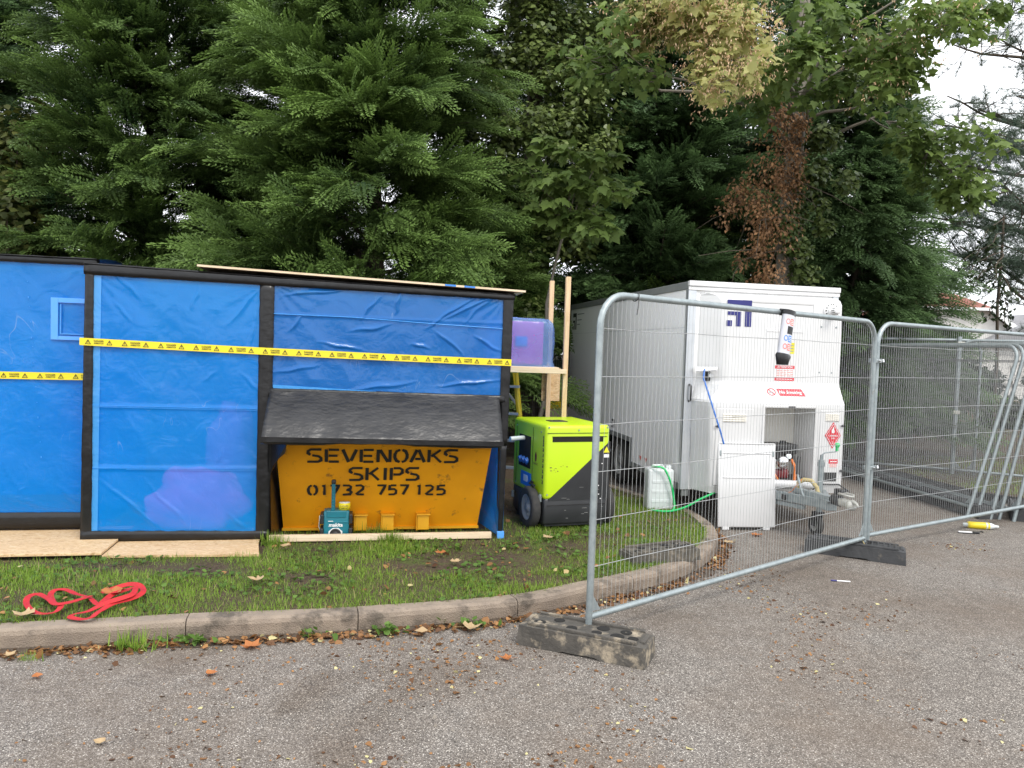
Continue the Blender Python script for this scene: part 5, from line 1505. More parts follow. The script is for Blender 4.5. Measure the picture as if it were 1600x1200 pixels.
# sign tube taped to the top rail of the nearest panel
PM = Matrix.Translation((F1[0], F1[1], 0.055)) @ Matrix.Rotation(ang(F1, F2), 4, 'Z')
SGS = 0.88
sg = empty('sign_tube', 'pale tube with safety pictograms taped to the top rail of the near fence panel', 'sign', PM @ Vector((1.945, -0.03, PH)), ang(F1, F2))
sg.scale = (SGS, SGS * 0.55, SGS)
T = Matrix.Rotation(rad(9.5), 4, 'Y')
b = MB(); b.tube([(0, -0.045, -0.01), (0, -0.045, -0.12), (0, -0.045, -0.36)], [0.076, 0.075, 0.073], 20, 0, T); b.build('tube', 'sign_tube', sg)
b = MB(); b.tube([(0, -0.045, -0.355), (0, -0.045, -0.37), (0.004, -0.045, -0.42), (0.008, -0.045, -0.445)], [0.080, 0.090, 0.074, 0.068], 14, 0, T)
b.build('tape_end', 'black_film', sg)
b = MB(); b.tube([(-0.07, 0.025, 0.0), (0.07, 0.025, 0.0)], 0.030, 10, 0, Matrix.Identity(4)); b.tube([(0.0, -0.045, -0.028), (0.0, -0.045, 0.012)], [0.079, 0.079], 14, 0, T)
b.build('black_tape', 'black_film', sg)
b = MB()
def arcq(a0, a1, z0, z1, mat, r=0.0755, n=4, shear=0.0):
    vs = []
    for k in range(n + 1):
        a = a0 + (a1 - a0) * k / n
        for z in (z0, z1): vs.append((r * math.sin(a) + shear * (z - z0), -0.045 - r * math.cos(a), z))
    b.add(vs, [(2 * k, 2 * k + 2, 2 * k + 3, 2 * k + 1) for k in range(n)], mat, True, T)
for z, m in ((-0.115, 0), (-0.255, 1), (-0.325, 0)):
    arcq(-0.30, 0.30, z, z + 0.055, m)
    for k in range(3): arcq(-0.22, 0.22, z + 0.010 + 0.014 * k, z + 0.016 + 0.014 * k, 2, 0.0762)
    for k in range(10):
        a0, a1 = 2 * math.pi * k / 10, 2 * math.pi * (k + 1) / 10
        ca, cz, ro, ri = -0.66, z + 0.028, 0.024, 0.017
        q = []
        for rr, a in ((ro, a0), (ro, a1), (ri, a1), (ri, a0)):
            t = ca + rr * math.cos(a) / 0.0755
            q.append((0.0758 * math.sin(t), -0.045 - 0.0758 * math.cos(t), cz + rr * math.sin(a)))
        b.add(q, [(0, 1, 2, 3)], m, False, T)
arcq(-0.60, 0.40, -0.19, -0.125, 3)
b.build('pictogram', ['red_faded', 'blue_label', 'white_label', 'black_film'], sg, recalc=False)
# zip tie on the near panel
b = MB()
ztx = 0.30
b.tube([(ztx + 0.026 * math.cos(a) * 0.3, 0.026 * math.sin(a), PH + 0.026 * math.cos(a)) for a in [2 * math.pi * k / 12 for k in range(13)]], 0.003, 5)
b.tube([(ztx, -0.026, PH - 0.01), (ztx - 0.02, -0.04, PH - 0.06), (ztx - 0.035, -0.045, PH - 0.11)], 0.0025, 5)
o = b.build('zip_tie', 'black_plastic'); place(o, (F1[0], F1[1], 0.055), ang(F1, F2)); tag(o, 'black zip tie with a loose tail on the near fence panel top rail', 'zip tie')
b = MB(); b.tube(spline([(3.10, 6.62, 0.17), (3.13, 6.56, 0.10), (3.16, 6.50, 0.05), (3.20, 6.44, 0.012)]), 0.004, 5); o = b.build('straw_stalk', 'hose_tan'); tag(o, 'dry straw stalk lying over the black fence foot', 'stalk')

# ================================================================ SMALL THINGS ON THE GROUND
bt = empty('bottle', 'yellow plastic bottle with clear ends lying on the tarmac by the right fence', 'bottle', (4.955, 7.90, 0.035), rad(-12))
RX = Matrix.Rotation(rad(90), 4, 'Y')
b = MB(); b.lathe([(0.0, -0.13), (0.030, -0.13), (0.036, -0.11), (0.036, 0.07), (0.028, 0.10), (0.014, 0.12), (0.0, 0.12)], 18, 0, RX); b.build('body', 'yellow_plastic', bt)
b = MB(); b.lathe([(0.0, -0.175), (0.018, -0.17), (0.022, -0.13), (0.034, -0.125)], 14, 0, RX); b.build('spout', 'hdpe_white', bt)
b = MB(); b.lathe([(0.0375, 0.04), (0.033, 0.095), (0.016, 0.13), (0.012, 0.165), (0.0, 0.17)], 14, 0, RX); b.build('clear_end', 'hdpe_white', bt)
kn = empty('utility_knife', 'white and black hand tool lying on the tarmac beside the yellow bottle', 'tool', (4.70, 7.66, 0.012), rad(-8))
b = MB(); b.box((-0.05, 0, 0), (0.13, 0.022, 0.018), 0.005); b.build('handle', 'white_label', kn)
b = MB(); b.box((-0.04, -0.008, -0.006), (0.16, 0.016, 0.010), 0.003); b.box((0.055, 0, 0.002), (0.06, 0.03, 0.022), 0.006); b.tube([(0.07, 0, 0.01), (0.11, 0.02, 0.012), (0.12, 0.0, 0.01)], 0.007, 6); b.build('grip', 'black_plastic', kn)
pen = empty('marker_pen', 'slim white and violet pen lying on the open tarmac', 'pen', (2.60, 5.834, 0.006), rad(-7))
b = MB(); b.cyl((-0.07, 0, 0), (0.07, 0, 0), 0.005, 10); b.build('barrel', 'white_label', pen)
b = MB(); b.cyl((-0.075, 0, 0), (-0.03, 0, 0), 0.0058, 10); b.build('cap', 'navy_ink', pen)

# red webbing strap heaped on the grass
def strap():
    # one length of webbing, dropped in loops (photo crop pixels, height above the grass)
    pts = [(500, 335, 1), (580, 312, 2), (640, 300, 3), (690, 305, 4), (708, 325, 5), (690, 350, 4), (640, 372, 3), (560, 392, 3), (490, 428, 3), (450, 458, 2), (400, 466, 1), (345, 456, 1), (370, 442, 1), (430, 428, 2), (520, 392, 4), (600, 368, 5), (655, 345, 6), (668, 308, 7), (640, 318, 5), (560, 345, 4), (490, 392, 4), (440, 362, 3), (380, 344, 3), (325, 320, 3), (275, 322, 3), (250, 345, 2), (265, 385, 2), (300, 400, 3), (275, 430, 2), (210, 440, 1), (160, 424, 1), (130, 390, 1), (142, 356, 2), (190, 343, 2), (240, 366, 3), (275, 392, 4), (340, 384, 4), (400, 366, 5), (450, 352, 5)]
    P = []
    for x, y, h in pts:
        z = LAWN_Z + 0.022 + 0.008 * h
        q = at(x / 3.158, 820 + y / 3.158, 1.0) - Vector((0, 0, CAM_H))
        t = (z - CAM_H) / q.z
        P.append(Vector((q.x * t, q.y * t, z)))
    C = catmull(P, 0.015)
    b = MB(); vs = []
    n = len(C)
    for i, p in enumerate(C):
        t = (C[min(i + 1, n - 1)] - C[max(i - 1, 0)]).normalized()
        tw = 1.1 * mnoise.noise(Vector((i * 0.045, 0, 0)))
        side = Vector((-t.y, t.x, 0)).normalized()
        up = t.cross(side) * -1
        w = (side * math.cos(tw) + Vector((0, 0, 1)) * math.sin(tw)) * 0.0165
        nrm = t.cross(w).normalized() * 0.0012
        zz = Vector((0, 0, abs(w.z)))
        for q in (p - w + zz + nrm, p + w + zz + nrm, p + w + zz - nrm, p - w + zz - nrm): vs.append(q)
    fs = []
    for i in range(n - 1):
        for j in range(4):
            j2 = (j + 1) % 4
            fs.append((i * 4 + j, i * 4 + j2, (i + 1) * 4 + j2, (i + 1) * 4 + j))
    b.add(vs, fs, 0, False)
    o = b.build('webbing_strap', 'red_webbing')
    tag(o, 'long red webbing strap lying in loose loops on the grass', 'strap')
strap()

# ================================================================ FAR THINGS
hs = empty('house', 'white rendered house gable with a red tiled roof beyond the trees', 'house', (20.2, 36.0, 0), rad(-6))
b = MB(); b.prism([(-3.4, 0), (3.4, 0), (3.4, 3.1), (1.9, 4.25), (-1.9, 4.25), (-3.4, 3.1)], 8, 0); b.build('wall', 'house_render', hs)
b = MB()
b.add([(-3.7, -0.35, 3.0), (-1.95, -0.35, 4.35), (-1.95, 8.3, 4.35), (-3.7, 8.3, 3.0)], [(0, 1, 2, 3)]); b.add([(3.75, -0.35, 2.95), (1.95, -0.35, 4.36), (1.95, 8.3, 4.36), (3.75, 8.3, 2.95)], [(3, 2, 1, 0)])
b.add([(-2.1, -0.4, 4.33), (2.1, -0.4, 4.33), (0.9, 1.2, 5.1), (-0.9, 1.2, 5.1)], [(0, 1, 2, 3)]); b.add([(2.1, -0.4, 4.33), (2.1, 8.3, 4.33), (0.9, 7, 5.1), (0.9, 1.2, 5.1)], [(0, 1, 2, 3)]); b.add([(-2.1, -0.4, 4.33), (-2.1, 8.3, 4.33), (-0.9, 7, 5.1), (-0.9, 1.2, 5.1)], [(3, 2, 1, 0)])
b.build('roof', 'roof_red', hs)
b = MB()
beam(b, (1.95, -0.38, 4.28), (3.75, -0.38, 2.90), 0.06, 0.22); beam(b, (-1.95, -0.38, 4.28), (-3.75, -0.38, 2.90), 0.06, 0.22); beam(b, (-2.0, -0.42, 4.27), (2.0, -0.42, 4.27), 0.06, 0.14)
b.build('bargeboard', 'white_label', hs)
b = MB(); b.box((0.2, -0.02, 2.3), (1.3, 0.06, 1.1), 0.02); wd = b.build('window', 'white_label', hs)
b = MB(); b.box((-0.1, -0.055, 2.3), (0.5, 0.01, 0.9)); b.box((0.5, -0.055, 2.3), (0.5, 0.01, 0.9)); b.build('pane', 'glass_dark', wd)
bg = empty('bungalow', 'low grey-roofed building at the right edge beyond the fence', 'building', (24.3, 35.0, 0), rad(-4))
b = MB(); b.span((-2.6, 0, 0), (4.0, 6, 2.6)); b.build('wall', 'house_render', bg)
b = MB(); b.prism([(-3.0, 2.55), (4.4, 2.55), (3.0, 4.2), (0.2, 4.2)], 6.4, 0, Matrix.Translation((0, -0.3, 0))); b.build('roof', 'roof_grey', bg)
b = MB(); b.box((0.9, -0.36, 3.75), (0.9, 0.12, 0.30), 0.02); b.build('skylight', 'glass_dark', bg)
def car(label, loc, rz, mat):
    c = empty('parked_car', label, 'car', loc, rz, 'cars parked beyond the trees')
    prof = [(-2.1, 0.32), (2.1, 0.32), (2.15, 0.62), (2.0, 0.82), (1.05, 0.92), (0.45, 1.38), (-1.15, 1.42), (-1.85, 0.95), (-2.12, 0.85)]
    b = MB(); b.prism(prof, 1.7, 0); b.build('body', mat, c)
    b = MB()
    b.prism([(0.95, 0.94), (0.42, 1.32), (-0.25, 1.35), (-0.25, 0.94)], 0.012, 0, Matrix.Translation((0, -0.012, 0))); b.prism([(-0.33, 0.94), (-0.33, 1.35), (-1.1, 1.35), (-1.65, 0.97)], 0.012, 0, Matrix.Translation((0, -0.012, 0)))
    b.build('window', 'glass_dark', c)
    for x in (-1.3, 1.3):
        for y in (0.08, 1.62): wheel(c, (x, y, 0.31), 0.31, 0.19, 'Y', 'wheel')
    b = MB(); b.box((2.08, 0.25, 0.70), (0.10, 0.35, 0.12), 0.02); b.box((2.08, 1.45, 0.70), (0.10, 0.35, 0.12), 0.02); b.build('headlight', 'white_label', c)
    return c
car('silver car glimpsed under the timber shelf beyond the mesh fence', (2.3, 22.0, LAWN_Z), rad(8), 'car_silver')
yb = empty('grit_bin', 'small yellow bin glimpsed through the mesh under the timber shelf', 'bin', (0.86, 21.0, LAWN_Z + 0.0), rad(10))
b = MB(); b.prism([(-0.55, 0), (0.55, 0), (0.62, 0.75), (-0.62, 0.75)], 0.7, 0); b.build('tub', 'yellow_plastic', yb)
b = MB(); b.prism([(-0.66, 0.76), (0.66, 0.76), (0.60, 1.02), (-0.5, 1.08)], 0.8, 0, Matrix.Translation((0, -0.05, 0))); b.build('lid', 'yellow_plastic', yb)

# ================================================================ FOLIAGE TEMPLATES
def spray_template(fine=True):
    """flat feathery conifer spray of small blades, unit length along +Y; quads"""
    q = []
    def blade(bx, by, bz, dx, dy, L, w, tilt):
        d = np.array([dx, dy, 0.0]); d /= np.linalg.norm(d)
        s = np.array([-d[1], d[0], 0.0]); s = s * math.cos(tilt) + np.array([0, 0, 1.0]) * math.sin(tilt)
        p = np.array([bx, by, bz])
        drop = np.array([0, 0, -0.12 * L])
        q.extend([p, p + d * L * 0.5 + s * w, p + d * L + drop, p + d * L * 0.5 - s * w])
    r = random.Random(3)
    y = 0.06
    side = 1
    while y < 0.98:
        Lb = 0.30 * min(1.0, 0.35 + y * 2.2) * (1 - y) ** 0.6 + 0.05
        a = rad(42 - 10 * y)
        dx, dy = side * math.sin(a), math.cos(a)
        n = max(1, int(Lb / (0.056 if fine else 0.085)))
        for k in range(n):
            t = (k + 0.5) / n
            bx, by = dx * Lb * t, y + dy * Lb * t
            bz = -0.22 * (by - 0.3) ** 2 - 0.18 * abs(bx)
            sa = a + rad(34) * (1 if k % 2 else -1)
            blade(bx - side * 0.0, by, bz, side * math.sin(sa), math.cos(sa), 0.088 if fine else 0.135, 0.0165 if fine else 0.027, r.uniform(-0.7, 0.7))
        bx, by = dx * Lb * 0.8, y + dy * Lb * 0.8
        blade(dx * Lb * 0.3, y + dy * Lb * 0.3, -0.22 * (by - 0.3) ** 2 - 0.05, dx, dy, Lb * 0.85, 0.011 if fine else 0.016, r.uniform(-0.5, 0.5))
        y += 0.046 if fine else 0.058
        side = -side
    blade(0, 0.0, 0, 0, 1, 1.0, 0.012, 0.2)
    blade(0, 0.88, -0.1, 0, 1, 0.17, 0.022, -0.3)
    return np.array(q)
SPRAY, SPRAY_COARSE = spray_template(), spray_template(False)
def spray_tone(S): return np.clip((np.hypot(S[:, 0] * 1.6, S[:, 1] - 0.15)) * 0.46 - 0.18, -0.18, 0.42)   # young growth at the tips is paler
LEAF4 = np.array([(0, 0, 0), (0.34, 0.42, 0.05), (0, 1.0, -0.10), (-0.34, 0.42, 0.05)])
IVY5 = np.array([(0, 0, 0), (0.50, 0.22, -0.03), (0.38, 0.62, 0.0), (0, 1.0, -0.10), (-0.38, 0.62, 0.0), (-0.50, 0.22, -0.03)])
SYC = np.array([(0.00, 0.00, 0), (0.22, -0.06, 0), (0.50, 0.12, -.06), (0.34, 0.24, 0), (0.58, 0.52, -.08), (0.30, 0.52, 0), (0.22, 0.66, 0), (0.0, 1.0, -.10), (-0.22, 0.66, 0), (-0.30, 0.52, 0), (-0.58, 0.52, -.08), (-0.34, 0.24, 0), (-0.50, 0.12, -.06), (-0.22, -0.06, 0)])
NEEDLE = np.array([(-0.022, 0, 0), (0.022, 0, 0), (0.010, 1.0, -0.05), (-0.010, 1.0, -0.05)])
CAMP = np.array([0, 0, CAM_H])

def limb(b, p, q, r0, r1, seed, n=6, wob=0.06, sag=0.0):
    p, q = Vector(p), Vector(q)
    L = (q - p).length
    path = []
    for i in range(n + 1):
        t = i / n
        d = Vector((mnoise.noise(Vector((seed, t * 2.3, 0))), mnoise.noise(Vector((seed, t * 2.3, 7))), mnoise.noise(Vector((seed, t * 2.3, 13))))) * wob * L * math.sin(math.pi * t)
        path.append(p.lerp(q, t) + d - Vector((0, 0, sag * L * math.sin(math.pi * t))))
    b.tube(path, [r0 + (r1 - r0) * i / n for i in range(n + 1)], 7, 0, None, False)
    return path

def conifer(name, label, cat, base, H, R, nb, seed, mat, tone=0.3, zlow=0.3, size=(0.46, 0.82), per=26, trunk=True, front=0.0, group=None, profile=None, rise=(2, 46), fine=None):
    """leyland type tree: rising limbs that carry flat drooping sprays"""
    rg = np.random.default_rng(seed)
    root = empty(name, label, cat, base, 0, group)
    b = MB()
    if trunk:
        limb(b, (0, 0, 0), (0.1, 0, H * 0.93), 0.17, 0.03, seed, 10, 0.02)
    P, Y, Z, S, T = [], [], [], [], []
    to_cam = CAMP - np.array(base); cam_az = math.atan2(to_cam[1], to_cam[0])
    for i in range(nb):
        t = (i + rg.random()) / nb
        z = zlow + (H - zlow) * t ** 0.95
        prof = (1 - 0.78 * (z / H) ** 1.5) if profile is None else profile(z / H)
        az = i * 2.39996 + rg.normal(0, 0.3)
        if front and rg.random() < front: az = cam_az + rg.normal(0, 0.85)
        L = R * prof * rg.uniform(0.70, 1.14)
        el = rad(rg.uniform(*rise))
        d = np.array([math.cos(az), math.sin(az), 0])
        br_t = rg.normal(0, 0.10)
        n = max(6, int(per * L / R * rg.uniform(0.8, 1.2)))
        tipup = rg.uniform(0.0, 0.28)
        def pt(s):
            return np.array([0, 0, z]) + d * L * s * math.cos(el) + np.array([0, 0, 1.0]) * (L * s * math.sin(el) - 0.26 * L * s * s * (1 - tipup))
        if b is not None and i % 2 == 0:
            b.tube([tuple(pt(s)) for s in (0, 0.3, 0.6, 0.95)], [0.035 * L / R + 0.008, 0.025 * L / R + 0.006, 0.014, 0.004], 5, 0, None, False)
        for k in range(n):
            s = 0.22 + 0.80 * (k + rg.random()) / n
            p = pt(s) + rg.normal(0, 0.05, 3)
            out = (pt(min(s + 0.08, 1.2)) - pt(s)); out /= np.linalg.norm(out)
            sd = np.cross(out, [0, 0, 1.0]); sd /= np.linalg.norm(sd)
            sg = 1 if k % 2 else -1
            sp = rg.uniform(0.10, 0.85) * (1.0 if s < 0.85 else 0.4)
            y = out + sd * sg * sp * 0.75 + np.array([0, 0, rg.normal(0.04, 0.20)])
            zz = np.array([0, 0, 1.0]) * rg.uniform(0.3, 0.9) + d * rg.uniform(0.2, 0.8) + np.array([0, -0.35, 0]) + rg.normal(0, 0.25, 3)
            P.append(p + sd * sg * rg.uniform(0, 0.10)); Y.append(y); Z.append(zz)
            S.append(rg.uniform(*size) * (1.05 - 0.25 * s))
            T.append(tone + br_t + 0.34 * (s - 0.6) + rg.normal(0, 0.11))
    b.build('trunk', 'bark', root)
    tm = SPRAY if (mat == 'conifer' if fine is None else fine) else SPRAY_COARSE
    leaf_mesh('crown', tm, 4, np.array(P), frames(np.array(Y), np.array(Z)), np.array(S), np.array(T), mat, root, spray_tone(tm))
    return root

def leaf_blob(centers, radii, n, rg, drop=0.5):
    """points in a set of ellipsoids, denser towards the skin"""
    k = rg.integers(0, len(centers), n)
    u = rg.normal(0, 1, (n, 3)); u /= np.linalg.norm(u, axis=1, keepdims=True)
    r = rg.random(n) ** 0.45
    return np.array(centers)[k] + u * r[:, None] * np.array(radii)[k], u, k

def leaf_frames(n, rg, out=None, droop=0.6, spread=0.8):
    """leaves that hang with their tips outward and down, faces up and out"""
    out = rg.normal(0, 1, (n, 3)) if out is None else out
    y = out * np.array([1, 1, 0.3]) + np.array([0, 0, -droop]) + rg.normal(0, spread * 0.5, (n, 3))
    z = out * 0.7 + np.array([0, -0.35, 0.9]) + rg.normal(0, spread * 0.4, (n, 3))
    return frames(y, z)

# ---------------------------------------------------------------- the row of trees
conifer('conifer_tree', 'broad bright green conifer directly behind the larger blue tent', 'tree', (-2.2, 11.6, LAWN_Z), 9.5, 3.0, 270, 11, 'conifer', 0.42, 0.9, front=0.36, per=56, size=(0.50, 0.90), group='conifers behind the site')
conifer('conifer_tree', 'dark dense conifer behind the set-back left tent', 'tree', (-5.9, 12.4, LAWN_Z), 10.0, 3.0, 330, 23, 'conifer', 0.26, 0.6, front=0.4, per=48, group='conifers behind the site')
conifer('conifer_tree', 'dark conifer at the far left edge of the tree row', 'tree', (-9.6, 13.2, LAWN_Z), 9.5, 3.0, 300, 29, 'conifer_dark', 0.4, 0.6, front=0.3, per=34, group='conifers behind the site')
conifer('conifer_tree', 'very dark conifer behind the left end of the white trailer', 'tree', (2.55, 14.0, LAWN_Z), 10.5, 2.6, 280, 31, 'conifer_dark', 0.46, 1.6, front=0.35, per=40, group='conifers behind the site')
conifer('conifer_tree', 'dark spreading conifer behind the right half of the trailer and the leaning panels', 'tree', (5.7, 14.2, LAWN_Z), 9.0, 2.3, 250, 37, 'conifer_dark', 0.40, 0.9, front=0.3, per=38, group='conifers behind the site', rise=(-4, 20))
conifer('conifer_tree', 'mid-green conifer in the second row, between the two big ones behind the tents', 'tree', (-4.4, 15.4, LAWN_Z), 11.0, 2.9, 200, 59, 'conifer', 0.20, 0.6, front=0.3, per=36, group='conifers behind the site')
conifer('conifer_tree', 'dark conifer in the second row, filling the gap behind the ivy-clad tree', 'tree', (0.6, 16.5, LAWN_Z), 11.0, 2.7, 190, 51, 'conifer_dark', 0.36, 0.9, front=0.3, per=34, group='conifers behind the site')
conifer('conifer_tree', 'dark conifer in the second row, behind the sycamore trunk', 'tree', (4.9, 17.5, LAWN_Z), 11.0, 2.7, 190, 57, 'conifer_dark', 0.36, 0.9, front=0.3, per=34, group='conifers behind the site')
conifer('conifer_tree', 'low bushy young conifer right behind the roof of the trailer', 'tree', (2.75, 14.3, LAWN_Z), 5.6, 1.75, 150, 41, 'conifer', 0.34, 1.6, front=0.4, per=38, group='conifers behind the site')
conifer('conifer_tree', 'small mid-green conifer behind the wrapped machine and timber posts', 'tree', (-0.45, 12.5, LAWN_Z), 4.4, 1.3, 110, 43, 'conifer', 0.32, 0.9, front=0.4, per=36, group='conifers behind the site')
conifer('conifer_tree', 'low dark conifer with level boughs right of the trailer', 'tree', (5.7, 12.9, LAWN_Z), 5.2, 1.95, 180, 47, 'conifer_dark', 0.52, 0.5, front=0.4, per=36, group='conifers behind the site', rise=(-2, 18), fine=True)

# ivy-clad tree
def ivy_tree():
    rg = np.random.default_rng(53)
    root = empty('ivy_clad_tree', 'tall tree smothered in glossy ivy between the bright and the very dark conifer', 'tree', (0.15, 13.2, LAWN_Z))
    b = MB(); limb(b, (0, 0, 0), (0.15, 0.1, 9.5), 0.22, 0.08, 3, 10, 0.02)
    cs, rs = [], []
    for i in range(330):
        z = 1.7 + 8.2 * (i + rg.random()) / 330
        a = rg.uniform(0, 2 * math.pi) if rg.random() < 0.4 else -math.pi / 2 + rg.normal(0, 0.9)
        rr = (1.15 + 0.25 * math.sin(z * 1.7)) * rg.uniform(0.75, 1.25)
        c = np.array([rr * math.cos(a) * 1.1, rr * math.sin(a), z])
        if z < 3.2 and c[0] > 0.15: c[0] = 0.15 - abs(c[0] - 0.15) * 0.6
        cs.append(c); s = rg.uniform(0.19, 0.40); rs.append((s * 1.1, s * 1.1, s * 0.8))
        if i % 9 == 0: limb(b, (0.05, 0, z - 0.3), tuple(c), 0.03, 0.008, i, 3)
    b.build('trunk', 'bark', root)
    n = 52000
    p, u, k = leaf_blob(cs, rs, n, rg)
    tone = 0.54 + rg.normal(0, 0.17, n) + rg.normal(0, 0.10, len(cs))[k] + (rg.random(n) < 0.03) * 0.5
    leaf_mesh('ivy_leaves', IVY5, 6, p, leaf_frames(n, rg, u, 0.7), rg.uniform(0.055, 0.095, n), tone, 'ivy', root)
ivy_tree()

# sycamore: ivy-choked trunk, long limbs, hanging sprays of big lobed leaves
SB = Vector((4.05, 11.6, LAWN_Z))
def sycamore():
    rg = np.random.default_rng(61)
    root = empty('sycamore_tree', 'sycamore with big lobed leaves at top right and brown dead ivy on its trunk', 'tree', SB)
    b = MB(); tr = limb(b, (0, 0, 0), (0.1, 0.1, 8.5), 0.17, 0.10, 9, 10, 0.03)
    clusters = [  # photo pixel centre, half-size in px, distance, leaves, material, tone
        ((1090, 45), (95, 60), 8.6, 300, 'sycamore_gold', 0.50), ((1140, 95), (45, 50), 8.5, 140, 'sycamore_gold', 0.45), ((1020, 30), (60, 45), 8.9, 150, 'sycamore_gold', 0.35),
        ((960, 55), (60, 45), 9.0, 120, 'sycamore', 0.62), ((920, 100), (45, 30), 9.2, 70, 'sycamore', 0.45), ((1000, 115), (40, 30), 9.0, 50, 'sycamore', 0.5),
        ((1220, 100), (50, 45), 9.4, 170, 'sycamore', 0.62), ((1250, 40), (70, 45), 9.6, 200, 'sycamore', 0.55), ((1360, 80), (80, 55), 9.8, 260, 'sycamore', 0.72), ((1440, 45), (60, 50), 9.6, 190, 'sycamore', 0.85), ((1290, 130), (45, 30), 10.0, 90, 'sycamore', 0.45),
        ((1170, 165), (35, 40), 10.2, 70, 'sycamore', 0.35), ((1400, 125), (50, 30), 10.0, 110, 'sycamore', 0.6), ((1530, 20), (50, 30), 9.8, 100, 'sycamore', 0.6),
        ((1480, 215), (55, 45), 10.2, 170, 'sycamore', 0.60), ((1500, 280), (50, 40), 10.2, 160, 'sycamore', 0.72), ((1460, 250), (30, 40), 10.3, 80, 'sycamore', 0.5), ((1530, 300), (25, 25), 10.2, 50, 'sycamore', 0.62), ((1130, 30), (60, 30), 9.0, 110, 'sycamore', 0.7)]
    by = {}
    inv = Vector(root.location)
    keys_p = []
    for i, ((px, py), (hx, hy), Y, n, m, tone) in enumerate(clusters):
        c = at(px, py, Y) - inv
        rx, rz = hx * Y / 1190, hy * Y / 1190
        st = Vector((0.1, 0.05, min(8.2, max(3.5, c.z + 0.2 * (c.xy.length) - 0.6))))
        if px > 1440 and py > 180: st = at(1385, 190, 10.9) - inv
        path = limb(b, st, c, 0.012 if px > 1440 and py > 180 else 0.032, 0.007, i * 1.3, 8, 0.09, -0.03)
        subs, rads = [], []
        for k in range(7):
            q = np.array(c) + rg.normal(0, 1, 3) * np.array([rx * 0.5, 0.28, rz * 0.5])
            subs.append(q); rads.append((rx * 0.46 + 0.06, 0.28, rz * 0.46 + 0.05))
            b.tube([tuple(path[-2]), tuple((np.array(path[-2]) + q) / 2 + rg.normal(0, .03, 3)), tuple(q)], [0.010, 0.007, 0.004], 4, 0, None, False)
        n = int(n * 2.1)
        p, u, kk = leaf_blob(subs, rads, n, rg)
        by.setdefault(m, []).append((p, u, tone + rg.normal(0, 0.15, n)))
        if m == 'sycamore_gold' or i in (8, 9):
            for _ in range(int(n * (1.2 if m == 'sycamore_gold' else 0.25))): keys_p.append(np.array(subs)[rg.integers(0, 7)] + rg.normal(0, 1, 3) * np.array([rx * 0.36, 0.2, rz * 0.36]))
    # bare arching twig towards the right
    limb(b, (0.1, 0, 4.6), at(1390, 175, 11.0) - inv, 0.034, 0.015, 77, 8, 0.05, -0.05); limb(b, at(1350, 178, 11.0) - inv, at(1425, 225, 10.6) - inv, 0.012, 0.006, 78, 6, 0.05)
    limb(b, (0.1, 0, 5.4), at(1300, 60, 10.6) - inv, 0.05, 0.02, 79, 8, 0.05); limb(b, at(1290, 70, 10.6) - inv, at(1400, 0, 10.2) - inv, 0.03, 0.012, 80, 6, 0.06)
    b.build('trunk', 'bark_pale', root)
    for m, L in by.items():
        p = np.concatenate([a for a, _, _ in L]); u = np.concatenate([a for _, a, _ in L]); t = np.concatenate([a for _, _, a in L])
        leaf_mesh('crown' if m == 'sycamore' else 'golden_leaves', SYC, 14, p, leaf_frames(len(p), rg, u, 0.55, 0.9), rg.uniform(0.070, 0.142, len(p)), t, m, root)
    kp = np.array(keys_p); n = len(kp)
    kp = np.repeat(kp, 4, 0) + rg.normal(0, 0.03, (n * 4, 3)); n *= 4
    leaf_mesh('seed_keys', LEAF4 * np.array([0.5, 1, 1]), 4, kp, leaf_frames(n, rg, None, 1.4, 0.9), rg.uniform(0.03, 0.05, n), rg.uniform(0.1, 1, n), 'seed_key', root)
    # dead ivy hanging brown round the trunk
    cs, rs = [], []
    for (px, py, w) in ((1222, 175, 30), (1225, 215, 26), (1210, 250, 38), (1230, 280, 28), (1195, 300, 40), (1215, 330, 36), (1175, 340, 34), (1190, 375, 34), (1200, 420, 28), (1180, 455, 28), (1195, 440, 30), (1170, 400, 30), (1240, 240, 22), (1160, 310, 30), (1245, 200, 20), (1150, 330, 26), (1225, 300, 30), (1205, 355, 34), (1215, 160, 30), (1250, 270, 22)):
        for _ in range(3):
            c = at(px + rg.normal(0, w * 0.35), py + rg.normal(0, 14), 10.9 + rg.normal(0, 0.25)) - inv
            cs.append(np.array(c)); s = w * 11.3 / 1190 * rg.uniform(0.40, 1.0); rs.append((s * 0.9, s * 0.8, s * 1.25))
    n = 4200
    p, u, k = leaf_blob(cs, rs, n, rg)
    leaf_mesh('dead_ivy', LEAF4, 4, p, leaf_frames(n, rg, u, 1.2, 0.9), rg.uniform(0.035, 0.070, n), np.clip(0.45 + rg.normal(0, 0.28, n), 0, 1), 'dead_leaf', root)
    b = MB()
    for i in range(46):
        c = cs[rg.integers(0, len(cs))]
        q = c + rg.normal(0, 0.35, 3) + np.array([0, 0, -0.25])
        b.tube([tuple(c), tuple((c + q) / 2 + rg.normal(0, 0.05, 3)), tuple(q)], [0.006, 0.005, 0.003], 4, 0, None, False)
    b.build('dead_stems', 'bark', root)
    # living ivy on the right of the trunk
    cs, rs = [], []
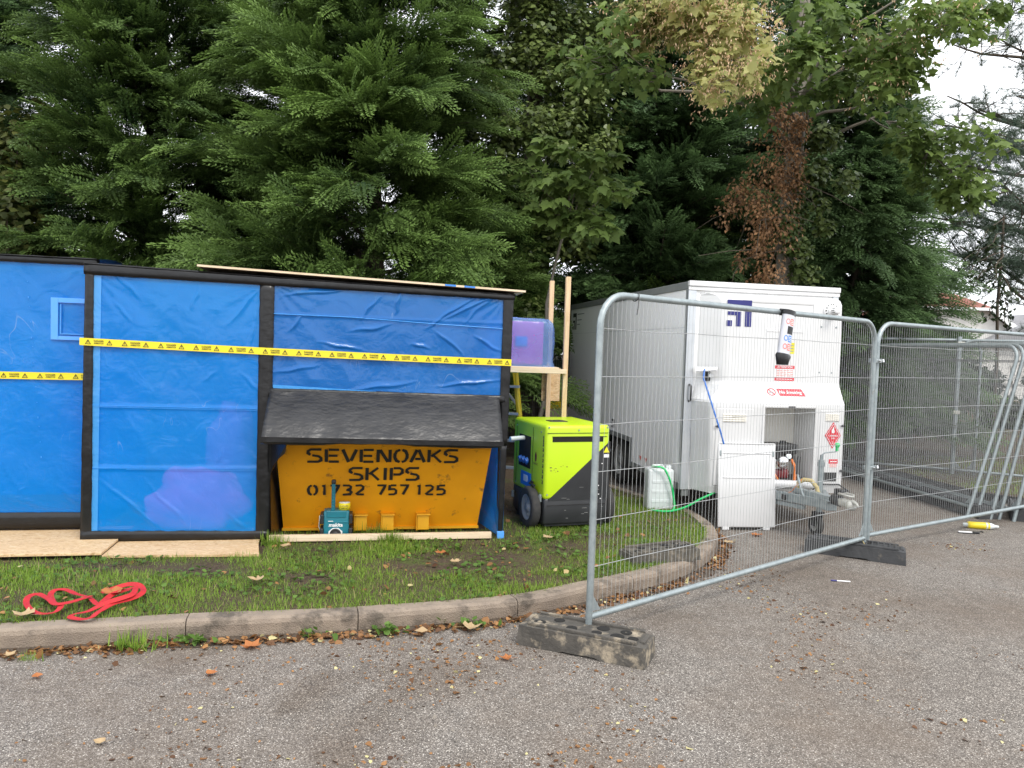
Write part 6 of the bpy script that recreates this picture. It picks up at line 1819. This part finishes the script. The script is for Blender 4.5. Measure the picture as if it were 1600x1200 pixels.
    for (px, py, w) in ((1300, 150, 40), (1320, 130, 40), (1330, 165, 30), (1270, 205, 24), (1300, 215, 26), (1265, 290, 28), (1275, 260, 20), (1310, 280, 26), (1240, 330, 26), (1225, 385, 26), (1250, 400, 28), (1235, 355, 24), (1290, 335, 20), (1262, 425, 24)):
        for _ in range(2):
            cs.append(np.array(at(px + rg.normal(0, w * 0.3), py + rg.normal(0, 12), 11.2 + rg.normal(0, 0.2)) - inv)); s = w * 11.2 / 1190 * rg.uniform(0.6, 0.9); rs.append((s, s, s))
    n = 3600
    p, u, k = leaf_blob(cs, rs, n, rg)
    leaf_mesh('ivy_leaves', IVY5, 6, p, leaf_frames(n, rg, u, 0.8), rg.uniform(0.05, 0.09, n), 0.34 + rg.normal(0, 0.18, n), 'ivy', root)
sycamore()

# young sycamore sprig in front of the ivy tree
def young():
    rg = np.random.default_rng(67)
    base = Vector((0.30, 10.7, LAWN_Z))
    root = empty('young_sycamore', 'young sycamore with dull green lobed leaves in front of the ivy-covered tree', 'tree', base)
    b = MB(); top = at(890, 300, 10.2) - base
    limb(b, (0, 0, 0), top, 0.035, 0.015, 5, 8, 0.06)
    cl = [((880, 335), (80, 32), 330), ((905, 275), (65, 30), 170), ((935, 250), (45, 22), 90), ((845, 235), (25, 20), 45), ((850, 300), (50, 30), 110), ((950, 300), (40, 30), 90)]
    P, U, T = [], [], []
    for i, ((px, py), (hx, hy), n) in enumerate(cl):
        c = at(px, py, 10.0) - base
        limb(b, top * 0.85, c, 0.014, 0.006, i + 20, 6, 0.06)
        subs = [np.array(c) + rg.normal(0, 1, 3) * np.array([hx * 10 / 1190 * 0.5, 0.2, hy * 10 / 1190 * 0.5]) for _ in range(6)]
        for q in subs: b.tube([tuple(c), tuple(q)], [0.006, 0.003], 4, 0, None, False)
        p, u, k = leaf_blob(subs, [(hx * 10 / 1190 * 0.42, 0.2, hy * 10 / 1190 * 0.42)] * 6, n, rg)
        P.append(p); U.append(u); T.append(0.58 + rg.normal(0, 0.14, n))
    b.build('trunk', 'bark_pale', root)
    P, U, T = map(np.concatenate, (P, U, T))
    leaf_mesh('crown', SYC, 14, P, leaf_frames(len(P), rg, U, 0.5, 0.7), rg.uniform(0.10, 0.18, len(P)), T, 'sycamore', root)
young()

# pine at the right edge: bare boughs, blue-green needle tufts
def pine():
    rg = np.random.default_rng(71)
    base = Vector((10.9, 14.6, LAWN_Z))
    root = empty('pine_tree', 'open blue-green pine with bare crooked boughs at the right edge', 'tree', base)
    b = MB(); limb(b, (0, 0, 0), (0.2, 0.1, 10), 0.22, 0.12, 3, 10, 0.03)
    tufts = []
    boughs = [((1420, 235), 13.6, 5.2), ((1510, 330), 13.4, 3.4), ((1380, 260), 13.8, 4.8), ((1560, 210), 13.5, 5.0), ((1580, 300), 13.3, 3.8), ((1470, 300), 13.6, 4.0), ((1500, 385), 13.4, 3.0), ((1420, 340), 13.8, 3.6), ((1530, 170), 13.8, 5.6), ((1590, 150), 13.6, 6), ((1480, 150), 14, 5.8), ((1555, 350), 13.5, 3.2), ((1560, 60), 14, 7), ((1490, 70), 14.2, 6.8), ((1590, 250), 13.3, 4.2), ((1440, 190), 13.8, 5.4), ((1540, 415), 13.6, 2.4), ((1450, 385), 13.9, 3.0)]
    for i, ((px, py), Y, z0) in enumerate(boughs):
        c = at(px, py, Y) - base
        path = limb(b, (0.05, 0, z0 + rg.normal(0, 0.2)), c, 0.055, 0.012, i * 2.1, 10, 0.10, 0.04 * (-1) ** i)
        for k in range(18):
            t = rg.uniform(0.45, 1.0)
            p = np.array(path[int(t * 10)]) if t < 1 else np.array(path[-1])
            q = p + rg.normal(0, 1, 3) * np.array([0.42, 0.35, 0.26]) + np.array([0, 0, 0.05])
            b.tube([tuple(p), tuple((p + q) / 2 + rg.normal(0, 0.04, 3)), tuple(q)], [0.010, 0.007, 0.004], 4, 0, None, False)
            for m in range(4): tufts.append(p + (q - p) * (0.55 + 0.16 * m))
    for (px, py), Y, hw in (((1440, 300), 13.8, 0.55), ((1490, 350), 13.7, 0.6), ((1530, 260), 13.6, 0.55), ((1570, 290), 13.5, 0.6), ((1595, 340), 13.4, 0.6), ((1550, 225), 13.8, 0.45), ((1510, 410), 13.6, 0.5), ((1400, 250), 14.0, 0.5), ((1470, 230), 13.9, 0.45), ((1560, 380), 13.5, 0.5), ((1420, 190), 14.2, 0.45), ((1590, 230), 13.5, 0.45), ((1385, 330), 14.0, 0.5), ((1580, 20), 13.8, 0.6), ((1500, 25), 14.2, 0.5), ((1600, 420), 13.6, 0.4)):
        c = np.array(at(px, py, Y) - base)
        for k in range(130): tufts.append(c + rg.normal(0, 1, 3) * np.array([hw * 0.6, hw * 0.5, hw * 0.42]))
        for k in range(8):
            q = c + rg.normal(0, 1, 3) * np.array([hw * 0.7, hw * 0.5, hw * 0.45])
            b.tube([tuple(c), tuple((c + q) / 2 + rg.normal(0, 0.05, 3)), tuple(q)], [0.014, 0.010, 0.004], 4, 0, None, False)
    b.build('trunk', 'bark', root)
    tp = np.array(tufts); n = len(tp); per = 26
    P = np.repeat(tp, per, 0)
    y = rg.normal(0, 1, (n * per, 3)) + np.array([0, -0.15, 0.3])
    leaf_mesh('needles', NEEDLE, 4, P, frames(y, rg.normal(0, 1, (n * per, 3))), rg.uniform(0.08, 0.15, n * per), np.clip(0.35 + np.repeat(rg.normal(0, 0.15, n), per) + rg.normal(0, 0.1, n * per), 0, 1), 'pine', root)
pine()

# thin broad-leaved sprays hanging against the sky at the right
def ash():
    rg = np.random.default_rng(73)
    base = Vector((8.4, 13.2, LAWN_Z))
    root = empty('slender_sapling', 'thin sapling whose drooping dark leaf sprays hang against the white sky', 'sapling', base)
    b = MB(); limb(b, (0, 0, 0), (0.0, 0.1, 4.2), 0.035, 0.018, 3, 8, 0.05)
    P, Y = [], []
    for i, (px, py) in enumerate([(1540, 455), (1560, 470), (1575, 490), (1590, 470), (1510, 430), (1525, 400), (1555, 435), (1500, 455), (1480, 420), (1570, 510), (1545, 500), (1520, 445), (1535, 375)]):
        c = np.array(at(px, py, 12.6) - base)
        st = np.array((0, 0.05, c[2] + 0.5))
        path = limb(b, tuple(st), tuple(c), 0.012, 0.004, i * 3.3, 8, 0.10, -0.05)
        for k in range(26):
            t = rg.uniform(0.35, 1.0)
            p = np.array(path[min(8, int(t * 8.9))]) + rg.normal(0, 0.05, 3)
            P.append(p); Y.append(np.array([rg.normal(0, 1), rg.normal(0, 1), -0.7]))
    b.build('trunk', 'bark', root)
    n = len(P)
    leaf_mesh('crown', LEAF4 * np.array([0.8, 1, 1]), 4, np.array(P), frames(np.array(Y), rg.normal(0, 0.4, (n, 3)) + np.array([0, -0.3, 0.9])), rg.uniform(0.07, 0.13, n), np.clip(0.3 + rg.normal(0, 0.2, n), 0, 1), 'hedge', root)
ash()

def bush(name, label, cat, base, blobs, n, size, mat, seed, tone=0.4, tmpl=IVY5, k=6, group=None, kind=None):
    rg = np.random.default_rng(seed)
    root = empty(name, label, cat, base, 0, group)
    b = MB()
    cs = [np.array(c) for c, _ in blobs]
    for i, c in enumerate(cs): limb(b, (c[0] * 0.4, c[1] * 0.4, 0), tuple(c), 0.025, 0.008, i + seed, 5, 0.08)
    b.build('trunk', 'bark', root)
    p, u, kk = leaf_blob(cs, [r for _, r in blobs], n, rg)
    p[:, 2] = np.maximum(p[:, 2], 0.03)
    leaf_mesh('crown', tmpl, k, p, leaf_frames(n, rg, u, 0.6, 0.9), rg.uniform(size[0], size[1], n), np.clip(tone + rg.normal(0, 0.16, n) + rg.normal(0, 0.1, len(cs))[kk], 0, 1), mat, root)
    return root
rgb = np.random.default_rng(5)
bush('broadleaf_bush', 'yellowing loose bush at the far left edge behind the blue tent', 'bush', (-7.1, 11.2, LAWN_Z), [((rgb.normal(0, 0.55), rgb.normal(0, 0.4), z), (0.5, 0.45, 0.42)) for z in np.linspace(1.2, 5.0, 14)], 4200, (0.07, 0.12), 'yellow_bush', 81, 0.35)
bush('laurel_bush', 'dark leafy bush at the foot of the timber stand behind the mesh fence', 'bush', (-0.75, 11.3, LAWN_Z), [((rgb.normal(0, 0.45), rgb.normal(0, 0.3), z), (0.40, 0.35, 0.32)) for z in np.linspace(0.5, 2.1, 9)], 3000, (0.06, 0.11), 'ivy', 83, 0.2)
# clipped hedge and scrub far behind, closing the view low down
def hedge(label, x0, x1, y, h, seed, mat='hedge', tone=0.35, n=15000):
    rg = np.random.default_rng(seed)
    root = empty('hedge', label, 'hedge', ((x0 + x1) / 2, y, LAWN_Z), 0, 'hedges behind the trees')
    b = MB()
    L = x1 - x0
    cs, rs = [], []
    for i in range(int(L * 2.2)):
        x = -L / 2 + L * rg.random(); z = rg.uniform(0.2, h)
        cs.append(np.array([x, rg.normal(0, 0.35), z])); rs.append((0.55, 0.45, 0.45))
        if i % 4 == 0: limb(b, (x, 0, 0), (x + rg.normal(0, 0.3), 0, h), 0.03, 0.01, i, 4, 0.08)
    b.build('stems', 'bark', root)
    p, u, k = leaf_blob(cs, rs, n, rg)
    p[:, 2] = np.maximum(p[:, 2], 0.02)
    leaf_mesh('leaves', IVY5, 6, p, leaf_frames(n, rg, u, 0.6, 0.9), rg.uniform(0.09, 0.16, n), np.clip(tone + rg.normal(0, 0.15, n) + rg.normal(0, 0.1, len(cs))[k], 0, 1), mat, root)
hedge('long dark hedge low behind the left conifers', -14, -0.9, 16.5, 2.3, 91, n=16000)
hedge('dark scrubby hedge low behind the trailer', 2.6, 9.0, 17.0, 2.0, 92, n=12000)
hedge('rough green hedge behind the leaning panels at the right', 9.2, 22.0, 20.0, 1.6, 93, n=14000)

# ================================================================ GRASS, WEEDS, LITTER
SOIL = [(-2.25, 5.25, 0.55, 0.16), (-0.55, 5.55, 0.55, 0.30), (0.05, 5.75, 0.55, 0.35), (0.45, 6.15, 0.45, 0.30), (-1.35, 5.15, 0.28, 0.12), (0.15, 5.25, 0.4, 0.16), (-3.1, 5.25, 0.5, 0.10), (0.85, 6.55, 0.3, 0.22)]
def bare(x, y):
    """0..1, how bare the soil is"""
    s = np.zeros(len(x))
    for cx, cy, rx, ry in SOIL:
        s = np.maximum(s, np.clip(1.25 - np.hypot((x - cx) / rx, (y - cy) / ry), 0, 1))
    nz = np.array([mnoise.noise(Vector((a * 2.6, b_ * 2.6, 3.1))) for a, b_ in zip(x, y)])
    return np.clip(s + nz * 0.55, 0, 1)
def grass():
    rg = np.random.default_rng(101)
    zones = [(-4.6, 2.1, 3.2, 6.0, 150000), (-2.2, 0.3, 5.9, 7.0, 10000), (0.2, 2.1, 5.4, 8.4, 56000), (0.2, 1.7, 8.2, 10.6, 8000), (5.8, 12, 7.6, 13, 34000)]
    X, Y = [], []
    for x0, x1, y0, y1, n in zones:
        X.append(rg.uniform(x0, x1, n)); Y.append(rg.uniform(y0, y1, n))
    X, Y = np.concatenate(X), np.concatenate(Y)
    ok = in_poly(X, Y, LAWN_POLY)
    # nothing grows through the board floor, the kerb or the tent
    c, s = math.cos(TENT_RZ), math.sin(TENT_RZ)
    U = (X - TENT_LOC[0]) * c + (Y - TENT_LOC[1]) * s; V = -(X - TENT_LOC[0]) * s + (Y - TENT_LOC[1]) * c
    ok &= ~((U < 1.36) & (V > -0.42)) & ~((U > 1.3) & (U < 3.3) & (V > 0.28)) & ~((U > 1.36) & (U < 3.18) & (V > -0.065) & (V < -0.003) & (rg.random(len(X)) < 0.8))
    X, Y = X[ok], Y[ok]
    br = bare(X, Y)
    k = rg.random(len(X)) > br * 0.90 - 0.02 + 0.05 * (rg.random(len(X)) < 0.5)
    X, Y, br = X[k], Y[k], br[k]
    n = len(X)
    ln = np.array([mnoise.noise(Vector((a * 1.7, b_ * 1.7, 9))) for a, b_ in zip(X, Y)])
    size = np.clip(0.032 + 0.024 * ln + rg.normal(0, 0.012, n), 0.016, 0.11) * (1 - 0.5 * br)
    az = rg.uniform(0, 2 * math.pi, n)
    lean_ = np.abs(rg.normal(0, 0.95, n)) + 0.2
    y = np.stack([np.cos(az) * lean_, np.sin(az) * lean_, np.ones(n)], 1)
    z = np.stack([np.cos(az), np.sin(az), -lean_ * 0.5], 1) + rg.normal(0, 0.25, (n, 3))
    blade = np.array([(-0.045, 0, 0), (0.045, 0, 0), (0.036, 0.55, -0.02), (-0.036, 0.55, -0.02), (-0.036, 0.55, -0.02), (0.036, 0.55, -0.02), (0.006, 1.0, -0.22), (-0.006, 1.0, -0.22)])
    tone = np.clip(0.47 + 0.22 * ln + rg.normal(0, 0.17, n), 0, 0.88)
    tone[rg.random(n) < 0.05] = 1.0
    o = leaf_mesh('grass', blade, 4, np.stack([X, Y, np.full(n, LAWN_Z - 0.003)], 1), frames(y, z), size, tone, 'grass_blade')
    tag(o, 'short uneven grass with bare patches on the kerbed island', 'grass', kind='stuff')
    # clover and broad weeds low in the grass
    m = 9000
    X = rg.uniform(-4.4, 2.0, m); Y = rg.uniform(3.3, 7.0, m)
    U = (X - TENT_LOC[0]) * c + (Y - TENT_LOC[1]) * s; V = -(X - TENT_LOC[0]) * s + (Y - TENT_LOC[1]) * c
    nz = np.array([mnoise.noise(Vector((a * 1.9, b_ * 1.9, 21))) for a, b_ in zip(X, Y)])
    ok = in_poly(X, Y, LAWN_POLY) & ~((U < 1.36) & (V > -0.42)) & ~((U > 1.3) & (U < 3.3) & (V > -0.07)) & (nz > 0.0)
    X, Y = X[ok], Y[ok]; m = len(X)
    az = rg.uniform(0, 2 * math.pi, m)
    y = np.stack([np.cos(az), np.sin(az), rg.uniform(0.1, 0.6, m)], 1)
    o = leaf_mesh('clover', IVY5, 6, np.stack([X, Y, LAWN_Z + rg.uniform(0.005, 0.03, m)], 1), frames(y, np.tile([0, 0, 1.0], (m, 1)) + rg.normal(0, 0.3, (m, 3))), rg.uniform(0.018, 0.042, m), np.clip(0.4 + rg.normal(0, 0.2, m), 0, 1), 'weed_leaf')
    tag(o, 'flat broad-leaved weeds low among the grass', 'weeds', kind='stuff')
grass()

def tuft(label, loc, n, h, seed, broad=0):
    rg = np.random.default_rng(seed)
    root = empty('weed_tuft', label, 'weed', loc, 0, 'weeds along the kerb')
    az = rg.uniform(0, 2 * math.pi, n); le = np.abs(rg.normal(0, 1.1, n)) + 0.2
    y = np.stack([np.cos(az) * le, np.sin(az) * le, np.ones(n)], 1)
    z = np.stack([np.cos(az), np.sin(az), -le * 0.5], 1)
    blade = np.array([(-0.03, 0, 0), (0.03, 0, 0), (0.022, 0.55, -0.04), (-0.022, 0.55, -0.04), (-0.022, 0.55, -0.04), (0.022, 0.55, -0.04), (0.004, 1.0, -0.30), (-0.004, 1.0, -0.30)])
    leaf_mesh('blades', blade, 4, np.stack([rg.normal(0, 0.035 + 0.02 * (n > 60), n), rg.normal(0, 0.015, n), np.zeros(n)], 1), frames(y, z), rg.uniform(0.5, 1.0, n) * h, np.clip(0.5 + rg.normal(0, 0.2, n), 0, 1), 'grass_blade', root)
    if broad:
        az = rg.uniform(0, 2 * math.pi, broad)
        y = np.stack([np.cos(az), np.sin(az), rg.uniform(0.2, 1.2, broad)], 1)
        leaf_mesh('leaves', IVY5, 6, np.stack([rg.normal(0, 0.07, broad), rg.normal(0, 0.02, broad), rg.uniform(0.005, 0.05, broad)], 1), frames(y, np.tile([0, 0, 1.0], (broad, 1)) + rg.normal(0, 0.4, (broad, 3))), rg.uniform(0.025, 0.05, broad), np.clip(0.5 + rg.normal(0, 0.2, broad), 0, 1), 'weed_leaf', root)
tuft('wispy grass tuft rooted under the kerb face below the red strap', (-2.02, 4.10, 0), 90, 0.14, 1, 6)
tuft('leafy green weed at the kerb foot just right of the wispy tuft', (-1.76, 4.20, 0), 24, 0.07, 2, 34)
tuft('small grass tuft at the kerb foot by the left edge', (-2.50, 3.93, 0), 50, 0.06, 3)
tuft('leafy weed at the kerb foot in front of the skip', (-0.70, 4.44, 0), 14, 0.05, 4, 30)
tuft('small green weed at the kerb foot right of the skip', (-0.22, 4.60, 0), 30, 0.07, 5, 20)
tuft('short weed in the kerb gutter below the middle bay', (-1.12, 4.36, 0), 20, 0.06, 6, 12)
tuft('tall grass clump growing over the batten in front of the skip', tuple(TM @ Vector((2.35, -0.10, LAWN_Z))), 160, 0.12, 7)
tuft('grass clump at the left end of the batten', tuple(TM @ Vector((1.42, -0.12, LAWN_Z))), 120, 0.13, 8)
tuft('grass clump standing between two skip lugs', tuple(TM @ Vector((2.20, 0.14, LAWN_Z))), 90, 0.13, 9)
tuft('grass clump at the foot of the skip, right of the radio', tuple(TM @ Vector((1.96, 0.14, LAWN_Z))), 60, 0.10, 10)

def gutter():
    b = MB(); vs = []
    K = [(i, p) for i, p in enumerate(KERB) if -5 < p.x and p.y < 8.3]
    for i, p in K:
        t = (KERB[i + 1] - KERB[i]).normalized(); o = Vector((t.y, -t.x, 0))
        w = max(0.004, 0.055 + 0.11 * mnoise.noise(Vector((p.x * 3.1, p.y * 3.1, 2))) + 0.04 * mnoise.noise(Vector((p.x * 13, p.y * 13, 2))))
        for d, z in ((-0.01, 0.016), (w * 0.5, 0.010), (w, 0.0035)):
            q = p + o * d; vs.append((q.x, q.y, z))
    n = len(K)
    b.add(vs, [(3 * i + j, 3 * i + j + 1, 3 * i + j + 4, 3 * i + j + 3) for i in range(n - 1) for j in range(2)], 0, True)
    tag(b.build('gutter_silt', 'gutter_soil'), 'dark silt gathered along the foot of the kerb', 'silt', kind='stuff')
plain('gutter_soil', (0.055, 0.040, 0.028), (0.105, 0.078, 0.055), rough=0.95, scale=30, bstr=1.0, bscale=90)
gutter()

# litter: crushed leaf fragments, thick in the gutter, thin over the tarmac and the lawn
def litter():
    rg = np.random.default_rng(111)
    P = []
    idx = rg.integers(0, len(KERB) - 1, 11000)
    for i in idx:
        p = KERB[i]
        if p.x < -4.6 or p.y > 8.4: continue
        dens = 0.5 + 0.5 * mnoise.noise(Vector((p.x * 2.1, p.y * 2.1, 0)))
        if rg.random() > dens + 0.15: continue
        t = (KERB[i + 1] - KERB[i]).normalized()
        d = abs(rg.normal(0, 0.055)) + 0.005
        q = p + t * rg.uniform(-0.05, 0.05) + Vector((t.y, -t.x, 0)) * d
        P.append((q.x, q.y, 0.006 + 0.012 * rg.random()))
    n0 = len(P)
    for _ in range(42000):
        x, y = rg.uniform(-4, 5), rg.uniform(2.2, 7.5)
        nz = mnoise.noise(Vector((x * 1.3, y * 1.3, 5)))
        if rg.random() > 0.10 + nz * 1.3 + (0.16 if y < 4.1 and x < 0.9 else (-0.20 if x > 0.9 else -0.02)): continue
        P.append((x, y, 0.004))
    P = [p for p in P]
    P = np.array(P); X, Y = P[:, 0], P[:, 1]
    inside = in_poly(X, Y, [(p.x, p.y) for p in KERB] + [(0.9, 60), (-60, 60), (-60, -12)])
    P = P[~inside | (np.arange(len(P)) < n0)]
    n = len(P)
    az = rg.uniform(0, 2 * math.pi, n)
    y = np.stack([np.cos(az), np.sin(az), rg.normal(0, 0.2, n)], 1)
    size = rg.gamma(1.7, 0.0075, n) + 0.005
    size[n0_mask := (np.arange(n) >= 0) & (P[:, 2] > 0.0045)] *= 1.45
    size[~n0_mask] *= 0.72
    o = leaf_mesh('leaf_litter', IVY5, 6, P, frames(y, np.tile([0, 0, 1.0], (n, 1)) + rg.normal(0, 0.45, (n, 3))), np.clip(size, 0.006, 0.055), np.where(rg.random(n) < 0.07, 1.0, np.clip(rg.beta(1.2, 1.8, n), 0, 0.89)), 'litter')
    tag(o, 'crumbled brown leaf litter along the kerb and over the tarmac', 'leaf litter', kind='stuff')
    # leaf scraps on the lawn
    n = 700
    X, Y = rg.uniform(-4.2, 2.0, n), rg.uniform(3.3, 7.6, n)
    c, s = math.cos(TENT_RZ), math.sin(TENT_RZ)
    U = (X - TENT_LOC[0]) * c + (Y - TENT_LOC[1]) * s; V = -(X - TENT_LOC[0]) * s + (Y - TENT_LOC[1]) * c
    ok = in_poly(X, Y, LAWN_POLY) & ~((U < 1.36) & (V > -0.45)) & ~((U > 1.3) & (U < 3.3) & (V > -0.07))
    X, Y = X[ok], Y[ok]; n = len(X)
    az = rg.uniform(0, 2 * math.pi, n)
    y = np.stack([np.cos(az), np.sin(az), rg.normal(0, 0.3, n)], 1)
    o = leaf_mesh('leaf_scraps', IVY5, 6, np.stack([X, Y, LAWN_Z + rg.uniform(0.012, 0.035, n)], 1), frames(y, np.tile([0, 0, 1.0], (n, 1)) + rg.normal(0, 0.45, (n, 3))), rg.uniform(0.015, 0.05, n), np.clip(rg.beta(1.4, 1.4, n), 0, 1), 'litter')
    tag(o, 'small dry leaf scraps strewn through the grass', 'leaf litter', kind='stuff')
    # loose stones and crumbs on the tarmac
    n = 2600
    X, Y = rg.uniform(-4, 5.5, n), 2.2 + rg.random(n) ** 1.5 * 5
    inside = in_poly(X, Y, [(p.x, p.y) for p in KERB] + [(0.9, 60), (-60, 60), (-60, -12)])
    X, Y = X[~inside], Y[~inside]; n = len(X)
    tet = np.array([(-.5, -.4, 0), (.5, -.4, 0), (0.05, 0.1, .55), (.5, -.4, 0), (0, .6, 0), (0.05, 0.1, .55), (0, .6, 0), (-.5, -.4, 0), (0.05, 0.1, .55)])
    az = rg.uniform(0, 2 * math.pi, n)
    y = np.stack([np.cos(az), np.sin(az), np.zeros(n)], 1)
    o = leaf_mesh('grit', tet, 3, np.stack([X, Y, np.full(n, 0.001)], 1), frames(y, np.tile([0, 0, 1.0], (n, 1))), np.clip(rg.gamma(1.8, 0.0034, n), 0.003, 0.026), rg.random(n), 'gravel_bits')
    tag(o, 'loose grit scattered over the tarmac', 'grit', kind='stuff')
litter()

# single fallen leaves big enough to point at
def fallen(label, px, py, z, size, mat, seed, tmpl='maple'):
    rg = random.Random(seed)
    p = at(px, py, 1.0); d = p - Vector((0, 0, CAM_H)); t = (z - CAM_H) / d.z; q = Vector((0, 0, CAM_H)) + d * t
    T_ = SYC if tmpl == 'maple' else IVY5
    b = MB()
    vs = []
    for x, y, zz in T_:
        r = math.hypot(x, y - 0.4)
        vs.append((x * size, (y - 0.4) * size, 0.012 + size * (0.45 * r * r + 0.18 * mnoise.noise(Vector((x * 3, y * 3, seed))))))
    n = len(vs); c = (0, 0.0, 0.008)
    b.add(vs + [c], [(i, (i + 1) % n, n) for i in range(n)], 0, False)
    b.add([(-0.002, -0.4 * size, 0.012), (0.002, -0.4 * size, 0.012), (0.004, -0.95 * size, 0.02), (0.0, -0.95 * size, 0.02)], [(0, 1, 2, 3)], 0)
    me_o = b.build('fallen_leaf', mat, recalc=False)
    a = me_o.data.attributes.new('tone', 'FLOAT', 'POINT')
    a.data.foreach_set('value', [min(1, max(0, 0.5 + 0.5 * mnoise.noise(Vector(v) * 30 + Vector((seed, 0, 0))))) for v in b.v])
    place(me_o, (q.x, q.y, z), rg.uniform(0, 6.28)); tag(me_o, label, 'leaf', 'fallen leaves')
fallen('bright orange fallen maple leaf on the tarmac at the kerb foot', 392, 1012, 0.0, 0.105, 'fallen_orange', 1)
fallen('buff heart-shaped fallen leaf on the grass by the end of the chipboard strip', 446, 856, LAWN_Z + 0.03, 0.085, 'fallen_buff', 2, 'ivy')
fallen('curled tan leaf on the grass below the tent middle post', 400, 908, LAWN_Z + 0.03, 0.10, 'fallen_buff', 3)
fallen('brown leaf on the grass left of the red strap', 36, 963, LAWN_Z + 0.03, 0.11, 'fallen_buff', 4)
fallen('orange-brown leaf caught inside the red strap loops', 178, 929, LAWN_Z + 0.045, 0.13, 'fallen_orange', 5)
fallen('pale yellow maple leaf standing in the gutter in front of the skip', 737, 982, 0.02, 0.11, 'fallen_buff', 6)
fallen('pale leaf lying in the gutter right of the leafy weed', 660, 990, 0.02, 0.085, 'fallen_buff', 7, 'ivy')
fallen('orange leaf on the bare tarmac below the muddy fence foot', 790, 1031, 0.0, 0.07, 'fallen_orange', 8)
fallen('rust brown leaf on the grass between generator and kerb', 688, 866, LAWN_Z + 0.03, 0.075, 'fallen_orange', 9)
fallen('yellow leaf on the bare soil below the generator', 712, 880, LAWN_Z + 0.02, 0.075, 'fallen_buff', 10)
fallen('pale leaf lying beside the generator wheel', 856, 842, LAWN_Z + 0.02, 0.09, 'fallen_buff', 11, 'ivy')
fallen('brown leaf on the tarmac left of centre, alone', 330, 1055, 0.0, 0.06, 'fallen_orange', 12, 'ivy')
fallen('greenish pale leaf on the tarmac at the lower left', 157, 1163, 0.0, 0.05, 'fallen_buff', 13, 'ivy')
fallen('small brown leaf on the tarmac under the kerb at the left', 58, 1060, 0.0, 0.05, 'fallen_orange', 14, 'ivy')
fallen('pale leaf in the gutter at the far left edge', 16, 1026, 0.01, 0.06, 'fallen_buff', 15)
fallen('red-brown leaf on the tarmac in front of the hatch cover', 1182, 838, 0.0, 0.10, 'fallen_orange', 16)
fallen('buff leaf in the gutter where the kerb bends by the fence', 1140, 850, 0.01, 0.10, 'fallen_buff', 17)
